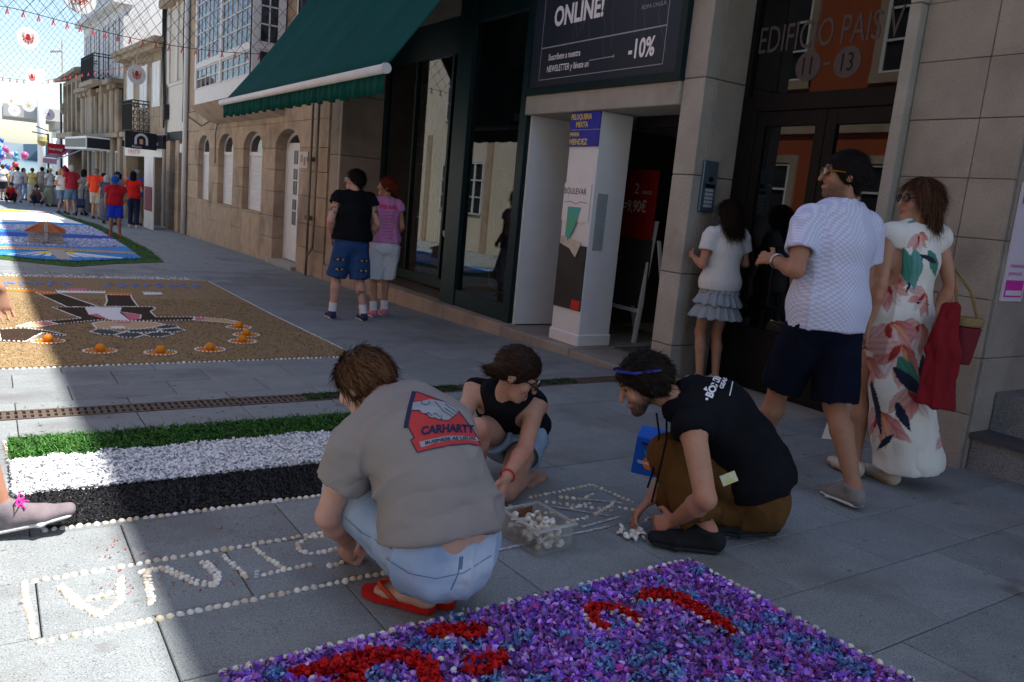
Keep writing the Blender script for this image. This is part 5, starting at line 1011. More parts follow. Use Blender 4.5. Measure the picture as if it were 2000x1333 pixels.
# ================================================================ figures: smooth distance-field bodies meshed with surface nets
def V3(*a): return np.array(a if len(a) > 1 else a[0], float)
def nrm_(v): v = np.asarray(v, float); return v/(np.linalg.norm(v)+1e-12)
class Blob:
    def __init__(s, vox=.008): s.vox = vox; s.P = []
    def _add(s, fn, lo, hi, k, op): s.P.append((fn, np.array(lo), np.array(hi), k, op)); return s
    def cap(s, a, ra, b, rb, k=.02, op='add'):
        a, b = V3(a), V3(b); d = b-a; L2 = d@d+1e-9; m = max(ra, rb)
        def fn(X, Y, Z):
            t = np.clip(((X-a[0])*d[0]+(Y-a[1])*d[1]+(Z-a[2])*d[2])/L2, 0, 1)
            return np.sqrt((X-a[0]-t*d[0])**2+(Y-a[1]-t*d[1])**2+(Z-a[2]-t*d[2])**2)-(ra+(rb-ra)*t)
        return s._add(fn, np.minimum(a, b)-m, np.maximum(a, b)+m, k, op)
    def cone(s, a, ra, b, rb, k=.015, op='add'):
        """flat-ended cone"""
        a, b = V3(a), V3(b); d = b-a; L = np.linalg.norm(d); w = d/L; m = max(ra, rb)*1.1
        def fn(X, Y, Z):
            h = (X-a[0])*w[0]+(Y-a[1])*w[1]+(Z-a[2])*w[2]; t = np.clip(h/L, 0, 1)
            r = np.sqrt(np.maximum((X-a[0])**2+(Y-a[1])**2+(Z-a[2])**2-h*h, 0)); return np.maximum(r-(ra+(rb-ra)*t), np.maximum(-h, h-L))
        return s._add(fn, np.minimum(a, b)-m, np.maximum(a, b)+m, k, op)
    def loft(s, p, ra, q, rb, u, k=.03, op='add', flat=False):
        """elliptic segment: ra, rb = (half width along u, half depth)"""
        p, q = V3(p), V3(q); d = q-p; L = np.linalg.norm(d); w = d/L; u = nrm_(V3(u)-w*(V3(u)@w)); v = np.cross(w, u); m = max(*ra, *rb)
        def fn(X, Y, Z):
            x, y, z = X-p[0], Y-p[1], Z-p[2]; h = x*w[0]+y*w[1]+z*w[2]; t = np.clip(h/L, 0, 1)
            a = ra[0]+(rb[0]-ra[0])*t; b = ra[1]+(rb[1]-ra[1])*t; mn = np.minimum(a, b); e = h-t*L
            U_ = x*u[0]+y*u[1]+z*u[2]; V_ = x*v[0]+y*v[1]+z*v[2]
            if flat: return np.maximum((np.sqrt((U_/a)**2+(V_/b)**2)-1)*mn, np.maximum(-h, h-L))
            return (np.sqrt((U_/a)**2+(V_/b)**2+(e/mn)**2)-1)*mn
        return s._add(fn, np.minimum(p, q)-m, np.maximum(p, q)+m, k, op)
    def ell(s, c, r, ax=None, k=.02, op='add'):
        c = V3(c); r = V3(*r) if not np.isscalar(r) else V3(r, r, r); A = np.eye(3) if ax is None else np.array([nrm_(a) for a in ax]); m = r.max()
        def fn(X, Y, Z):
            x, y, z = X-c[0], Y-c[1], Z-c[2]; q = [(x*A[i, 0]+y*A[i, 1]+z*A[i, 2])/r[i] for i in range(3)]
            return (np.sqrt(q[0]**2+q[1]**2+q[2]**2)-1)*r.min()
        return s._add(fn, c-m, c+m, k, op)
    def cut(s, p, n, k=.004):
        """remove everything on the side n points to"""
        p = V3(p); n = nrm_(n); return s._add(lambda X, Y, Z: (X-p[0])*n[0]+(Y-p[1])*n[1]+(Z-p[2])*n[2], None, None, k, 'cut')
    def mesh(s):
        vx = s.vox; adds = [q for q in s.P if q[4] == 'add']
        lo = np.min([q[1] for q in adds], 0)-4*vx-.012; hi = np.max([q[2] for q in adds], 0)+4*vx+.012
        n = np.ceil((hi-lo)/vx).astype(int)+1; D = np.full(n, 1., np.float32); ax = [lo[i]+vx*np.arange(n[i]) for i in range(3)]
        for fn, a, b, k, op in s.P:
            if op == 'cut': sl_ = (slice(None),)*3
            else:
                g = k+3*vx+.01; i0 = np.clip(np.floor((a-g-lo)/vx).astype(int), 0, n); i1 = np.clip(np.ceil((b+g-lo)/vx).astype(int)+1, 0, n)
                if (i1 <= i0).any(): continue
                sl_ = tuple(slice(i0[i], i1[i]) for i in range(3))
            X, Y, Z = ax[0][sl_[0]][:, None, None], ax[1][sl_[1]][None, :, None], ax[2][sl_[2]][None, None, :]
            d = fn(X, Y, Z).astype(np.float32); c = D[sl_]
            if op == 'add': h = np.clip(.5+.5*(c-d)/k, 0, 1); D[sl_] = c+(d-c)*h-k*h*(1-h)
            else:
                if op == 'sub': d = -d
                h = np.clip(.5-.5*(c-d)/k, 0, 1); D[sl_] = c+(d-c)*h+k*h*(1-h)
        return surfnet(D, lo, vx)
def surfnet(D, lo, vx):
    ins = D < 0; n = np.array(D.shape); C = np.zeros(n-1, np.int8)
    for a in (0, 1):
        for b in (0, 1):
            for c in (0, 1): C += ins[a:n[0]-1+a, b:n[1]-1+b, c:n[2]-1+c]
    act = (C > 0) & (C < 8); I = np.argwhere(act); idx = np.full(n-1, -1, np.int32); idx[act] = np.arange(len(I))
    acc = np.zeros((len(I), 3)); cnt = np.zeros(len(I)); cor = [(a, b, c) for a in (0, 1) for b in (0, 1) for c in (0, 1)]
    val = {c: D[I[:, 0]+c[0], I[:, 1]+c[1], I[:, 2]+c[2]].astype(float) for c in cor}
    for c in cor:
        for ax in range(3):
            if c[ax] == 0:
                e = list(c); e[ax] = 1; e = tuple(e); v0, v1 = val[c], val[e]; m_ = (v0 < 0) != (v1 < 0); t = np.where(m_, v0/(v0-v1+1e-20), 0)
                p = np.tile(np.array(c, float), (len(I), 1)); p[:, ax] = t; acc += p*m_[:, None]; cnt += m_
    V = lo+vx*(I+acc/cnt[:, None]); Q = []
    for ax in range(3):
        a1, a2 = (ax+1) % 3, (ax+2) % 3; s0 = [slice(None)]*3; s1 = [slice(None)]*3; s0[ax] = slice(0, -1); s1[ax] = slice(1, None)
        A, B = ins[tuple(s0)], ins[tuple(s1)]; E = np.argwhere(A != B); ok = (E[:, a1] > 0) & (E[:, a2] > 0) & (E[:, a1] < n[a1]-1) & (E[:, a2] < n[a2]-1); E = E[ok]
        if not len(E): continue
        def at(d1, d2): q = E.copy(); q[:, a1] += d1; q[:, a2] += d2; return idx[q[:, 0], q[:, 1], q[:, 2]]
        q = np.stack([at(-1, -1), at(0, -1), at(0, 0), at(-1, 0)], 1); fl = ~A[E[:, 0], E[:, 1], E[:, 2]]; q[fl] = q[fl][:, ::-1]; Q.append(q)
    Q = np.concatenate(Q); return V, Q[(Q >= 0).all(1)]
def vnormals(V, Q):
    fn = np.cross(V[Q[:, 2]]-V[Q[:, 0]], V[Q[:, 3]]-V[Q[:, 1]]); N = np.zeros_like(V)
    for k in range(4): np.add.at(N, Q[:, k], fn)
    return N/(np.linalg.norm(N, axis=1)[:, None]+1e-12)
def relax(V, Q, it=2, w=.5):
    E = np.concatenate([Q[:, [0, 1]], Q[:, [1, 2]], Q[:, [2, 3]], Q[:, [3, 0]]])
    for _ in range(it):
        S = np.zeros_like(V); c = np.zeros(len(V)); np.add.at(S, E[:, 0], V[E[:, 1]]); np.add.at(S, E[:, 1], V[E[:, 0]]); np.add.at(c, E[:, 0], 1); np.add.at(c, E[:, 1], 1); V = V*(1-w)+w*S/c[:, None]
    return V
def folds(V, Q, amp, sc, seed=0, ax=(0, 0, 1), stretch=.35):
    """cloth creases: ridged noise, drawn out along ax"""
    N = vnormals(V, Q); a = nrm_(ax); P = V*sc; P = P+np.outer(V@a, a)*sc*(stretch-1)
    wv = np.stack([vnoise(P*.6+7.1, seed+1), vnoise(P*.6+3.3, seed+2), vnoise(P*.6+9.7, seed+3)], 1)*1.4
    n1 = 1-np.abs(2*vnoise(P+wv, seed)-1); n2 = 1-np.abs(2*vnoise(P*2.1+wv, seed+5)-1)
    big = vnoise(P*.45+2.2, seed+9)
    return V+N*(amp*.55*(n1**2-.35)+amp*1.0*(n1**7)*big*1.6-amp*.2+amp*.55*(n2**6)*big)[:, None]
CREASES = []
def cloth(name, B, mat, parent, amp=.006, sc=9., seed=0, ax=(0, 0, 1), col=None, it=1, stretch=.35):
    V, Q = B.mesh(); V = relax(V, Q, it)
    for p, a, rad, am, fr in CREASES:      # bunched creases round a joint, running across axis a
        q = V-V3(p); a = nrm_(a); d2 = (q**2).sum(1)/rad**2; wob = (vnoise(V*9, seed+4)-.5)*5+(vnoise(V*21, seed+5)-.5)*2; V = V+vnormals(V, Q)*(am*np.exp(-d2)*(np.abs(np.sin(.5*(fr*(q@a)+wob)))**.7*2-1.2))[:, None]
    if amp: V = folds(V, Q, amp, sc, seed, ax, stretch)
    me = npmesh(name, V, Q)
    if col is not None: setcol(me, col(V) if callable(col) else np.tile(np.array(col, float), (len(V), 1)))
    o = link(name, me, mat, parent, smooth=True); return o, V, Q
# ---- skeleton helpers
def ik(a, c, l1, l2, pole):
    """middle joint of a two-bone chain a..c bending towards pole"""
    a, c = V3(a), V3(c); d = c-a; L = min(np.linalg.norm(d), (l1+l2)*.999); w = nrm_(d); x = (l1*l1-l2*l2+L*L)/(2*L); h = math.sqrt(max(l1*l1-x*x, 0)); p = V3(pole); p = nrm_(p-w*(p@w)); return a+w*x+p*h
SKIN = M('skin', attr=True, col2=(.90, .80, .78), ns=28, rough=.52, spec=.35, bump=.0006, bs=220)
def skinmat(): return SKIN
def stand(x, y, f, Hh=1.72, z=None, female=False, step=(.0, .0), spread=.09, lean=0., side=0.):
    """joints of a standing or striding figure; f = heading (2-D); step = forward offset of left, right foot"""
    s = Hh/1.75; f3 = nrm_((f[0], f[1], 0)); r3 = V3(f3[1], -f3[0], 0); up = V3(0, 0, 1); z = gz(y) if z is None else z; b = V3(x, y, z)
    sw = (.165 if female else .19)*s; hw = (.088 if female else .085)*s; J = {'s': s, 'f': f3, 'r': r3, 'base': b}
    drop = .35*max(abs(step[0]), abs(step[1]))**2; pel = b+up*(.945*s-drop)+r3*side; J['pel'] = pel; ln = f3*lean
    J['neck'] = b+up*(1.475*s-drop)+ln+r3*side*.5; J['head'] = b+up*(1.625*s-drop)+ln*1.15+r3*side*.4+f3*.015
    for k, e, st in (('L', -1, step[0]), ('R', 1, step[1])):
        J['hip'+k] = pel+r3*e*hw-up*.03*s; J['ank'+k] = b+r3*e*spread+f3*st+up*(.085*s+(.10*max(0, -st) if st < -.12 else 0))
        J['kne'+k] = ik(J['hip'+k], J['ank'+k], .43*s, .42*s, f3); J['toe'+k] = J['ank'+k]+f3*.17*s-up*(.06*s+(.10*max(0, -st)*.9 if st < -.12 else 0)); J['sh'+k] = b+up*(1.425*s-drop)+r3*(e*sw+side*.5)+ln
        J['el'+k] = J['sh'+k]+r3*e*.05-f3*.03-up*.29*s; J['wr'+k] = J['el'+k]+f3*.05+r3*e*.01-up*.25*s
    J['hf'] = f3; return J
def spine(J, bulge=(0, 0, 0)):
    p, q = V3(J['pel']), V3(J['neck']); c = (p+q)/2+V3(bulge); hr = nrm_(V3(J['hipR'])-V3(J['hipL'])); sr = nrm_(V3(J['shR'])-V3(J['shL']))
    def B(t): return (1-t)**2*p+2*t*(1-t)*c+t*t*q
    def U(t): return nrm_(hr*(1-t)+sr*t)
    return B, U
def torso(b, J, inf=0., bulge=(0, 0, 0), fem=False, s=1., t0=-.06, hem=0., k=.04, belly=0.):
    Bz, U = spine(J, bulge)
    st = [(t0, .155, .112), (.10, .165, .12), (.34, .138 if not fem else .118, .105+belly), (.66, .162 if not fem else .138, .118), (.88, .148 if not fem else .125, .088)]
    st = [(t, (a+inf+(hem*(1-t) if hem else 0))*s, (d+inf+(hem*(1-t) if hem else 0))*s) for t, a, d in st]
    for (ta, a0, d0), (tb, a1, d1) in zip(st[:-1], st[1:]): b.loft(Bz(ta), (a0, d0), Bz(tb), (a1, d1), U((ta+tb)/2), k)
    return Bz, U
def hand(b, wr, d, n, s=1., curl=.5, spread=.10, side=1, grip=None):
    """palm + five fingers; d = direction of the palm, n = palm normal (fingers curl towards it), side = +1 if thumb is along cross(n,d)"""
    d = nrm_(d); n = nrm_(V3(n)-d*(V3(n)@d)); u = np.cross(n, d)*side; w = V3(wr)
    b.loft(w+d*.012*s, (.025*s, .016*s), w+d*.085*s, (.040*s, .015*s), u, .012)
    for i, (o, L) in enumerate(((.030, .074), (.010, .082), (-.011, .076), (-.031, .060))):
        a = w+d*.085*s+u*o*s; dd = nrm_(d+u*spread*(o/.03)); r = .0082*s
        for j, fr in enumerate((.42, .32, .26)):
            c = curl*(.55+.75*j); e = nrm_(dd*math.cos(c)+n*math.sin(c)); q = a+e*L*fr*s; b.cap(a, r, q, r*.92, .006); a = q; r *= .92
    a = w+d*.028*s+u*.030*s; e = nrm_(d*.65+u*.75+n*.25); q = a+e*.042*s; b.cap(a, .0125*s, q, .0105*s, .010); e = nrm_(d*.9+u*.25+n*.45); b.cap(q, .0105*s, q+e*.034*s, .008*s, .006)
def headparts(b, c, F, U, s=1., fem=False):
    F = nrm_(F); U = nrm_(V3(U)-F*(V3(U)@F)); Rr = np.cross(F, U); A = (Rr, F, U); c = V3(c)
    b.ell(c+U*.032*s-F*.012*s, (.074*s, .094*s, .082*s), A, .02); b.loft(c+F*.022*s+U*.012*s, (.063*s, .070*s), c+F*.052*s-U*.072*s, (.043*s, .036*s), Rr, .025)
    b.ell(c+F*.068*s-U*.096*s, (.024*s, .022*s, .018*s), A, .02); b.ell(c+F*.080*s+U*.030*s, (.046*s, .012*s, .010*s), A, .014)
    b.cap(c+F*.092*s+U*.018*s, .0075*s, c+F*.110*s-U*.024*s, .0125*s, .010); b.ell(c+F*.090*s-U*.058*s, (.024*s, .010*s, .010*s), A, .008)
    for e in (-1, 1):
        b.ell(c+Rr*e*.074*s-F*.010*s-U*.006*s, (.010*s, .020*s, .031*s), A, .006); b.ell(c+Rr*e*.045*s+F*.066*s-U*.022*s, (.022*s, .020*s, .022*s), A, .02)
        b.ell(c+Rr*e*.031*s+F*.098*s+U*.012*s, (.016*s, .012*s, .010*s), A, .008, 'sub')
    return F, U, Rr
def facecol(V, col, c, F, U, Rr, s, skin, beard=0., lips=(.45, .16, .14), brow=(.03, .02, .015)):
    q = V-V3(c); x, y, z = q@Rr/s, q@F/s, q@U/s; hd = (np.abs(x) < .09) & (np.abs(z) < .14) & (y > -.1) & (y < .14)
    def ellm(cx, cz, rx, rz, y0=.055): return hd & (y > y0) & (((np.abs(x)-cx)/rx)**2+((z-cz)/rz)**2 < 1)
    col[ellm(0, -.058, .024, .0095)] = lips; col[ellm(.031, .036, .021, .0055)] = brow; col[ellm(.031, .014, .014, .0065)] = (.06, .045, .04)
    col[ellm(.045, -.022, .020, .018)] *= V3(1.06, .86, .84)
    if beard:
        w = np.clip((-.034-z-.35*np.clip(.055-np.abs(x), 0, .05))/.026, 0, 1)*np.clip((y+.022)/.03, 0, 1)*np.clip((z+.135)/.02, 0, 1); w = np.maximum(w, np.clip((.010-z)/.03, 0, 1)*np.clip((np.abs(x)-.050)/.012, 0, 1)*np.clip(1-np.abs(y-.014)/.024, 0, 1)*(z > -.1)); w = np.maximum(w, .9*ellm(0, -.043, .034, .008, .07)); w = w*hd*~ellm(0, -.058, .024, .0105)*beard
        w = (w*(.8+.4*vnoise(V*90, 3))).clip(0, 1)[:, None]; col[:] = col*(1-w)+V3(.030, .021, .016)*w
    return col
def limbs(b, J, s, fem=False, arms=True, foot=True, hands=True):
    m = .90 if fem else 1.
    for k in 'LR':
        h, n, a = V3(J['hip'+k]), V3(J['kne'+k]), V3(J['ank'+k]); b.cap(h, .084*s*(1.02 if fem else 1), n, .054*s*m, .03); back = V3(J.get('f', (0, 1, 0)))
        ax = nrm_(a-n); bk = nrm_((h-n)-ax*((h-n)@ax)) if np.linalg.norm(np.cross(nrm_(h-n), ax)) > .25 else -back
        cf = n+(a-n)*.32+bk*.012*s; b.cap(n, .052*s*m, cf, .056*s*m, .02); b.cap(cf, .055*s*m, a, .036*s*m, .02)
        if foot and 'toe'+k in J:
            t = V3(J['toe'+k]); d = nrm_(t-a); fd = V3(d[0], d[1], 0); fd = nrm_(fd); lat = np.cross(fd, (0, 0, 1)); he = V3(a[0], a[1], a[2])-fd*.032*s; he[2] = a[2]-.048*s
            b.cap(a, .036*s, he, .030*s, .015); ball = he+(t-he)*.72; b.loft(he, (.030*s, .028*s), ball, (.044*s, .024*s), lat, .02)
            for i, (o, L) in enumerate(((-.028, .05), (-.010, .052), (.006, .048), (.020, .042), (.032, .034))):
                e = o*(1 if k == 'L' else -1); st = ball+lat*e*s*-1; b.cap(st, .0125*s if i else .016*s, st+nrm_(t-ball)*L*s, .0095*s if i else .013*s, .007)
        if arms:
            S_, E, W_ = V3(J['sh'+k]), V3(J['el'+k]), V3(J['wr'+k]); b.ell(S_, .060*s*m, None, .03); b.cap(S_, .052*s*m, E, .040*s*m, .025); b.cap(E, .040*s*m, E+(W_-E)*.3, .042*s*m, .015); b.cap(E+(W_-E)*.3, .042*s*m, W_, .026*s*m, .015)
            if hands:
                hd = J.get('hand'+k, {}); dd = hd.get('d', nrm_(W_-E)); nn = hd.get('n', -V3(J.get('r', (1, 0, 0))) if k == 'R' else V3(J.get('r', (1, 0, 0)))); hand(b, W_, dd, nn, s*(.92 if fem else 1), hd.get('curl', .45), hd.get('spread', .1), hd.get('side', 1))
def body(name, J, skin, label, group=None, vox=.008, fem=False, bulge=(0, 0, 0), headF=None, headU=(0, 0, 1), beard=0., paint=None, arms=True, hands=True, foot=True, lips=(.45, .16, .14), brow=(.03, .02, .015), cat='person', belly=0.):
    s = J['s']; b = Blob(vox); torso(b, J, 0, bulge, fem, s, belly=belly); limbs(b, J, s, fem, arms, foot, hands); hF = headF if headF is not None else J['hf']; c = V3(J['head'])
    b.cap(V3(J['neck']), .055*s*(.86 if fem else 1), c-nrm_(headU)*.03*s-nrm_(hF)*.018*s, .052*s*(.85 if fem else 1), .025); F, U, Rr = headparts(b, c, hF, headU, s, fem)
    V, Q = b.mesh(); V = relax(V, Q, 1, .35); col = np.tile(V3(*skin), (len(V), 1))*(.94+.12*vnoise(V*14, 5))[:, None]
    for k in 'LR':
        for jn, rad in (('el', .05), ('kne', .06), ('wr', .0)):
            if rad: dd = np.linalg.norm(V-V3(J[jn+k]), axis=1); m_ = np.clip(1-dd/rad/1.6, 0, 1)[:, None]; col = col*(1-m_*(1-V3(1.03, .88, .86)))
        tip = np.linalg.norm(V-V3(J['wr'+k]), axis=1); m_ = np.clip(1-np.abs(tip-.15)/.08, 0, 1)[:, None]; col = col*(1-m_*(1-V3(1.05, .86, .84)))
    col = facecol(V, col, c, F, U, Rr, s, skin, beard, lips, brow)
    if paint: col = paint(V, col)
    base = V3(J.get('base', J['pel'])); base = V3(base[0], base[1], gz(base[1])) if 'base' not in J else base
    me = npmesh(name, V-base, Q); setcol(me, col); o = link(name, me, SKIN, smooth=True); o.location = base; J['hd'] = (c, F, U, Rr); J['obj'] = o; J['bulge'] = bulge; J['fem'] = fem
    return tag(o, label, cat, group)
def strands(name, V, Q, mat, parent, n, L, flow, curl=.0, w=.0022, lift=.12, seed=0, col=((.03, .02, .015), (.08, .05, .035)), center=None, segs=4):
    """hair: thin tapering ribbons combed over the surface"""
    r = np.random.default_rng(seed); N = vnormals(V, Q); i = r.integers(0, len(V), n); P = V[i].copy(); nn = N[i]; fl = flow(P) if callable(flow) else np.tile(V3(flow), (n, 1))
    d = fl-nn*np.sum(fl*nn, 1)[:, None]; d = d/(np.linalg.norm(d, axis=1)[:, None]+1e-9); d = d+r.normal(0, .22, d.shape); ln = L*r.uniform(.6, 1.25, n); rows_ = []; tw = np.cross(nn, d); tw /= (np.linalg.norm(tw, axis=1)[:, None]+1e-9); ph = r.uniform(0, 6.28, n); P = P-nn*.003
    for k in range(segs+1):
        t = k/segs; ww = w*(1-t*.8); off = tw*(np.sin(ph+t*5)*curl)[:, None]; c = P+off; rows_.append(np.stack([c-tw*ww, c+tw*ww], 1)); st = d+nn*lift*(1-1.6*t)+nn*(np.cos(ph+t*5)*curl*20)[:, None]; P = P+st*(ln/segs)[:, None]; d = d+np.array([0, 0, -.10])
    X = np.stack(rows_, 1).reshape(n, -1, 3); V2 = X.reshape(-1, 3); b = (np.arange(n)*2*(segs+1))[:, None]; F = np.concatenate([b+np.array([[2*k, 2*k+1, 2*k+3, 2*k+2]]) for k in range(segs)]); me = npmesh(name, V2, F); t = r.uniform(0, 1, n)[:, None]; setcol(me, np.repeat(V3(*col[0])*(1-t)+V3(*col[1])*t, 2*(segs+1), 0)); return link(name, me, mat, parent, smooth=True)
HAIRM = M('hair', attr=True, rough=.55, spec=.10)
def hair(J, style='short', col=((.02, .014, .01), (.06, .04, .028)), vox=.008, n=1400, L=.05, curl=.0, seed=0, thick=.014, name='hair', lift=.15):
    c, F, U, Rr = J['hd']; s = J['s']; A = (Rr, F, U); b = Blob(vox); T = thick
    b.ell(c+U*.034*s-F*.014*s, (.074*s+T, .094*s+T, .082*s+T), A, .01)
    if style in ('short', 'curly'): b.loft(c-F*.055*s+U*.0*s, (.062*s+T, .045*s+T), c-F*.058*s-U*.055*s, (.048*s+T, .030*s), Rr, .02); b.cut(c+(F*.80-U*.62)*.034*s, F*.80-U*.62); b.cut(c-U*.085*s, -U)
    elif style == 'bob':
        for e in (-1, 1): b.loft(c+Rr*e*.062*s+U*.02*s-F*.015*s, (.035*s, .078*s), c+Rr*e*.072*s-U*.105*s-F*.02*s, (.030*s, .066*s), Rr, .03)
        b.loft(c-F*.07*s+U*.02*s, (.085*s, .045*s), c-F*.078*s-U*.115*s, (.082*s, .040*s), Rr, .03); b.cut(c+F*.046*s+U*.03*s, F*.86-U*.5)
    elif style == 'long':
        b.loft(c-F*.065*s+U*.02*s, (.083*s, .05*s), c-F*.092*s-U*.19*s, (.088*s, .036*s), Rr, .03)
        for e in (-1, 1): b.loft(c+Rr*e*.068*s-F*.02*s, (.025*s, .06*s), c+Rr*e*.075*s-U*.12*s-F*.04*s, (.022*s, .05*s), Rr, .03)
        b.cut(c+F*.035*s+U*.03*s, F*.84-U*.54)
    elif style == 'bun': b.ell(c-F*.098*s-U*.055*s, (.034*s, .030*s, .034*s), A, .03); b.loft(c-F*.05*s, (.07*s+T, .05*s), c-F*.06*s-U*.03*s, (.055*s, .03*s), Rr, .02); b.cut(c+(F*.80-U*.60)*.036*s, F*.80-U*.60)
    V, Q = b.mesh(); V = relax(V, Q, 1); V = V+vnormals(V, Q)*((vnoise(V*55, seed)-.5)*.010*(1.8 if style == 'curly' else .8))[:, None]; me = npmesh(name, V, Q); setcol(me, np.tile(V3(*col[0])*.8, (len(V), 1))); o = link(name, me, HAIRM, J['obj'], smooth=True)
    if n:
        if style in ('short', 'curly'): fl = lambda P: -F*.5-U*.25+(P-c-U*.12*s)*3.
        elif style == 'bun': fl = lambda P: np.tile(-F-U*.2, (len(P), 1))
        else: fl = lambda P: np.tile(-U, (len(P), 1))+np.outer((P-c)@Rr, Rr)*2.
        strands('strands', V, Q, HAIRM, o, n, L*s, fl, curl, seed=seed, col=col, lift=lift)
    return o
# ---- garments on a skeleton
def tee(J, mat, inf=.016, sleeve=.55, hemt=-.02, vox=.008, amp=.006, seed=1, name='shirt', hem=.012, neckr=.068, slr=.026, col=None, sleeves='LR', k=.03, ax=(0, 0, 1), cutdir=None, sc=9., belly=0., fitk=1., stretch=.35):
    s = J['s']; b = Blob(vox); Bz, U = torso(b, J, inf, J['bulge'], J['fem'], s, hemt-.05, hem, .04, belly=belly); m = .9 if J['fem'] else 1.
    b.cut(Bz(hemt), cutdir if cutdir is not None else Bz(hemt)-Bz(hemt+.1))
    for kk in 'LR':
        S_, E = V3(J['sh'+kk]), V3(J['el'+kk]); b.ell(S_-(S_-V3(J['neck']))*.06, .064*s*m+inf*.5, None, .04)
        if kk in sleeves and sleeve > 0:
            e = S_+(E-S_)*sleeve; b.cone(S_+(E-S_)*.02, (.056*m)*s+slr*.7, e, .048*s*m+slr, .03)
    N = V3(J['neck']); b.cap(V3(J['sh'+'L'])*.35+N*.65, .062*s*m, V3(J['shR'])*.35+N*.65, .062*s*m, .03)
    for kk in 'LR':
        S_, E = V3(J['sh'+kk]), V3(J['el'+kk])
        if kk in sleeves and sleeve > 0: e = S_+(E-S_)*sleeve; d = nrm_(E-S_); b.cone(e-d*.03, .048*s*m+slr-.017, e+d*.03, .048*s*m+slr-.015, .004, 'sub')
        elif kk not in sleeves or sleeve <= 0: d = nrm_(E-S_); b.cone(S_+d*.012+(S_-N)*.06, .085*s, S_+d*.2+(S_-N)*.1, .10*s, .006, 'sub')
    up = nrm_(V3(J['hd'][0])-N); b.cone(N+up*.028, neckr*s*.8, N+up*.14, neckr*s*1.25, .006, 'sub')
    return cloth(name, b, mat, J['obj'], amp, sc, seed, ax, col, stretch=stretch)
def legwear(J, mat, frac=.75, inf=.018, flare=.02, vox=.008, amp=.006, seed=2, name='shorts', top=.16, col=None, shin=0., sc=9., ax=(0, 0, 1), stretch=.35):
    """shorts (frac of the thigh) or trousers (shin = fraction of the shin)"""
    s = J['s']; b = Blob(vox); Bz, U = spine(J, J['bulge']); b.loft(Bz(-.06), ((.160+inf)*s, (.116+inf)*s), Bz(top), ((.150+inf)*s, (.112+inf)*s), U(0), .04); m = .92 if J['fem'] else 1.; b.cut(Bz(top), Bz(top)-Bz(top-.1))
    for kk in 'LR':
        h, n, a = V3(J['hip'+kk]), V3(J['kne'+kk]), V3(J['ank'+kk])
        if shin: b.cap(h, (.088+inf)*s, n, (.060+inf)*s*m, .035); e = n+(a-n)*shin; b.cone(n, (.060+inf)*s*m, e, (.040+flare+inf*.6)*s, .03)
        else: e = h+(n-h)*frac; b.cone(h+(n-h)*.02, (.088+inf)*s, e, (.066+inf+flare)*s, .035)
    for kk in 'LR':
        h, n, a = V3(J['hip'+kk]), V3(J['kne'+kk]), V3(J['ank'+kk])
        if not shin: e = h+(n-h)*frac; d = nrm_(n-h); b.cone(e-d*.035, (.066+inf+flare)*s-.018, e+d*.03, (.066+inf+flare)*s-.016, .004, 'sub')
    return cloth(name, b, mat, J['obj'], amp, sc, seed, ax, col, stretch=stretch)
def shoe(J, k, mat, solem, vox=.006, name='shoe', h=.05, lace=None, low=True):
    s = J['s']; a, t = V3(J['ank'+k]), V3(J['toe'+k]); d = t-a; fd = nrm_((d[0], d[1], 0)); lat = np.cross(fd, (0, 0, 1)); he = a-fd*.038*s; he[2] = a[2]-.052*s; tt = he+nrm_(t-he)*.245*s; tt[2] = min(t[2], tt[2]+.01)
    b = Blob(vox); b.loft(he, (.038*s, .032*s), he+(tt-he)*.65+V3(0, 0, .004), (.050*s, .030*s), lat, .02); b.loft(he+(tt-he)*.65, (.050*s, .030*s), tt, (.036*s, .022*s), lat, .02); b.cap(he+V3(0, 0, .02), .036*s, a+V3(0, 0, .0), .046*s, .02); b.cap(a+fd*.03*s-V3(0, 0, .012), .040*s, he+(tt-he)*.5+V3(0, 0, .012), .036*s, .02)
    b.cut(a+V3(0, 0, .012 if low else .05), V3(0, 0, 1)-fd*.15); o, _, _ = cloth(name, b, mat, J['obj'], 0)
    b = Blob(vox); ax_ = nrm_(tt-he); up = np.cross(lat, ax_); up = up if up[2] > 0 else -up; p = he-up*.022*s; q = tt-up*.014*s; b.loft(p, (.041*s, .014), p+(q-p)*.65, (.053*s, .014), lat, .015); b.loft(p+(q-p)*.65, (.053*s, .014), q, (.039*s, .012), lat, .015); cloth('sole', b, solem, o, 0)
    if lace is not None:
        mb = MB()
        for i in range(4): c = a+fd*(.045+.018*i)*s+V3(0, 0, .030-.011*i); mb.tube([c-lat*.026*s-V3(0, 0, .006), c+V3(0, 0, .006), c+lat*.026*s-V3(0, 0, .006)], .0035, 5)
        mb.build('laces', lace, o)
    return o
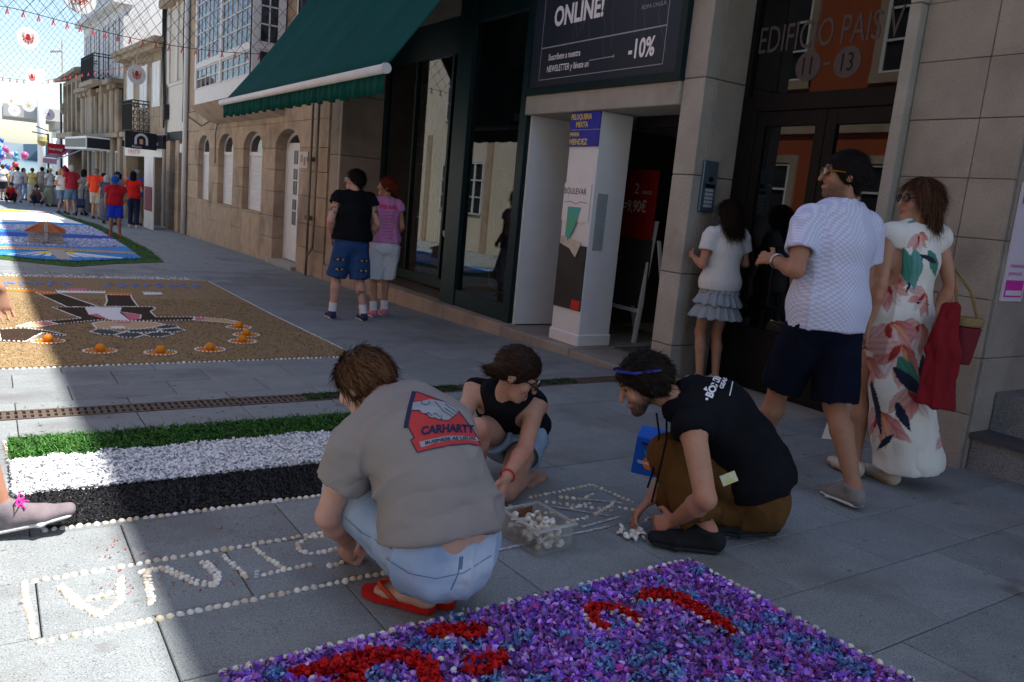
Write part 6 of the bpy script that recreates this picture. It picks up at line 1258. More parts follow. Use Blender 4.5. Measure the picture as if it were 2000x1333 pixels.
def decal(name, me, origin, right, up, nd, target, mat, parent, off=.0025, maxlen=.012, bend=None):
    """a flat print pressed on a garment: mesh in xy metres, projected along -nd on the target surface"""
    b = bmesh.new(); b.from_mesh(me); bmesh.ops.triangulate(b, faces=b.faces[:])
    for _ in range(4):
        e = [x for x in b.edges if x.calc_length() > maxlen]
        if not e: break
        bmesh.ops.subdivide_edges(b, edges=e, cuts=1); bmesh.ops.triangulate(b, faces=b.faces[:])
    V, Q = target; t = BVHTree.FromPolygons([tuple(p) for p in V], [tuple(q) for q in Q]); o = Vector(origin); rt = Vector(right).normalized(); nd = Vector(nd).normalized(); u = Vector(up); u = (u-nd*u.dot(nd)).normalized(); rt = (rt-nd*rt.dot(nd)).normalized()
    dead = []
    for v in b.verts:
        p = o+rt*v.co.x+u*v.co.y; h = t.ray_cast(p+nd*.4, -nd, 1.)
        if h[0] is None: dead.append(v)
        else: v.co = h[0]+h[1]*off
    if dead: bmesh.ops.delete(b, geom=dead, context='VERTS')
    m2 = bpy.data.meshes.new(name); b.to_mesh(m2); b.free(); return link(name, m2, mat, parent, smooth=True)
def flatpoly(pts):
    return pymesh('p', [(x, y, 0) for x, y in pts], [tuple(range(len(pts)))])
# ================================================================ people
denim_l = M('pale_denim', (.40, .50, .68), (.28, .39, .58), ns=7, nd=8, rough=.85, bump=.0008, bs=420, stain=(4., .52, (.58, .66, .77)))
denim_b = M('blue_denim', attr=True, col2=(.6, .68, .8), ns=9, nd=8, rough=.85, bump=.0008, bs=420)
grey_tee = M('grey_cotton', (.245, .222, .218), (.28, .256, .25), ns=7, rough=.9, bump=.0006, bs=500)
blk_c = M('black_cotton', (.008, .009, .012), (.013, .014, .018), ns=9, rough=.95, bump=.0006, bs=500, spec=.05)
FAIR, TAN, TAN2 = (.58, .35, .275), (.47, .26, .17), (.37, .195, .12)
prn_red, prn_navy, prn_grey = M('shirt_red', (.50, .055, .055), (.44, .045, .05), ns=30, rough=.85), M('shirt_navy', (.022, .026, .075), rough=.85), M('shirt_grey', (.30, .32, .37), rough=.85)
def A_(*a): return np.array(a, float)
CR, CU, CP = np.array(_r), np.array(_u), A_(0, 0, CAMZ)
def strip(pts, w):
    """flat ribbon along a polyline in the xy plane"""
    v = []; f = []
    for (x0, y0), (x1, y1) in zip(pts[:-1], pts[1:]):
        L_ = math.hypot(x1-x0, y1-y0); nx, ny = -(y1-y0)/L_*w/2, (x1-x0)/L_*w/2; n = len(v)
        v += [(x0+nx, y0+ny, 0), (x0-nx, y0-ny, 0), (x1-nx, y1-ny, 0), (x1+nx, y1+ny, 0)]; f.append((n, n+1, n+2, n+3))
    return pymesh('s', v, f)
def glasses(J, mat, framem, up=0., name='sunglasses', push=0.):
    c, F, U, Rr = J['hd']; s = J['s']; mb = MB(); o = c+F*(.104-push)*s+U*(.014+up)*s
    for e in (-1, 1):
        q = o+Rr*e*.034*s; mb.add([tuple(q+Rr*.028*s*math.cos(t)+U*.019*s*math.sin(t)-F*.012*s*abs(math.cos(t))*(1 if math.cos(t)*e > 0 else 0)+F*.004) for t in np.linspace(0, 6.28, 14, endpoint=False)], [tuple(range(14))])
    ob = mb.build(name, mat, J['obj']); sm = ob.modifiers.new('s', 'SOLIDIFY'); sm.thickness = .004
    fr = MB(); fr.tube([o-Rr*.008*s+F*.005, o+Rr*.008*s+F*.005], .003, 5)
    for e in (-1, 1): fr.tube([o+Rr*e*.060*s-F*.004*s, o+Rr*e*.079*s-F*.03*s+U*.003, c+Rr*e*.082*s-F*.01*s+U*(.012+up)*s], .0032, 5)
    for e in (-1, 1): fr.tube([o+Rr*(e*.034+.029*math.cos(t))*s+U*.020*s*math.sin(t)+F*.002 for t in np.linspace(0, 6.28, 14)], .0028, 5)
    fr.build('frame', framem, ob); return ob
# ---- squatting man in the grey shirt
J = {'head':(1.094,2.533,0.594), 'neck':(1.131,2.369,0.564), 'shL':(0.968,2.293,0.480), 'shR':(1.315,2.325,0.481), 'elL':(0.919,2.367,0.195), 'wrL':(1.055,2.496,0.017), 'elR':(1.118,2.382,0.202), 'wrR':(1.136,2.530,-0.011), 'pel':(1.199,2.065,0.165), 'hipL':(1.109,2.061,0.179), 'hipR':(1.290,2.068,0.166), 'kneL':(1.017,2.475,0.213), 'kneR':(1.202,2.486,0.229), 'ankL':(1.146,2.119,0.025), 'ankR':(1.223,2.123,0.026)}
J = {k: A_(*v) for k, v in J.items()}; J.update(s=1., f=nrm_((-.6, .8, 0)), r=nrm_((.8, .6, 0)), base=A_(1.17, 2.2, gz(2.2)))
J['toeL'] = J['ankL']+A_(-.085, .135, -.058); J['toeR'] = J['ankR']+A_(-.06, .148, -.058); J['handL'] = dict(d=(.1, .5, -.8), n=(.8, .3, .2), curl=.6); J['handR'] = dict(d=(-.2, .5, -.8), n=(-.8, .2, .2), curl=.6)
P1 = J; p1o = body('person', J, FAIR, 'squatting man in grey printed T-shirt, pale jeans and red flip-flops seen from behind', vox=.007, bulge=(.02, -.10, .13), headF=(-.36, .78, -.50), headU=(-.20, .42, .85))
hair(J, 'short', ((.055, .026, .013), (.17, .085, .042)), .007, 6500, .042, .002, 3, .016, lift=.12)
CREASES[:] = [(J['shL']+A_(.06, -.05, -.10), (.5, -.3, -.8), .13, .006, 70), (J['shL']+(J['elL']-J['shL'])*.35, J['elL']-J['shL'], .07, .004, 80), (J['pel']+A_(-.06, -.02, .13), (-.2, .3, .9), .14, .007, 75), (J['pel']+A_(.08, -.05, .12), (.3, .2, .9), .12, .005, 70)]
so_, SV, SQ = tee(J, grey_tee, .022, .52, .085, .0075, .015, 4, hem=.026, sc=6., ax=(.2, -.5, .8), slr=.032, neckr=.062)
CREASES[:] = [(J['hipL']*.7+J['kneL']*.3, J['kneL']-J['hipL'], .12, .006, 80), (J['kneL'], J['ankL']-J['kneL'], .09, .005, 90), (J['pel']+A_(0, -.05, -.08), (.2, .1, .9), .12, .004, 80)]
jo1, JV, JQ = legwear(J, denim_l, inf=.014, flare=.012, vox=.0075, amp=.014, seed=6, name='jeans', top=.055, shin=.80, sc=9.)
fred = M('flip_red', (.55, .012, .010), (.62, .02, .015), ns=30, rough=.6); fstrap = M('flip_strap', (.60, .05, .02), rough=.5)
for k in 'LR':
    a, t = J['ank'+k], J['toe'+k]; fd = nrm_((t-a)*A_(1, 1, 0)); lat = A_(fd[1], -fd[0], 0); g0 = gz(a[1]); c = A_(a[0], a[1], g0)+fd*.068; mb = MB()
    out = [(-.135, 0), (-.125, .028), (-.08, .036), (0, .036), (.07, .047), (.12, .040), (.145, .015), (.147, -.01), (.125, -.036), (.07, -.046), (0, -.038), (-.08, -.036), (-.125, -.028)]
    mb.prism(out, lambda u_, v_, d_: tuple(c+fd*u_+lat*v_+A_(0, 0, d_-.03*(fd*u_+lat*v_)[1])), .003, .024); fo = mb.build('flip_flop', fred, p1o)
    mb = MB(); tp = c+fd*.088; mb.tube([tp+lat*.0+A_(0, 0, .022), tp-fd*.004+A_(0, 0, .050), c+fd*.045+lat*.044+A_(0, 0, .062), c-fd*.01+lat*.040+A_(0, 0, .026)], .008, 6); mb.tube([tp-fd*.004+A_(0, 0, .050), c+fd*.045-lat*.044+A_(0, 0, .062), c-fd*.01-lat*.040+A_(0, 0, .026)], .008, 6); mb.build('strap', fstrap, fo, smooth=True)
    J['toe'+k] = t
CREASES[:] = []
seam = M('denim_seam', (.13, .20, .34), rough=.9); pcj = CP+(np.array(_f)+CR*(860-1000)/FPX-CU*(1090-666.5)/FPX)*2.45; PJ = 2.45/FPX
def jn(pts, w): return decal('seam', strip([((x-860)*PJ, -(y-1090)*PJ) for x, y in pts], w), pcj, CR, CU, CP-pcj, (JV, JQ), seam, jo1, .0015, .02)
jn([(662,1008),(700,1040),(745,1062),(770,1075)], .0025); jn([(755,1090),(800,1118),(850,1128),(905,1118),(962,1085)], .0028); jn([(898,1100),(893,1122),(880,1150)], .004)
mbl = MB(); mbl.box(-.006, .006, -.002, .002, -.020, .020); lp_ = mbl.build('belt_loop', seam, jo1, local=True); lp_.matrix_parent_inverse = wm(jo1).inverted(); lp_.location = tuple(CP+(np.array(_f)+CR*(900-1000)/FPX-CU*(1100-666.5)/FPX)*2.36)
# print on the back of the shirt
PS = 2.50/FPX/7.405; PO = A_(1.118, 2.16, .50)
def z7(l): return [((x-640)*PS, -(y-620)*PS) for x, y in l]
pc = CP+(np.array(_f)+CR*(866.4-1000)/FPX-CU*(823.7-666.5)/FPX)*2.50; nd_v = CP-pc
def pr1(name, me, mat, off): return decal(name, me, pc, CR, CU, nd_v, (SV, SQ), mat, so_, off, .010)
pr1('print_house', flatpoly(z7([(235,190),(640,340),(860,480),(980,640),(1060,740),(1200,990),(1000,945),(700,960),(450,1005),(280,1050),(185,880),(235,850),(145,690)])), prn_red, .0022)
pr1('print_edge', flatpoly(z7([(175,180),(238,190),(145,712),(80,712)])), prn_navy, .0032); pr1('print_edge', strip(z7([(238,190),(640,340),(860,480),(985,645),(1065,745),(1200,990)]), .0032), prn_navy, .0030); pr1('print_edge', strip(z7([(145,690),(235,850),(185,880),(280,1050),(450,1005),(700,960),(1000,945),(1195,990)]), .0030), prn_navy, .0030)
pr1('print_hand', flatpoly(z7([(205,350),(330,335),(440,310),(640,345),(760,410),(850,475),(830,505),(790,520),(770,560),(735,570),(720,600),(680,600),(640,612),(600,590),(560,600),(510,570),(470,575),(430,560),(400,520),(330,510),(300,470),(190,465)])), prn_grey, .0034)
for q in ([(330,335),(320,380),(380,400),(440,375),(430,345)], [(510,350),(620,470),(760,560)], [(640,430),(780,520)], [(660,390),(830,490)], [(300,470),(330,510),(400,520),(430,560),(470,575),(510,570),(560,600),(600,590),(640,612),(720,600),(770,560),(830,505),(850,475)], [(400,520),(420,500),(470,545)], [(480,520),(520,505),(570,560)], [(590,590),(600,540)], [(205,350),(330,335)], [(190,465),(300,470)]): pr1('print_hand_line', strip(z7(q), .0020), prn_navy, .0046)
pr1('print_banner', flatpoly(z7([(300,905),(500,860),(700,830),(900,832),(1120,858),(1150,912),(900,888),(700,895),(500,928),(332,982)])), prn_grey, .0034)
def arcfit(me, x0, x1, z0, slope, bend):
    xs = [v.co.x for v in me.vertices]; a, b = min(xs), max(xs)
    for v in me.vertices:
        t = (v.co.x-a)/(b-a); X = x0+(x1-x0)*t; Yc = z0+slope*t+bend*4*t*(1-t); v.co.x, v.co.y = (X-640)*PS, -(Yc-620)*PS+v.co.y
    return me
pr1('print_text', arcfit(text_mesh('CARHARTT', .034, bold=.0016), 325, 1075, 812, -20, -28), prn_navy, .0046); pr1('print_text', arcfit(text_mesh('BUSINESS AS USUAL', .0135, bold=.0004), 385, 1110, 945, -45, -32), prn_navy, .0050)
# ---- crouching woman
J = {'head':(1.951,2.840,0.524), 'neck':(1.947,2.920,0.397), 'shR':(1.906,3.113,0.382), 'shL':(2.123,2.911,0.352), 'elL':(1.973,2.757,0.196), 'wrL':(1.794,2.617,0.137), 'elR':(1.735,2.951,0.260), 'wrR':(1.687,2.755,0.140), 'pel':(2.182,3.149,0.124), 'hipL':(2.207,3.066,0.152), 'hipR':(2.074,3.127,0.153), 'kneL':(1.933,2.808,-0.011), 'kneR':(1.774,2.860,0.277), 'ankL':(2.215,3.018,-0.037), 'ankR':(1.879,2.990,-0.026)}
J = {k: A_(*v) for k, v in J.items()}; J.update(s=1., f=nrm_((-.75, -.65, 0)), r=nrm_((-.65, .75, 0)), base=A_(2.02, 2.95, gz(2.95)))
J['toeL'] = J['ankL']+A_(.10, .06, -.045); J['toeR'] = J['ankR']+A_(-.13, -.10, -.05)
J['handL'] = dict(d=(-.5, -.45, -.75), n=(-.6, .6, -.2), curl=.7)
P2 = J; p2o = body('person', J, (.52, .30, .21), 'crouching woman in black strap top and denim shorts wearing dark glasses', vox=.007, fem=True, bulge=(.03, .06, .05), headF=(.66, -.52, -.50), headU=(.25, -.25, .9), lips=(.50, .10, .10))
hair(J, 'bun', ((.022, .012, .008), (.075, .040, .024)), .007, 3600, .034, .0, 5, .012, lift=.01)
tee(J, blk_c, .010, 0, .10, .007, .004, 8, name='strap_top', hem=.008, neckr=.115, sleeves='')
legwear(J, M('light_denim', (.24, .36, .52), (.34, .46, .62), ns=9, nd=8, rough=.85, bump=.001, bs=300), .42, .014, .024, .007, .005, 9, 'denim_shorts', .14)
glasses(J, M('dark_lens', (.006, .006, .008), rough=.08, spec=.8), M('black_frame', (.01, .01, .01), rough=.25))
mb = MB(); w = J['wrL']; d = nrm_(J['wrL']-J['elL']); u = nrm_(np.cross(d, (0, 0, 1))); v = np.cross(d, u); mb.tube([w-d*.012+(u*math.cos(t)+v*math.sin(t))*.031 for t in np.linspace(0, 6.28, 16)], .0035, 5); mb.build('red_bracelet', fred, p2o)
for k in 'LR':
    a, t = J['ank'+k], J['toe'+k]; fd = nrm_(t-a); lat = nrm_(np.cross(fd, (0, 0, 1))); b = Blob(.006); he = a-A_(0, 0, .05); b.loft(he-fd*.03-A_(0, 0, .028), (.036, .010), he+fd*.20-A_(0, 0, .028), (.044, .010), lat, .01); so2, _, _ = cloth('sandal', b, M('brown_leather', (.10, .05, .025), rough=.6), p2o, 0)
    mb = MB(); mb.tube([he+fd*.10-lat*.045-A_(0, 0, .02), he+fd*.09+A_(0, 0, .022), he+fd*.10+lat*.045-A_(0, 0, .02)], .008, 6); mb.build('strap', M('brown_leather'), so2)
ru = MB().box(0, .16, 0, .22, 0, .012).build('red_folder', M('folder_red', (.62, .02, .015), rough=.5)); ru.location = (1.86, 3.07, gz(3.1)+.10); ru.rotation_euler = (.5, .3, .6); tag(ru, 'red folder glimpsed behind the knees of the crouching woman', 'folder')
# ---- squatting man in black
J = {'head':(2.326,2.423,0.557), 'neck':(2.454,2.307,0.504), 'shL':(2.350,2.144,0.448), 'shR':(2.640,2.369,0.476), 'elL':(2.275,1.960,0.222), 'wrL':(2.345,2.160,0.045), 'elR':(2.594,2.437,0.183), 'wrR':(2.373,2.342,0.064), 'pel':(2.783,2.123,0.138), 'hipL':(2.713,2.067,0.152), 'hipR':(2.854,2.188,0.122), 'kneL':(2.42,2.34,0.275), 'kneR':(2.455,2.29,0.075), 'ankL':(2.425,2.055,0.030), 'ankR':(2.777,2.054,0.048)}
J = {k: A_(*v) for k, v in J.items()}; J.update(s=1.04, f=nrm_((-.8, .5, 0)), r=nrm_((.5, .8, 0)), base=A_(2.55, 2.15, gz(2.15)))
J['toeL'] = J['ankL']+A_(-.14, .12, -.06); J['toeR'] = J['ankR']+A_(-.16, .08, -.07); J['handL'] = dict(d=(-.3, .75, -.45), n=(.3, .6, -.5), curl=1.1); J['handR'] = dict(d=(-.7, .1, -.6), n=(.2, -.5, -.6), curl=.6)
P3 = J; p3o = body('person', J, TAN, 'bearded squatting man in black sleeveless hoodie and brown trousers laying shells', vox=.007, bulge=(.08, -.02, .16), headF=(-.76, .44, -.46), headU=(-.32, .3, .9), beard=.85, brow=(.012, .008, .006))
hair(J, 'curly', ((.008, .006, .005), (.028, .019, .014)), .007, 4200, .030, .0035, 7, .022, lift=.55)
CREASES[:] = [(J['shL']+A_(.08, -.02, -.12), (.7, -.2, -.6), .12, .006, 70), (J['pel']+A_(-.06, 0, .12), (-.2, .2, .9), .14, .007, 70)]
hb_, HV, HQ = tee(J, blk_c, .020, .10, .02, .0075, .012, 10, name='hoodie', hem=.02, neckr=.075, slr=.022, sc=6.5)
b = Blob(.007); N = J['neck']; b.ell(N+A_(.075, -.045, .03), (.115, .105, .055), (nrm_(J['shR']-J['shL']), nrm_(A_(.8, -.5, -.3)), nrm_(A_(.2, -.1, .9))), .03); b.loft(N+A_(-.03, .0, -.02)-nrm_(J['shR']-J['shL'])*.07, (.05, .04), N+A_(.06, -.04, .03), (.09, .05), nrm_(J['shR']-J['shL']), .04); b.cap(N+A_(-.05, .02, -.01), .045, N+A_(.02, .0, .03), .07, .03)
hf = nrm_(J['head']-J['neck']); b.cone(N+hf*.02, .055, N+hf*.16, .09, .01, 'sub'); cloth('hood', b, blk_c, hb_, .010, 14, 11)
brown = M('brown_canvas', (.105, .048, .012), (.135, .064, .017), ns=9, nd=7, rough=.9, bump=.0008, bs=400)
CREASES[:] = [(J['kneL'], J['ankL']-J['kneL'], .11, .007, 75), (J['hipL']*.75+J['kneL']*.25, J['kneL']-J['hipL'], .13, .008, 70), (J['ankL']*.75+J['kneL']*.25, J['ankL']-J['kneL'], .08, .006, 90), (J['kneR'], J['ankR']-J['kneR'], .10, .006, 80)]
legwear(J, brown, inf=.016, flare=.030, vox=.0075, amp=.010, seed=12, name='trousers', top=.06, shin=.90, sc=8.)
CREASES[:] = []
bks, bsole = M('black_suede', (.012, .013, .015), rough=.8), M('black_rubber', (.02, .022, .026), rough=.7)
for k in 'LR': shoe(J, k, bks, bsole, .006)
c, F, U, Rr = J['hd']; s = J['s']; mb = MB(); gm_ = M('blue_plastic', (.02, .03, .30), rough=.3)
o = c+F*.085*s+U*.100*s
for e in (-1, 1): mb.tube([o+Rr*e*.045, o+Rr*e*.060-F*.004, c+Rr*e*.092*s+F*.03+U*.075*s, c+Rr*e*.088*s-F*.075*s+U*.045*s], .0065, 6)
gls = mb.build('pushed_up_sunglasses', gm_, p3o)
for e in (-1, 1): mb = MB(); mb.add([tuple(o+Rr*(e*.034+.030*math.cos(t))+(U*.6+F*.5)*.026*math.sin(t)+F*.008+U*.006) for t in np.linspace(0, 6.28, 12, endpoint=False)], [tuple(range(12))]); mb.build('lens', M('mirror_lens', (.12, .13, .25), rough=.1, metal=.6), gls)
MB().tube([J['neck']+A_(-.10, -.01, -.05), (2.345, 2.27, .36), (2.315, 2.26, .22), (2.285, 2.25, .095)], .0045, 6).build('drawstring', blk_c, hb_)
MB().tube([J['neck']+A_(-.12, .03, -.05), (2.36, 2.33, .36), (2.34, 2.32, .2), (2.32, 2.32, .13)], .0045, 6).build('drawstring', blk_c, hb_)
PS3 = 3.25/FPX; pc3 = CP+(np.array(_f)+CR*(1400-1000)/FPX-CU*(760-666.5)/FPX)*3.25; bt = M('print_bright', (.78, .80, .84), rough=.8)
def rot2(me, ang, x, y):
    me.transform(Matrix.Translation((x, y, 0)) @ Matrix.Rotation(ang, 4, 'Z')); return me
for s_, sz, dx, dy, bo in (('BOXING', .040, -10, -20, .0018), ('GEAR', .024, 11, -3, .001), ('.', .06, -19, -24, .002)): decal('back_lettering', rot2(text_mesh(s_, sz, bold=bo, wide=.9), R(66), dx*PS3, dy*PS3), pc3, CR, CU, CP-pc3, (HV, HQ), bt, hb_, .006, .008)
decal('back_lettering', strip([(24*PS3, -14*PS3), (31*PS3, 14*PS3)], .004), pc3, CR, CU, CP-pc3, (HV, HQ), bt, hb_, .003); decal('back_lettering', flatpoly([(-26*PS3, -2*PS3), (-20*PS3, 4*PS3), (-17*PS3, -6*PS3)]), pc3, CR, CU, CP-pc3, (HV, HQ), bt, hb_, .003)
pk = MB(); pk.obox((2.462, 2.018, .262), CR*.030+CU*.012, CU*.020-CR*.008, nrm_(-np.array(_f))*.003); pko = pk.build('wrapper', M('foil_white', (.72, .74, .76), (.62, .60, .10), ns=45, rough=.35)); tag(pko, 'shiny white and yellow wrapper tucked in the brown trouser pocket', 'wrapper')
# blue fruit box behind him
bb = empty('fruit_carton', (2.93, 2.93, gz(2.93)), 'small bright blue fruit carton with an orange emblem on the paving', 'carton', rz=R(-62)); blu = M('carton_blue', (.01, .10, .56), (.015, .13, .62), ns=4, rough=.5)
mb = MB(); mb.add([(-.085, -.06, 0), (.085, -.06, 0), (.085, .06, 0), (-.085, .06, 0), (-.075, -.055, .20), (.075, -.055, .20), (.075, .055, .20), (-.075, .055, .20), (-.07, -.01, .25), (.07, -.01, .25), (.07, .01, .25), (-.07, .01, .25)], [(3, 2, 1, 0), (0, 1, 5, 4), (1, 2, 6, 5), (2, 3, 7, 6), (3, 0, 4, 7), (4, 5, 9, 8), (5, 6, 10, 9), (6, 7, 11, 10), (7, 4, 8, 11), (8, 9, 10, 11)]); mb.build('carton', blu, bb, local=True, bevel=.003)
mb = MB(); mb.add([(.035*math.cos(t)+.01, -.0605+.0012*0, .07+.035*math.sin(t)) for t in np.linspace(0, 6.28, 20, endpoint=False)], [tuple(range(20))]); eo = mb.build('orange_emblem', M('emblem_orange', (.85, .24, .015), rough=.5), bb, local=True); eo.location = (0, -.002, 0)
mb = MB(); mb.add([(.0, -.064, .105), (-.015, -.064, .135), (-.025, -.064, .145), (-.018, -.064, .115)], [(0, 1, 2, 3)]); mb.build('leaf_emblem', M('emblem_green', (.08, .35, .05), rough=.5), bb, local=True)
me = text_mesh('TEX-MANDA', .022, bold=.001); me.transform(Matrix(((1, 0, 0, -.055), (0, 0, -1, -.0655), (0, 1, 0, .062), (0, 0, 0, 1)))); link('lettering', me, tx, bb, True)
mb = MB(); mb.box(-.04, .04, -.0645, -.058, .165, .178); mb.build('handle_slot', M('slot_dark', (.004, .03, .2), rough=.8), bb, local=True)
# ---- walking man in patterned shirt
def lattice(name, a, b, sc, ra):
    m, t, p = newmat(name); N = t.nodes; L = t.links; g = N.new('ShaderNodeNewGeometry'); d1 = N.new('ShaderNodeVectorMath'); d1.operation = 'DOT_PRODUCT'; d1.inputs[1].default_value = ra; L.new(g.outputs[0], d1.inputs[0]); sp_ = N.new('ShaderNodeSeparateXYZ'); L.new(g.outputs[0], sp_.inputs[0])
    def mth(op, x, y=None):
        q = N.new('ShaderNodeMath'); q.operation = op
        for i, v_ in enumerate((x, y)):
            if v_ is None: continue
            if hasattr(v_, 'is_output'): L.new(v_, q.inputs[i])
            else: q.inputs[i].default_value = v_
        return q.outputs[0]
    u = mth('MULTIPLY', d1.outputs['Value'], sc); v_ = mth('MULTIPLY', sp_.outputs[2], sc); s1 = mth('SINE', mth('ADD', u, v_)); s2 = mth('SINE', mth('SUBTRACT', u, v_)); f = mth('MULTIPLY', mth('ADD', mth('MULTIPLY', s1, s1), mth('MULTIPLY', s2, s2)), .5)
    mx = N.new('ShaderNodeMix'); mx.data_type = 'RGBA'; mr = N.new('ShaderNodeMapRange'); mr.inputs[1].default_value = .35; mr.inputs[2].default_value = .62; L.new(f, mr.inputs[0]); L.new(mr.outputs[0], mx.inputs[0]); mx.inputs[6].default_value = (*a, 1); mx.inputs[7].default_value = (*b, 1); L.new(mx.outputs[2], p.inputs['Base Color']); p.inputs['Roughness'].default_value = .85; return m
J = stand(3.55, 2.45, (.35, .937), 1.78, step=(.30, -.30), spread=.10, lean=.02); J['shL'] = J['shL']+A_(.012, -.004, -.035); J['shR'] = J['shR']+A_(-.012, .004, -.035); J['elL'] = A_(3.27, 2.46, 1.07); J['wrL'] = A_(3.37, 2.67, 1.10); J['handL'] = dict(d=(.0, .95, .05), n=(.8, .0, -.4), curl=.75); J['elR'] = J['shR']+A_(.04, .0, -.29); J['wrR'] = J['elR']+A_(.02, .06, -.25)
P4 = J; o4 = body('person', J, TAN2, 'tall man in white patterned shirt and navy shorts walking past the street door', vox=.009, headF=(-.74, .67, .0), headU=(0, 0, 1), beard=.7, brow=(.012, .008, .006), belly=.0)
CREASES[:] = [(J['pel']+A_(0, 0, .16), (0, 0, 1), .14, .003, 60)]
hair(J, 'short', ((.006, .004, .004), (.016, .011, .009)), .008, 3000, .03, .001, 9, .014, lift=.25)
_, V4, Q4 = tee(J, lattice('shirt_lattice', (.66, .68, .84), (.48, .51, .74), 128., tuple(J['r']+.85*J['f'])), .017, .62, -.14, .008, .006, 13, hem=.022, neckr=.066, slr=.028, sc=7., belly=.0)
CREASES[:] = []
mb = Blob(.008); N = J['neck']; mb.cone(N+A_(0, 0, -.005), .082, N+A_(0, 0, .045), .072, .01); mb.cone(N+A_(0, 0, .0), .066, N+A_(0, 0, .08), .062, .004, 'sub'); cloth('collar', mb, MATS.get('x') or bpy.data.materials['shirt_lattice'], J['obj'], 0)
legwear(J, M('navy_cotton', (.006, .008, .018), (.009, .012, .025), ns=8, rough=.95, bump=.0006, bs=400, spec=.05), .95, .018, .026, .009, .009, 14, 'navy_shorts', .14, sc=8.)
gsh, wsole = M('grey_knit', (.20, .19, .18), (.26, .245, .235), ns=60, rough=.9, bump=.001, bs=300), M('white_rubber', (.62, .62, .62), rough=.6)
for k in 'LR': shoe(J, k, gsh, wsole, .007, lace=M('white_lace', (.6, .6, .6), rough=.8))
glasses(J, M('dark_lens'), M('amber_frame', (.30, .12, .012), rough=.3), push=.008)
mb = MB(); w = J['wrL']; d = nrm_(J['wrL']-J['elL']); u = nrm_(np.cross(d, (0, 0, 1))); v = np.cross(d, u); mb.tube([w-d*.02+(u*math.cos(t)+v*math.sin(t))*.033 for t in np.linspace(0, 6.28, 16)], .008, 6); mb.build('watch', M('steel'), o4)
# ---- woman in flowered dress
J = stand(4.10, 2.38, (.35, .937), 1.66, female=True, step=(.07, -.05), spread=.07); J['elL'] = J['shL']+A_(-.05, -.03, -.26); J['wrL'] = J['elL']+A_(-.02, .02, -.22); J['elR'] = J['shR']+A_(.05, -.08, -.24); J['wrR'] = J['elR']+A_(-.08, .02, -.18)
P5 = J; o5 = body('person', J, TAN, 'woman in long white flowered dress with dark glasses beside the patterned shirt man', vox=.009, fem=True, headF=(-.86, .50, -.04), lips=(.45, .08, .08))
hair(J, 'bob', ((.045, .020, .012), (.12, .055, .03)), .007, 5200, .075, .002, 11, .020, lift=.06)
b = Blob(.0065); s = J['s']; Bz, U = torso(b, J, .018, (0, 0, 0), True, s, -.02, .0, .04)
for k in 'LR': b.ell(J['sh'+k]-(J['sh'+k]-J['neck'])*.10, .072, None, .05)
b.cap(J['shL']*.3+J['neck']*.7, .058, J['shR']*.3+J['neck']*.7, .058, .03)
wst = Bz(.22); r3, f3 = J['r'], J['f']; hemc = A_(wst[0], wst[1], gz(2.3)+.10)+A_(.03, -.06, 0)
b.loft(wst, (.125, .105), wst-A_(0, 0, .20), (.158, .138), r3, .03); b.loft(wst-A_(0, 0, .20), (.158, .138), hemc+A_(0, 0, .42), (.150, .135), r3, .05); b.loft(hemc+A_(.0, .0, .44), (.150, .135), hemc+A_(.03, -.03, .22), (.160, .150), r3, .05); b.loft(hemc+A_(.03, -.03, .24), (.160, .150), hemc+A_(.08, -.07, .05), (.185, .175), r3, .06)
CREASES[:] = [(wst-A_(0, 0, .06), (.9, -.4, 0), .16, .005, 90), (hemc+A_(.05, -.05, .2), (.83, -.56, 0), .30, .007, 48), (wst+A_(0, 0, .10), (.9, -.4, 0), .12, .004, 80), (wst-A_(0, 0, .35), (.83, -.56, 0), .26, .006, 45)]
b.cut(hemc, A_(.15, 0, -1)); up = A_(0, 0, 1); b.cone(J['neck']+up*.02, .055, J['neck']+up*.12, .08, .006, 'sub')
for k in 'LR': d = nrm_(J['el'+k]-J['sh'+k]); b.cone(J['sh'+k]+d*.07, .085, J['sh'+k]+d*.25, .10, .006, 'sub')
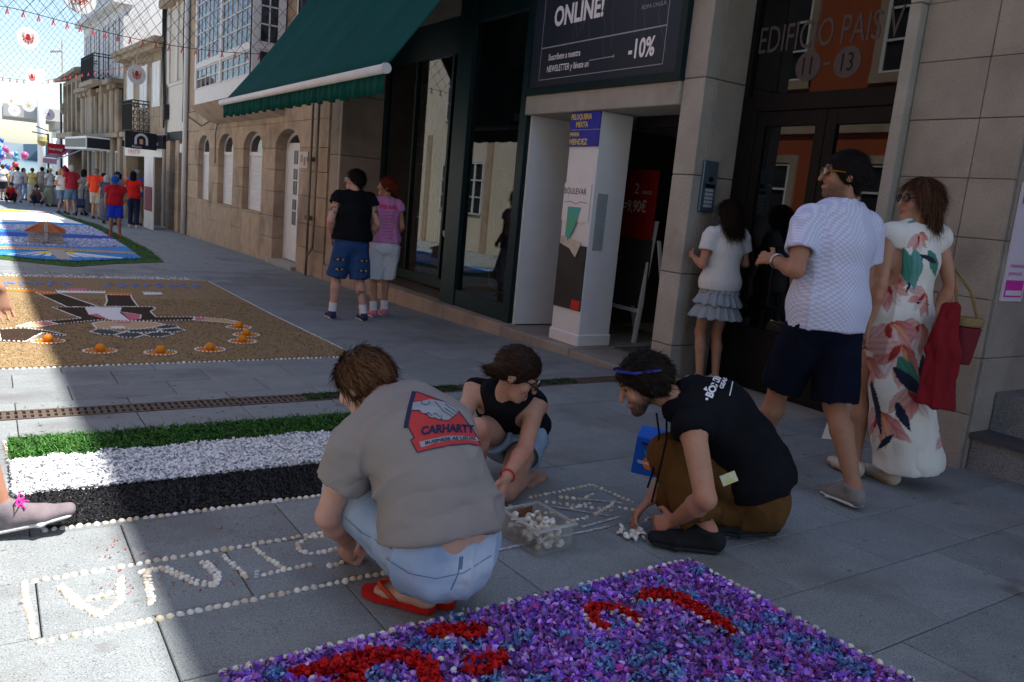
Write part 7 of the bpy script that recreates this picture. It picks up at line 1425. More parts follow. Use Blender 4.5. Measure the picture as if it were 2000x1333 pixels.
def floral(V):
    c0 = Bz(.2); q = V-c0; z = V[:, 2]; lat = q@r3; fw = q@f3; an = np.arctan2(-lat, -fw)   # angle round the body, 0 = back
    u = (an-.65)*.17; col = np.tile(A_(.74, .73, .69), (len(V), 1)); nz = vnoise(V*30, 3)
    def pet(cu, cz, rot, L_, w_, ca, cb, tip=None):
        du, dz = u-cu, z-cz; x = du*math.cos(rot)+dz*math.sin(rot); y = -du*math.sin(rot)+dz*math.cos(rot); t = x/L_; inside = (t > 0) & (t < 1) & (np.abs(y) < w_*np.sin(np.pi*np.clip(t, 0, 1)**.75)*(.9+.3*nz)); 
        cc = A_(*ca)*(1-t[:, None])+A_(*cb)*t[:, None]; rib = (np.abs(np.sin(y/w_*5)) > .82)[:, None]; cc = np.where(rib, cc*.8, cc); col[inside] = cc[inside]
    W_, PK, RD, OR, GR, NV, TE = (.72, .66, .64), (.66, .38, .37), (.48, .04, .03), (.66, .24, .07), (.05, .22, .16), (.012, .018, .045), (.10, .30, .28)
    for cu, cz, a0, sc_ in ((-.12, .84, -1.3, 1.0), (.06, .82, -1.9, 1.1), (-.02, .72, -1.2, 1.25), (-.10, .50, -2.1, .95), (.04, .34, -1.5, 1.1), (.22, .60, -1.8, 1.1), (-.30, .62, -1.4, 1.1), (.36, .35, -1.2, 1.), (-.36, .3, -1.7, 1.), (.12, 1.02, -2.4, .8), (-.14, 1.0, -.9, .7), (-.02, 1.30, -1.9, .55)):
        for k, da in enumerate((-1.0, -.5, 0, .5, 1.0)): pet(cu, cz, a0+da, .19*sc_, .040*sc_, RD if k in (0, 3) else OR if k == 1 else PK, PK if k != 2 else W_)
        pet(cu, cz, a0+.1, .09*sc_, .016*sc_, RD, (.20, .01, .02))
    for cu, cz, rot, L_, w_, c_ in ((-.06, 1.20, -1.3, .22, .022, NV), (-.01, 1.22, -1.75, .22, .045, TE), (.06, 1.22, -1.9, .20, .040, GR), (-.10, 1.22, -2.3, .18, .035, GR), (.14, 1.27, .5, .17, .016, NV), (-.18, 1.16, .25, .16, .014, NV), (-.02, .66, -2.2, .30, .045, GR), (.0, .60, -2.5, .28, .028, NV), (.12, .50, -2.0, .32, .026, NV), (-.18, .68, -1.5, .22, .03, NV), (-.05, .42, -2.0, .16, .020, NV), (.20, .25, -1.8, .15, .018, NV), (-.06, .24, -1.1, .14, .016, NV), (.3, .8, -1.5, .3, .04, TE), (-.4, .8, -1.5, .3, .04, GR), (.0, 1.38, -.3, .10, .012, TE)): pet(cu, cz, rot, L_, w_, c_, tuple(x*1.1 for x in c_))
    return col
do, DV, DQ = cloth('flowered_dress', b, M('dress_cloth', attr=True, rough=.75, sheen=.1), o5, .009, 8., 15, col=floral, stretch=.2)
CREASES[:] = []
mb = MB(); mb.tube([wst+(r3*.142*math.cos(t)+f3*.121*math.sin(t))*1.0+A_(0, 0, .012*math.sin(3*t)) for t in np.linspace(0, 6.28, 30)], .011, 5); mb.build('belt', M('black_cord', (.01, .01, .012), rough=.7), do)
mb = MB(); tl = J['wrL']+A_(-.06, .05, 0); v_ = [(tl[0]+.0, tl[1]-.02, .62), (tl[0]+.03, tl[1]-.04, .62), (tl[0]+.0, tl[1]+.0, .16), (tl[0]-.06, tl[1]+.03, .16)]; mb.add(v_, [(0, 1, 2, 3)]); so3 = mb.build('hanging_sash', M('cream_cloth', (.66, .62, .54), rough=.85), do); sm = so3.modifiers.new('s', 'SOLIDIFY'); sm.thickness = .004
cr = M('cream_leather', (.58, .52, .44), rough=.55)
for k in 'LR': shoe(J, k, cr, M('tan_sole', (.30, .22, .14), rough=.7), .007, low=True)
glasses(J, M('dark_lens'), M('black_frame'), push=.010)
bg_ = empty('straw_bag', (4.16, 2.11, .65), 'straw topped dark red basket bag on the arm of the woman in the dress', 'bag'); jl = A_(.82, -.57, 0)
b = Blob(.007); b.loft((4.215, 2.085, .66), (.050, .045), (4.225, 2.09, .85), (.075, .055), jl, .02); b.cut((4.2, 2.1, .85), (0, 0, 1)); b.cut((4.2, 2.1, .655), (0, 0, -1)); cloth('pouch', b, M('wine_weave', (.13, .012, .022), (.18, .02, .03), ns=120, rough=.85, bump=.003, bs=200), bg_, .003, 12)
b = Blob(.007); b.loft((4.225, 2.09, .84), (.078, .058), (4.23, 2.09, .90), (.082, .062), jl, .01); b.cut((4.2, 2.1, .90), (0, 0, 1)); b.cut((4.2, 2.1, .853), (0, 0, -1)); straw = M('straw', (.30, .21, .10), (.22, .15, .07), ns=90, rough=.85, bump=.004, bs=150); cloth('straw_rim', b, straw, bg_, 0)
MB().tube([A_(4.228, 2.09, .89)-jl*.055, A_(4.20, 2.12, 1.03)-jl*.045, A_(4.18, 2.17, 1.14)-jl*.01, A_(4.205, 2.12, 1.03)+jl*.03, A_(4.228, 2.09, .89)+jl*.05], .008, 6).build('handle', straw, bg_)
b = Blob(.007); b.loft((4.10, 2.125, .95), (.050, .022), (4.06, 2.10, .72), (.080, .026), jl, .02); b.loft((4.06, 2.10, .74), (.080, .026), (4.01, 2.065, .42), (.105, .032), jl, .02); b.cut((4.0, 2.06, .44), (-.1, 0.1, -1)); CREASES[:] = [((4.05, 2.08, .68), jl, .25, .011, 75)]
jo, _, _ = cloth('red_jacket', b, M('crimson_cloth', (.17, .007, .013), (.21, .010, .017), ns=9, rough=.9), None, .008, 11, 17, stretch=.15); CREASES[:] = []; tag(jo, 'crimson jacket hanging over the basket bag beside the flowered dress', 'jacket')
# ---- girl at the door bell
J = stand(5.03, 4.50, (.30, .95), 1.55, z=-.105, female=True, spread=.075); J['elL'] = J['shL']+A_(-.07, -.02, -.25); J['wrL'] = J['elL']+A_(.06, .17, .05); J['elR'] = J['shR']+A_(.08, .0, -.22); J['wrR'] = J['elR']+A_(-.03, .15, .16)
P6 = J; o6 = body('person', J, TAN, 'dark haired girl in white T-shirt and ruffled grey skirt standing at the door bell', vox=.009, fem=True, headF=(.25, .9, -.25))
hair(J, 'long', ((.010, .006, .005), (.035, .018, .012)), .008, 2600, .10, .001, 12, .014, lift=.05)
tee(J, M('white_cotton', (.72, .72, .72), (.66, .66, .67), ns=8, rough=.9), .022, .55, -.05, .009, .006, 16, hem=.012, slr=.03)
sk = M('speckled_grey', (.36, .40, .44), (.24, .28, .33), ns=120, rough=.9)
for nm, z0, z1, r0, r1, sd in (('skirt_yoke', .98, .88, .135, .165, 1), ('skirt_tier', .91, .78, .150, .205, 2), ('skirt_tier', .80, .655, .165, .225, 3)):
    b = Blob(.008); p = J['base']*1.; a_z, b_z = p+A_(0, 0, z0*J['s']), p+A_(0, 0, z1*J['s']); b.loft(a_z, (r0, r0*.82), b_z, (r1, r1*.85), J['r'], .01, flat=True); V, Q = b.mesh(); V = relax(V, Q, 1); an = np.arctan2((V-p)@J['f'], (V-p)@J['r']); tt = np.clip((a_z[2]-V[:, 2])/(a_z[2]-b_z[2]), 0, 1); rad = np.stack([np.cos(an)[:, None]*J['r']+np.sin(an)[:, None]*J['f']], 0)[0]
    V = V+rad*(.012*np.sin(an*17+sd)*tt+.006*np.sin(an*31)*tt)[:, None]; V[:, 2] += .008*np.sin(an*13+sd)*tt; link(nm, npmesh(nm, V, Q), sk, o6, smooth=True)
for k in 'LR': shoe(J, k, M('white_leather', (.66, .66, .65), rough=.6), wsole, .008)
# ---- couple at the shop window
J = stand(3.46, 8.62, (.12, .99), 1.72, spread=.17, step=(.06, -.06)); J['shL'] += J['r']*.01
for k, e in (('L', -1), ('R', 1)): J['el'+k] = J['sh'+k]+J['r']*e*.09-J['f']*.05+A_(0, 0, -.27); J['wr'+k] = J['el'+k]-J['r']*e*.05+J['f']*.14+A_(0, 0, -.18)
def ink(V, col):
    for k in 'LR':
        d = np.linalg.norm(V-(J['sh'+k]*.55+J['el'+k]*.45), axis=1); m_ = (d < .085) & (vnoise(V*42, 8) > .60); col[m_] = col[m_]*.25
    d = np.linalg.norm(V-(J['kneR']*.6+J['ankR']*.4), axis=1); m_ = (d < .07) & (vnoise(V*45, 9) > .6); col[m_] *= .35; return col
P7 = J; o7 = body('person', J, FAIR, 'short haired person in loose black top and wide blue denim shorts at the shop window', vox=.009, headF=(-.88, .45, 0), paint=ink)
hair(J, 'short', ((.006, .005, .005), (.02, .015, .012)), .008, 1800, .045, .001, 14, .020)
tee(J, blk_c, .026, .30, .0, .009, .010, 18, hem=.03, slr=.04, sc=7.)
def eyes(V):
    col = np.tile(A_(.030, .085, .23), (len(V), 1))*(.8+.4*vnoise(V*12, 2))[:, None]
    for k, e in (('L', -1), ('R', 1)):
        for i in range(3):
            cz = .70-.115*i-.0+gz(8.6)+.0; c = A_(J['hip'+k][0], J['hip'+k][1], cz)+J['r']*e*.05; q = V-c; x, z = q@J['r'], V[:, 2]-cz; bk = q@J['f'] < .05
            for rx, rz, cc in ((.066, .024, (.012, .022, .06)), (.048, .013, (.42, .38, .28)), (.017, .015, (.012, .02, .02))): col[bk & ((x/rx)**2+(z/rz)**2 < 1)] = cc
    return col
legwear(J, denim_b, .99, .030, .022, .009, .010, 19, 'denim_shorts', .16, col=eyes, sc=6.)
wsock = M('white_sock', (.74, .74, .76), rough=.9); nsh = M('navy_suede', (.03, .04, .09), rough=.8)
def sock(J, k, mat):
    a = J['ank'+k]; b = Blob(.008); b.cone(a-A_(0, 0, .02), .045, a+nrm_(J['kne'+k]-a)*.11, .047, .01); cloth('sock', b, mat, J['obj'], 0)
for k in 'LR': sock(J, k, wsock); shoe(J, k, nsh, wsole, .007, lace=M('white_lace'))
glasses(J, glass('clear_lens', (.1, .1, .1), 1.4, .1), M('steel'))
J = stand(3.96, 8.86, (.10, .99), 1.68, female=True, spread=.085, step=(-.04, .07))
for k, e in (('L', -1), ('R', 1)): J['el'+k] = J['sh'+k]+J['r']*e*.05-J['f']*.03+A_(0, 0, -.26); J['wr'+k] = J['el'+k]-J['r']*e*.03+J['f']*.16+A_(0, 0, -.12)
P8 = J; o8 = body('person', J, TAN, 'red haired person in pink printed T-shirt and long white shorts at the shop window', vox=.009, fem=True, headF=(-.88, .45, 0))
hair(J, 'bun', ((.10, .018, .008), (.22, .045, .018)), .008, 1600, .06, .0, 15, .013)
pt, PV, PQ = tee(J, M('pink_cotton', (.72, .30, .58), (.66, .24, .50), ns=14, rough=.9), .024, .30, .0, .009, .006, 20, hem=.02, slr=.03)
bk_ = Vector(-J['f']); pcx = (J['pel']*.35+J['neck']*.65)
decal('lettering', text_mesh('VERANO', .062, bold=.003, align='CENTER', wide=.9), pcx+A_(0, 0, .075), J['r'], (0, 0, 1), -J['f'], (PV, PQ), M('hot_pink', (.85, .03, .16), rough=.8), pt, .003)
for i in range(9): decal('lettering', text_mesh(['12 LUGO  VIGO', '14 MADRID', '17 BILBAO', '19 OURENSE', '22 SEVILLA', '25 OPORTO', '28 LISBOA', '30 CORUÑA', '31 FINAL'][i], .026, align='CENTER'), pcx+A_(0, 0, .03-.038*i), J['r'], (0, 0, 1), -J['f'], (PV, PQ), M('wine_print', (.42, .02, .12), rough=.8), pt, .003)
legwear(J, M('white_denim', (.78, .79, .82), (.70, .71, .75), ns=8, rough=.9), .98, .032, .040, .009, .008, 21, 'white_shorts', .15)
for k in 'LR': sock(J, k, wsock); shoe(J, k, M('pink_suede', (.50, .10, .22), (.62, .3, .4), ns=30, rough=.8), wsole, .007, lace=M('white_lace'))
# ---- walker cut by the left edge of the view
J = stand(-.27, 3.32, (.97, -.15), 1.68, female=True, step=(-.22, .30), spread=.07); J['ankR'] = A_(.015, 3.235, .002+.005); J['toeR'] = A_(.20, 3.20, -.005); J['kneR'] = ik(J['hipR'], J['ankR'], .41, .40, (1, 0, 0)); J['elL'] = J['shL']+A_(.05, .06, -.26); J['wrL'] = A_(.022, 3.50, .785); J['elL'] = ik(J['shL'], J['wrL'], .285, .25, (-1, .3, 0)); J['handL'] = dict(d=(.12, 0, -1), n=(.2, -1, 0), curl=.55, side=-1)
P9 = J; o9 = body('person', J, TAN, 'walker at the left edge in grey trainers with pink laces, mostly out of view', vox=.008, fem=True)
hair(J, 'bob', ((.02, .012, .008), (.05, .03, .02)), .010, 0); tee(J, M('white_cotton'), .02, .5, -.05, .010, .006, 22, slr=.03); legwear(J, M('navy_cotton'), .7, .02, .03, .010, .006, 23, 'shorts', .16)
pl_ = M('pink_lace', (.80, .05, .32), rough=.7); gm2 = M('pinkish_grey_mesh', (.13, .135, .145), (.26, .19, .21), ns=22, rough=.85, bump=.001, bs=300)
J['s'] *= 1.10
for k in 'LR':
    so4 = shoe(J, k, gm2, M('white_rubber'), .006, lace=pl_, low=False)
a, t = J['ankR'], J['toeR']; fd = nrm_((t-a)*A_(1, 1, 0)); lat = np.cross(fd, (0, 0, 1)); mb = MB()
for e in (-1, 1): c0 = a+fd*.05+A_(0, 0, .034); mb.tube([c0, c0+lat*e*.03+A_(0, 0, .014), c0+lat*e*.05+fd*.01+A_(0, 0, -.004), c0+lat*e*.02+fd*.015, c0], .0032, 5); mb.tube([c0, c0+lat*e*.035+fd*.03-A_(0, 0, .02)], .003, 5)
mb.build('lace_bow', pl_, so4)
# ---- far crowd: simpler figures, same construction
def farp(x, y, f, Hh, label, top, bottom, kind='shorts', skin=TAN, hs='short', hc=(.02, .014, .01), fem=False, hat=None, vox=.017, pose=None, headF=None, shoes=(.05, .05, .06), sleeve=.5):
    J = stand(x, y, f, Hh, female=fem, spread=.1, step=(.05, -.05))
    if pose: pose(J)
    o = body('person', J, skin, label, 'onlookers along the street', vox=vox, fem=fem, headF=headF, hands=False); nm = lambda c: M('cloth_%.2f_%.2f_%.2f' % c, c, tuple(v*.85 for v in c), ns=9, rough=.9)
    if hs != 'none': hair(J, hs, (hc, hc), .015, 0, thick=.018)
    tee(J, nm(top), .022, sleeve, -.05 if kind != 'dress' else .0, vox, .008, int(x*50) % 97, slr=.03, hem=.02)
    if kind == 'shorts': legwear(J, nm(bottom), .85, .025, .03, vox, .008, 3, 'shorts', .15)
    elif kind == 'trousers': legwear(J, nm(bottom), inf=.016, flare=.02, vox=vox, amp=.008, name='trousers', top=.15, shin=.92)
    else:
        b = Blob(vox); p = J['base']; b.loft(p+A_(0, 0, .98*J['s']), (.15, .13), p+A_(0, 0, .70*J['s']), (.20, .17), J['r'], .03); b.loft(p+A_(0, 0, .72*J['s']), (.20, .17), p+A_(0, 0, (.12 if kind == 'dress' else .5)*J['s']), (.22, .20), J['r'], .03); b.cut(p+A_(0, 0, (.12 if kind == 'dress' else .5)*J['s']), (0, 0, -1)); cloth('dress_skirt', b, nm(bottom), o, .012, 8, 4, stretch=.15)
    for k in 'LR': shoe(J, k, nm(shoes), wsole, .014)
    if hat:
        c, F, U, Rr = J['hd']; b = Blob(.012); b.ell(c+U*.05, (.092, .108, .075), (Rr, F, U), .01); b.cut(c+U*.035, -U); b.loft(c+U*.035-F*(.0 if hat[1] == 'cap' else .15), ((.09 if hat[1] == 'cap' else .14), .012), c+U*.03+F*.16, (.07 if hat[1] == 'cap' else .12, .010), Rr, .015); cloth('hat', b, nm(hat[0]), o, 0)
    return J
def bent(J):
    for k, e in (('L', -1), ('R', 1)): J['el'+k] = J['sh'+k]+J['r']*e*.08-J['f']*.06+A_(0, 0, -.26); J['wr'+k] = J['el'+k]-J['r']*e*.08+J['f']*.18+A_(0, 0, -.05)
farp(2.47, 32.8, (-.3, .95), 1.78, 'grey haired man in maroon T-shirt and denim shorts with his back turned', (.30, .015, .035), (.09, .16, .26), hc=(.42, .40, .37), pose=bent)
farp(2.24, 34.1, (.5, -.6), 1.62, 'blonde woman in white top and denim shorts beside the maroon shirt man', (.72, .68, .70), (.14, .22, .33), fem=True, hs='bob', hc=(.45, .26, .09), pose=bent)
farp(2.2, 40.4, (.6, -.6), 1.66, 'woman in straw hat and long pale green dress with white shawl', (.66, .68, .66), (.34, .36, .24), 'dress', fem=True, hs='bob', hat=((.50, .36, .17), 'brim'))
farp(1.7, 43.8, (.2, .9), 1.62, 'woman with a yellow shawl over pale clothes among the crowd', (.72, .55, .18), (.55, .58, .48), 'dress', fem=True, hs='bun', hc=(.12, .07, .04))
farp(2.18, 45.6, (.4, .8), 1.72, 'man in dark cap and taupe shirt behind the yellow shawl woman', (.34, .28, .25), (.22, .20, .19), 'trousers', hat=((.03, .03, .05), 'cap'))
farp(2.92, 33.4, (.3, .9), 1.68, 'dark haired woman in long grey dress standing with a pushchair', (.26, .27, .29), (.24, .25, .27), 'dress', fem=True, hs='long', hc=(.012, .009, .008))
farp(3.07, 31.0, (.25, .95), 1.72, 'man in orange red T-shirt, beige shorts and navy cap', (.75, .055, .02), (.42, .37, .31), hat=((.015, .02, .05), 'cap'), hc=(.2, .19, .18), pose=bent)
def lookdown(J):
    J['wrR'] = J['elR']+J['f']*.02+A_(0, 0, -.24); J['elL'] = J['shL']-J['r']*.12+A_(0, 0, -.22); J['wrL'] = J['elL']+J['r']*.12-A_(0, 0, .16)
farp(2.58, 21.8, (-.1, -1), 1.47, 'boy in red T-shirt, blue shorts and blue cap walking towards the camera', (.46, .012, .025), (.01, .04, .48), hat=((.012, .08, .38), 'cap'), skin=TAN2, pose=lookdown, headF=(-.15, -.8, -.6), shoes=(.55, .02, .04), vox=.013)
farp(3.30, 27.3, (-.5, -.85), 1.64, 'person in dark bucket hat and patterned top behind the boy', (.16, .15, .17), (.36, .34, .32), 'trousers', fem=True, hat=((.012, .018, .06), 'brim'), hs='bob')
farp(3.10, 28.2, (.2, .9), 1.52, 'short grey haired person in navy dress behind the boy in red', (.06, .07, .11), (.10, .11, .15), 'dress', fem=True, hs='bob', hc=(.40, .40, .42))
farp(3.60, 26.3, (.3, .95), 1.69, 'woman with long black hair in red top and dark jeans', (.62, .02, .015), (.015, .025, .07), 'trousers', fem=True, hs='long', hc=(.008, .006, .006), pose=bent, shoes=(.5, .5, .52))
def raised(J): J['elL'] = J['shL']-J['r']*.10+J['f']*.12+A_(0, 0, .05); J['wrL'] = J['elL']+A_(.02, 0, .25)
farp(3.92, 27.9, (-.2, .95), 1.76, 'man in bright blue shirt raising one hand beside the white banner', (.02, .13, .52), (.42, .34, .24), 'trousers', hs='short', hc=(.3, .29, .28), pose=raised)
farp(3.50, 32.8, (.1, 1), 1.6, 'person in navy top half hidden beside the orange shirt man', (.03, .04, .08), (.30, .28, .26), fem=True, hs='bob')
farp(2.55, 41.0, (.2, .9), 1.55, 'person in lilac skirt behind the blonde woman', (.05, .05, .07), (.38, .33, .48), 'dress', fem=True, hs='short')
farp(.55, 45.0, (.3, .9), 1.68, 'woman in white top and dark shorts at the far left edge', (.70, .66, .66), (.03, .03, .04), fem=True, hs='bun', hc=(.08, .05, .03))
farp(1.08, 47.6, (-.4, -.8), 1.66, 'man in pale shirt beneath the balloons at the far left', (.55, .62, .62), (.40, .42, .45), 'trousers')
farp(1.45, 47.0, (.6, -.4), 1.6, 'dark haired woman in white blouse near the balloon bunch', (.72, .70, .70), (.45, .55, .68), 'trousers', fem=True, hs='long', hc=(.02, .015, .012))
farp(1.10, 43.2, (-.2, .9), 1.62, 'person in white T-shirt and lilac grey trousers left of the yellow shawl', (.72, .72, .74), (.40, .40, .52), 'trousers', hs='short')
farp(.2, 50, (.2, -.9), 1.7, 'distant person in green top at the far left', (.10, .35, .16), (.2, .2, .24), 'trousers')
def farsquat(x, y, f, label, top, bot, hc):
    f3 = nrm_((f[0], f[1], 0)); r3 = V3(f3[1], -f3[0], 0); b0 = A_(x, y, gz(y)); J = dict(s=.95, f=f3, r=r3, base=b0, hf=f3*.8+A_(0, 0, -.5)); J['pel'] = b0-f3*.12+A_(0, 0, .26); J['neck'] = b0+f3*.20+A_(0, 0, .66); J['head'] = b0+f3*.30+A_(0, 0, .80)
    for k, e in (('L', -1), ('R', 1)):
        J['hip'+k] = J['pel']+r3*e*.08; J['kne'+k] = b0+f3*.22+r3*e*.18+A_(0, 0, .42); J['ank'+k] = b0+r3*e*.14+A_(0, 0, .09); J['toe'+k] = J['ank'+k]+f3*.17-A_(0, 0, .06); J['sh'+k] = J['neck']+r3*e*.17-A_(0, 0, .05); J['el'+k] = J['sh'+k]+f3*.14+r3*e*.10-A_(0, 0, .22); J['wr'+k] = J['el'+k]+f3*.16-r3*e*.10-A_(0, 0, .16)
    o = body('person', J, TAN, label, 'onlookers along the street', vox=.016, bulge=-f3*.06+A_(0, 0, .05), hands=False); hair(J, 'short', (hc, hc), .015, 0, thick=.02); nm = lambda c: M('cloth_%.2f_%.2f_%.2f' % c, c, tuple(v*.85 for v in c), ns=9, rough=.9); tee(J, nm(top), .02, 0, .05, .016, .006, 3, sleeves=''); legwear(J, nm(bot), inf=.016, flare=.02, vox=.016, name='trousers', top=.08, shin=.9)
farsquat(.77, 41.6, (.15, -1), 'woman in red sleeveless top squatting to lay the far carpet', (.62, .03, .03), (.02, .02, .025), (.10, .05, .03))
farsquat(1.75, 40.2, (-.2, -1), 'dark figure squatting in the shade by the far carpet', (.16, .10, .09), (.05, .07, .11), (.06, .02, .015))
# pushchair next to the grey dress
pu = empty('pushchair', (2.72, 32.6, gz(32.6)), 'folded dark blue pushchair beside the woman in grey', 'pushchair'); nv = M('pushchair_blue', (.02, .03, .10), rough=.7); bx0 = A_(2.72, 32.6, gz(32.6))
MB().tube([bx0+A_(-.1, 0, .05), bx0+A_(-.05, .1, .55), bx0+A_(-.12, .2, 1.0)], .016, 6).build('frame', black, pu); MB().tube([bx0+A_(.15, 0, .05), bx0+A_(.1, .1, .55), bx0+A_(.15, .2, 1.0)], .016, 6).build('frame', black, pu); MB().obox(bx0+A_(.02, .05, .45), (.14, 0, 0), (0, .04, .12), (0, -.1, .05)).build('seat', nv, pu, bevel=.02)
for e in (-.13, .18): MB().tube([bx0+A_(e-.02, 0, .08), bx0+A_(e+.02, 0, .08)], .08, 12).build('wheel', black, pu)
# shop dummies
def dummy(x, y, f, label, coat, legs, Hh=1.78):
    J = stand(x, y, f, Hh, z=-.09); o = body('mannequin', J, (.42, .40, .37), label, 'shop window dummies', vox=.014, hands=False, cat='mannequin'); nm = lambda c: M('cloth_%.2f_%.2f_%.2f' % c, c, tuple(v*.85 for v in c), ns=9, rough=.9); tee(J, nm(coat), .04, .9, -.12, .014, .012, 5, name='coat', slr=.03, hem=.04); legwear(J, nm(legs), inf=.02, flare=.03, vox=.014, name='trousers', top=.1, shin=.95)
    return J
dummy(5.95, 9.5, (-.9, -.2), 'shop dummy in brown coat and grey trousers behind the glass', (.22, .14, .07), (.20, .19, .17)); Jm = dummy(6.1, 11.3, (-.9, -.1), 'shop dummy with dark glasses standing deep in the window', (.05, .05, .06), (.05, .05, .05)); glasses(Jm, M('dark_lens'), M('black_frame'))
# ================================================================ things hung over the street
netm = M('black_twine', (.012, .013, .015), rough=.8)
def net(label, A0, A1, zb, H, cell, rad):
    """net curtain strung across the street between two points, lower edge at zb(t)"""
    A0 = np.array(A0, float); A1 = np.array(A1, float); Lh = np.linalg.norm(A1-A0); nx = int(Lh/cell*2); ny = int(H/cell*1.7)
    def P(i, j): t = i/nx; q = A0+(A1-A0)*t; z = zb(t); return np.array([q[0]+.05*math.sin(j*.4+i*.2), q[1]+.12*math.sin(i*.13)+.05*math.sin(j*.5), z+(H+.3*math.sin(t*3.1))*j/ny])
    E = []
    for j in range(ny):
        for i in range(nx+1):
            if (i+j) % 2 == 0:
                for di in (-1, 1):
                    if 0 <= i+di <= nx: E.append((P(i, j), P(i+di, j+1)))
    A = np.array([e[0] for e in E]); B = np.array([e[1] for e in E]); d = B-A; d /= np.linalg.norm(d, axis=1)[:, None]; u = np.cross(d, [0, 0, 1.]); u /= np.linalg.norm(u, axis=1)[:, None]; w = np.cross(u, d); V = []
    for Pt in (A, B):
        for k in range(3): a = 2*math.pi*k/3; V.append(Pt+rad*(u*math.cos(a)+w*math.sin(a)))
    V = np.stack(V, 1).reshape(-1, 3); b = (np.arange(len(E))*6)[:, None]; F = np.concatenate([b+np.array([[k, (k+1) % 3, 3+(k+1) % 3, 3+k]]) for k in range(3)])
    o = link('overhead_net', npmesh('overhead_net', V, F), netm); tag(o, label, 'net', 'fishing nets hung across the street')
    rp = MB(); ts = MB(); 
    rp.tube([P(i, 0) for i in range(nx+1)], rad*1.4, 5)
    for i in range(0, nx+1, 2):
        x, yy, z = P(i, 0); ts.tube([(x, yy, z), (x+.01, yy, z-.06)], [.010, .005], 4); ts.tube([(x, yy, z-.02), (x-.02, yy, z-.10)], [.006, .012], 4); ts.tube([(x, yy, z-.02), (x+.02, yy, z-.09)], [.006, .010], 4)
    rp.build('edge_rope', netm, o); ts.build('tassels', M('pink_ribbon', (.62, .10, .14), rough=.8), o, kind='stuff'); return o
net('near fishing net with wide black mesh strung across the street', (4.68, 15.0), (-3.55, 16.0), lambda t: 3.52-.16*math.sin(min(1, t*1.9)*math.pi)*(t < .55)+.12*max(0, t-.45), 3.4, .20, .0042)
net('far fishing net with finer looking mesh above the crowd', (4.4, 29.0), (-3.55, 31.0), lambda t: 4.6-1.05*min(1, t*2.6)+.25*max(0, t-.55), 4.2, .17, .0040)
MB_ = MB
fl_ = MB(); c = (4.62, 14.95, 3.52)
for k in range(9): a = k*.7; fl_.tube([c, (c[0]+.06*math.cos(a), c[1]+.06*math.sin(a), c[2]+.05*math.sin(a*2))], [.012, .028], 6)
tag(fl_.build('ribbon_rosette', M('rosette_red', (.62, .03, .06), rough=.7)), 'red ribbon rosette where the net meets the glazed gallery', 'rosette')
# painted discs hanging from the nets
dw = M('disc_white', (.80, .80, .80), (.74, .74, .75), ns=5, rough=.6)
def disc(x, y, z, rad, yaw, label, col, style, topz):
    o = empty('hanging_disc', (x, y, z), label, 'hanging disc', 'painted discs hung from the nets', rz=yaw); mb = MB(); n = 36
    mb.prism([(rad*math.cos(t), rad*math.sin(t)) for t in np.linspace(0, 2*math.pi, n, endpoint=False)], lambda a, b, d: (a, d, b), -.006, .006); mb.build('disc', dw, o, local=True)
    pm_ = M('paint_%.2f_%.2f_%.2f' % col, col, tuple(v*.8 for v in col), ns=9, rough=.6)
    for sd in (-1, 1):
        d = sd*.0072; mb = MB()
        if style == 'octopus':
            mb.add([(rad*(.20*math.cos(t)), d, rad*(.14+.26*math.sin(t))) for t in np.linspace(0, 2*math.pi, 20, endpoint=False)], [tuple(range(20))])
            for k in range(8):
                e = 1 if k % 2 else -1; q = k//2; a0 = (-.15-.55*q)*1.0; pts = []
                for i in range(15):
                    t = i/14; ang = (math.pi/2*0+a0*1.0)+t*1.2*(1 if q < 2 else -1); rr = .12+.52*t if t < .7 else .12+.52*.7-(t-.7)*.35
                    xx = e*(rr*math.cos(a0+.5*t)+.10*math.sin(t*6)*t); zz = .02+rr*math.sin(a0+.5*t)+.12*math.sin(t*7)*t; pts.append((rad*xx*1.15, rad*zz))
                # curl at the tip
                lx, lz = pts[-1]
                for i in range(8): t = i/7*4.6; pts.append((lx+e*rad*.09*(math.sin(t)), lz+rad*.09*(1-math.cos(t))*(1 if q < 2 else -1)))
                for i, ((x0, z0), (x1, z1_)) in enumerate(zip(pts[:-1], pts[1:])):
                    L_ = math.hypot(x1-x0, z1_-z0)+1e-6; w_ = rad*(.075-.045*i/len(pts)); nx, nz = -(z1_-z0)/L_*w_/2, (x1-x0)/L_*w_/2; mb.add([(x0+nx, d, z0+nz), (x0-nx, d, z0-nz), (x1-nx, d, z1_-nz), (x1+nx, d, z1_+nz)], [(0, 1, 2, 3)])
        else:
            for k in range(5):
                a = 2*math.pi*k/5+math.pi/2; mb.add([(0, d, 0), (rad*.16*math.cos(a-.5), d, rad*.16*math.sin(a-.5)), (rad*.55*math.cos(a), d, rad*.55*math.sin(a)), (rad*.16*math.cos(a+.5), d, rad*.16*math.sin(a+.5))], [(0, 1, 2, 3)])
        mb.build('painted_motif', pm_, o, local=True)
    MB().tube([(0, 0, rad-.01), (0, 0, topz-z)], .005, 4).build('string', M('white_string', (.7, .7, .7), rough=.8), o, local=True)
RD_, YL, OR_, VI = (.55, .03, .02), (.72, .52, .03), (.75, .20, .03), (.28, .18, .62)
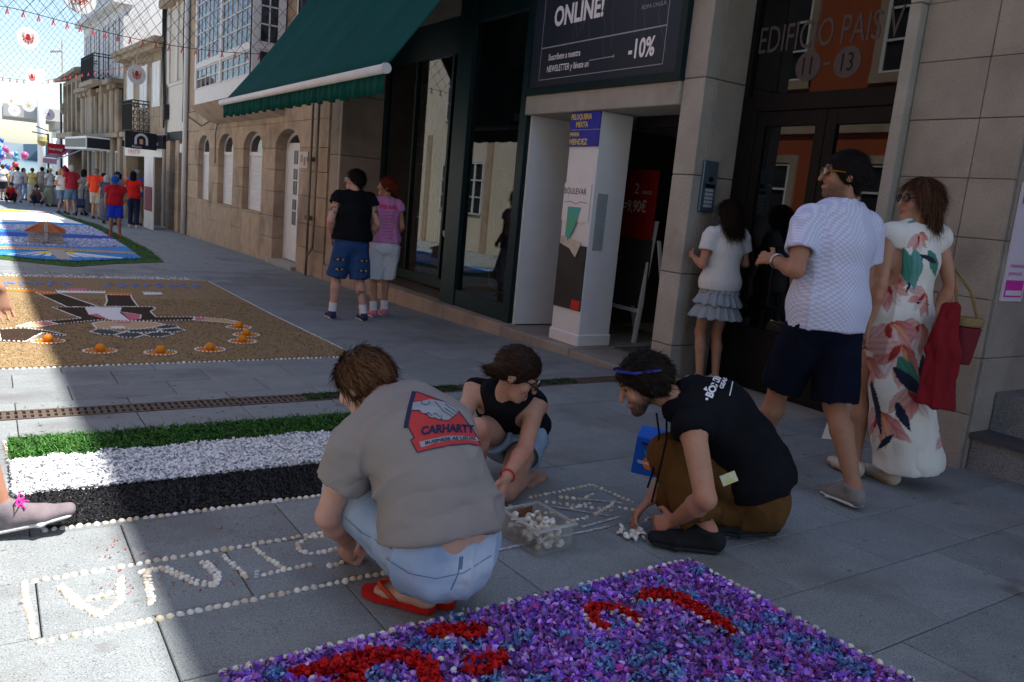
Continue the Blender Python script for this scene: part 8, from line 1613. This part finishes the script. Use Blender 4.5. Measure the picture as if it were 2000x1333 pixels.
for a in ((1.30, 15.45, 3.90, .27, .35, 'largest white disc with orange red octopus, cut by the top edge', (.62, .10, .03), 'octopus', 4.3), (.83, 22.6, 3.96, .25, .3, 'white octopus disc on a short string high at the left', RD_, 'octopus', 4.3), (3.26, 23.4, 3.59, .25, .4, 'octopus disc hanging in front of the balcony house windows', RD_, 'octopus', 4.1), (1.15, 29.1, 3.62, .25, .7, 'slightly turned octopus disc below the high left one', RD_, 'octopus', 4.0),
          (.92, 43.9, 3.63, .26, .9, 'small disc with orange mark at far left above the canopy', OR_, 'star', 4.6), (1.09, 46.2, 3.34, .27, .3, 'lowest small pale disc at the far left', (.72, .66, .70), 'star', 4.6), (1.58, 43.5, 3.50, .27, .2, 'small disc with yellow star beside the orange marked one', YL, 'star', 4.6), (2.46, 45.3, 3.30, .27, .2, 'small disc with violet star near the white column', VI, 'star', 4.6), (3.20, 47.3, 3.75, .27, 1.0, 'small narrow looking yellow disc by the farthest house', YL, 'star', 4.6)): disc(*a)
# balloons
rb2 = random.Random(77); bc_ = [(.70, .10, .30), (.05, .15, .60), (.80, .60, .05), (.75, .75, .78), (.65, .04, .04), (.30, .12, .50), (.80, .45, .55), (.10, .40, .62)]; cn = ['pink', 'blue', 'yellow', 'white', 'red', 'violet', 'pale pink', 'light blue']
shape = {}
for i in range(34):
    t = rb2.random(); x = .55+rb2.gauss(0, .55); y = 53.5+rb2.uniform(-.6, .6); z = .95+rb2.gauss(0, .42); k = rb2.randrange(8)
    key = (k,)
    if key not in shape:
        mb = MB(); mb.lathe([(.003, -.20), (.03, -.175), (.11, -.08), (.155, .03), (.14, .12), (.08, .18), (.004, .20)], (0, 0, 0), 12); me = pymesh('balloon', mb.v, mb.f); me.polygons.foreach_set('use_smooth', np.ones(len(me.polygons), bool)); me.materials.append(M('balloon_'+cn[k], bc_[k], rough=.25, spec=.6)); shape[key] = me
    o = bpy.data.objects.new('balloon', shape[key]); COL.objects.link(o); o.location = (x, y, z); o.rotation_euler = (rb2.uniform(-.5, .5), rb2.uniform(-.5, .5), 0); s = rb2.uniform(.8, 1.25); o.scale = (s, s, s); tag(o, '%s %s balloon at the %s %s of the balloon bunch' % ('big' if s > 1.1 else 'small' if s < .95 else 'medium', cn[k], 'top' if z > 1.15 else 'bottom' if z < .75 else 'middle', 'left' if x < .3 else 'right' if x > .8 else 'centre'), 'balloon', 'balloon bunch')
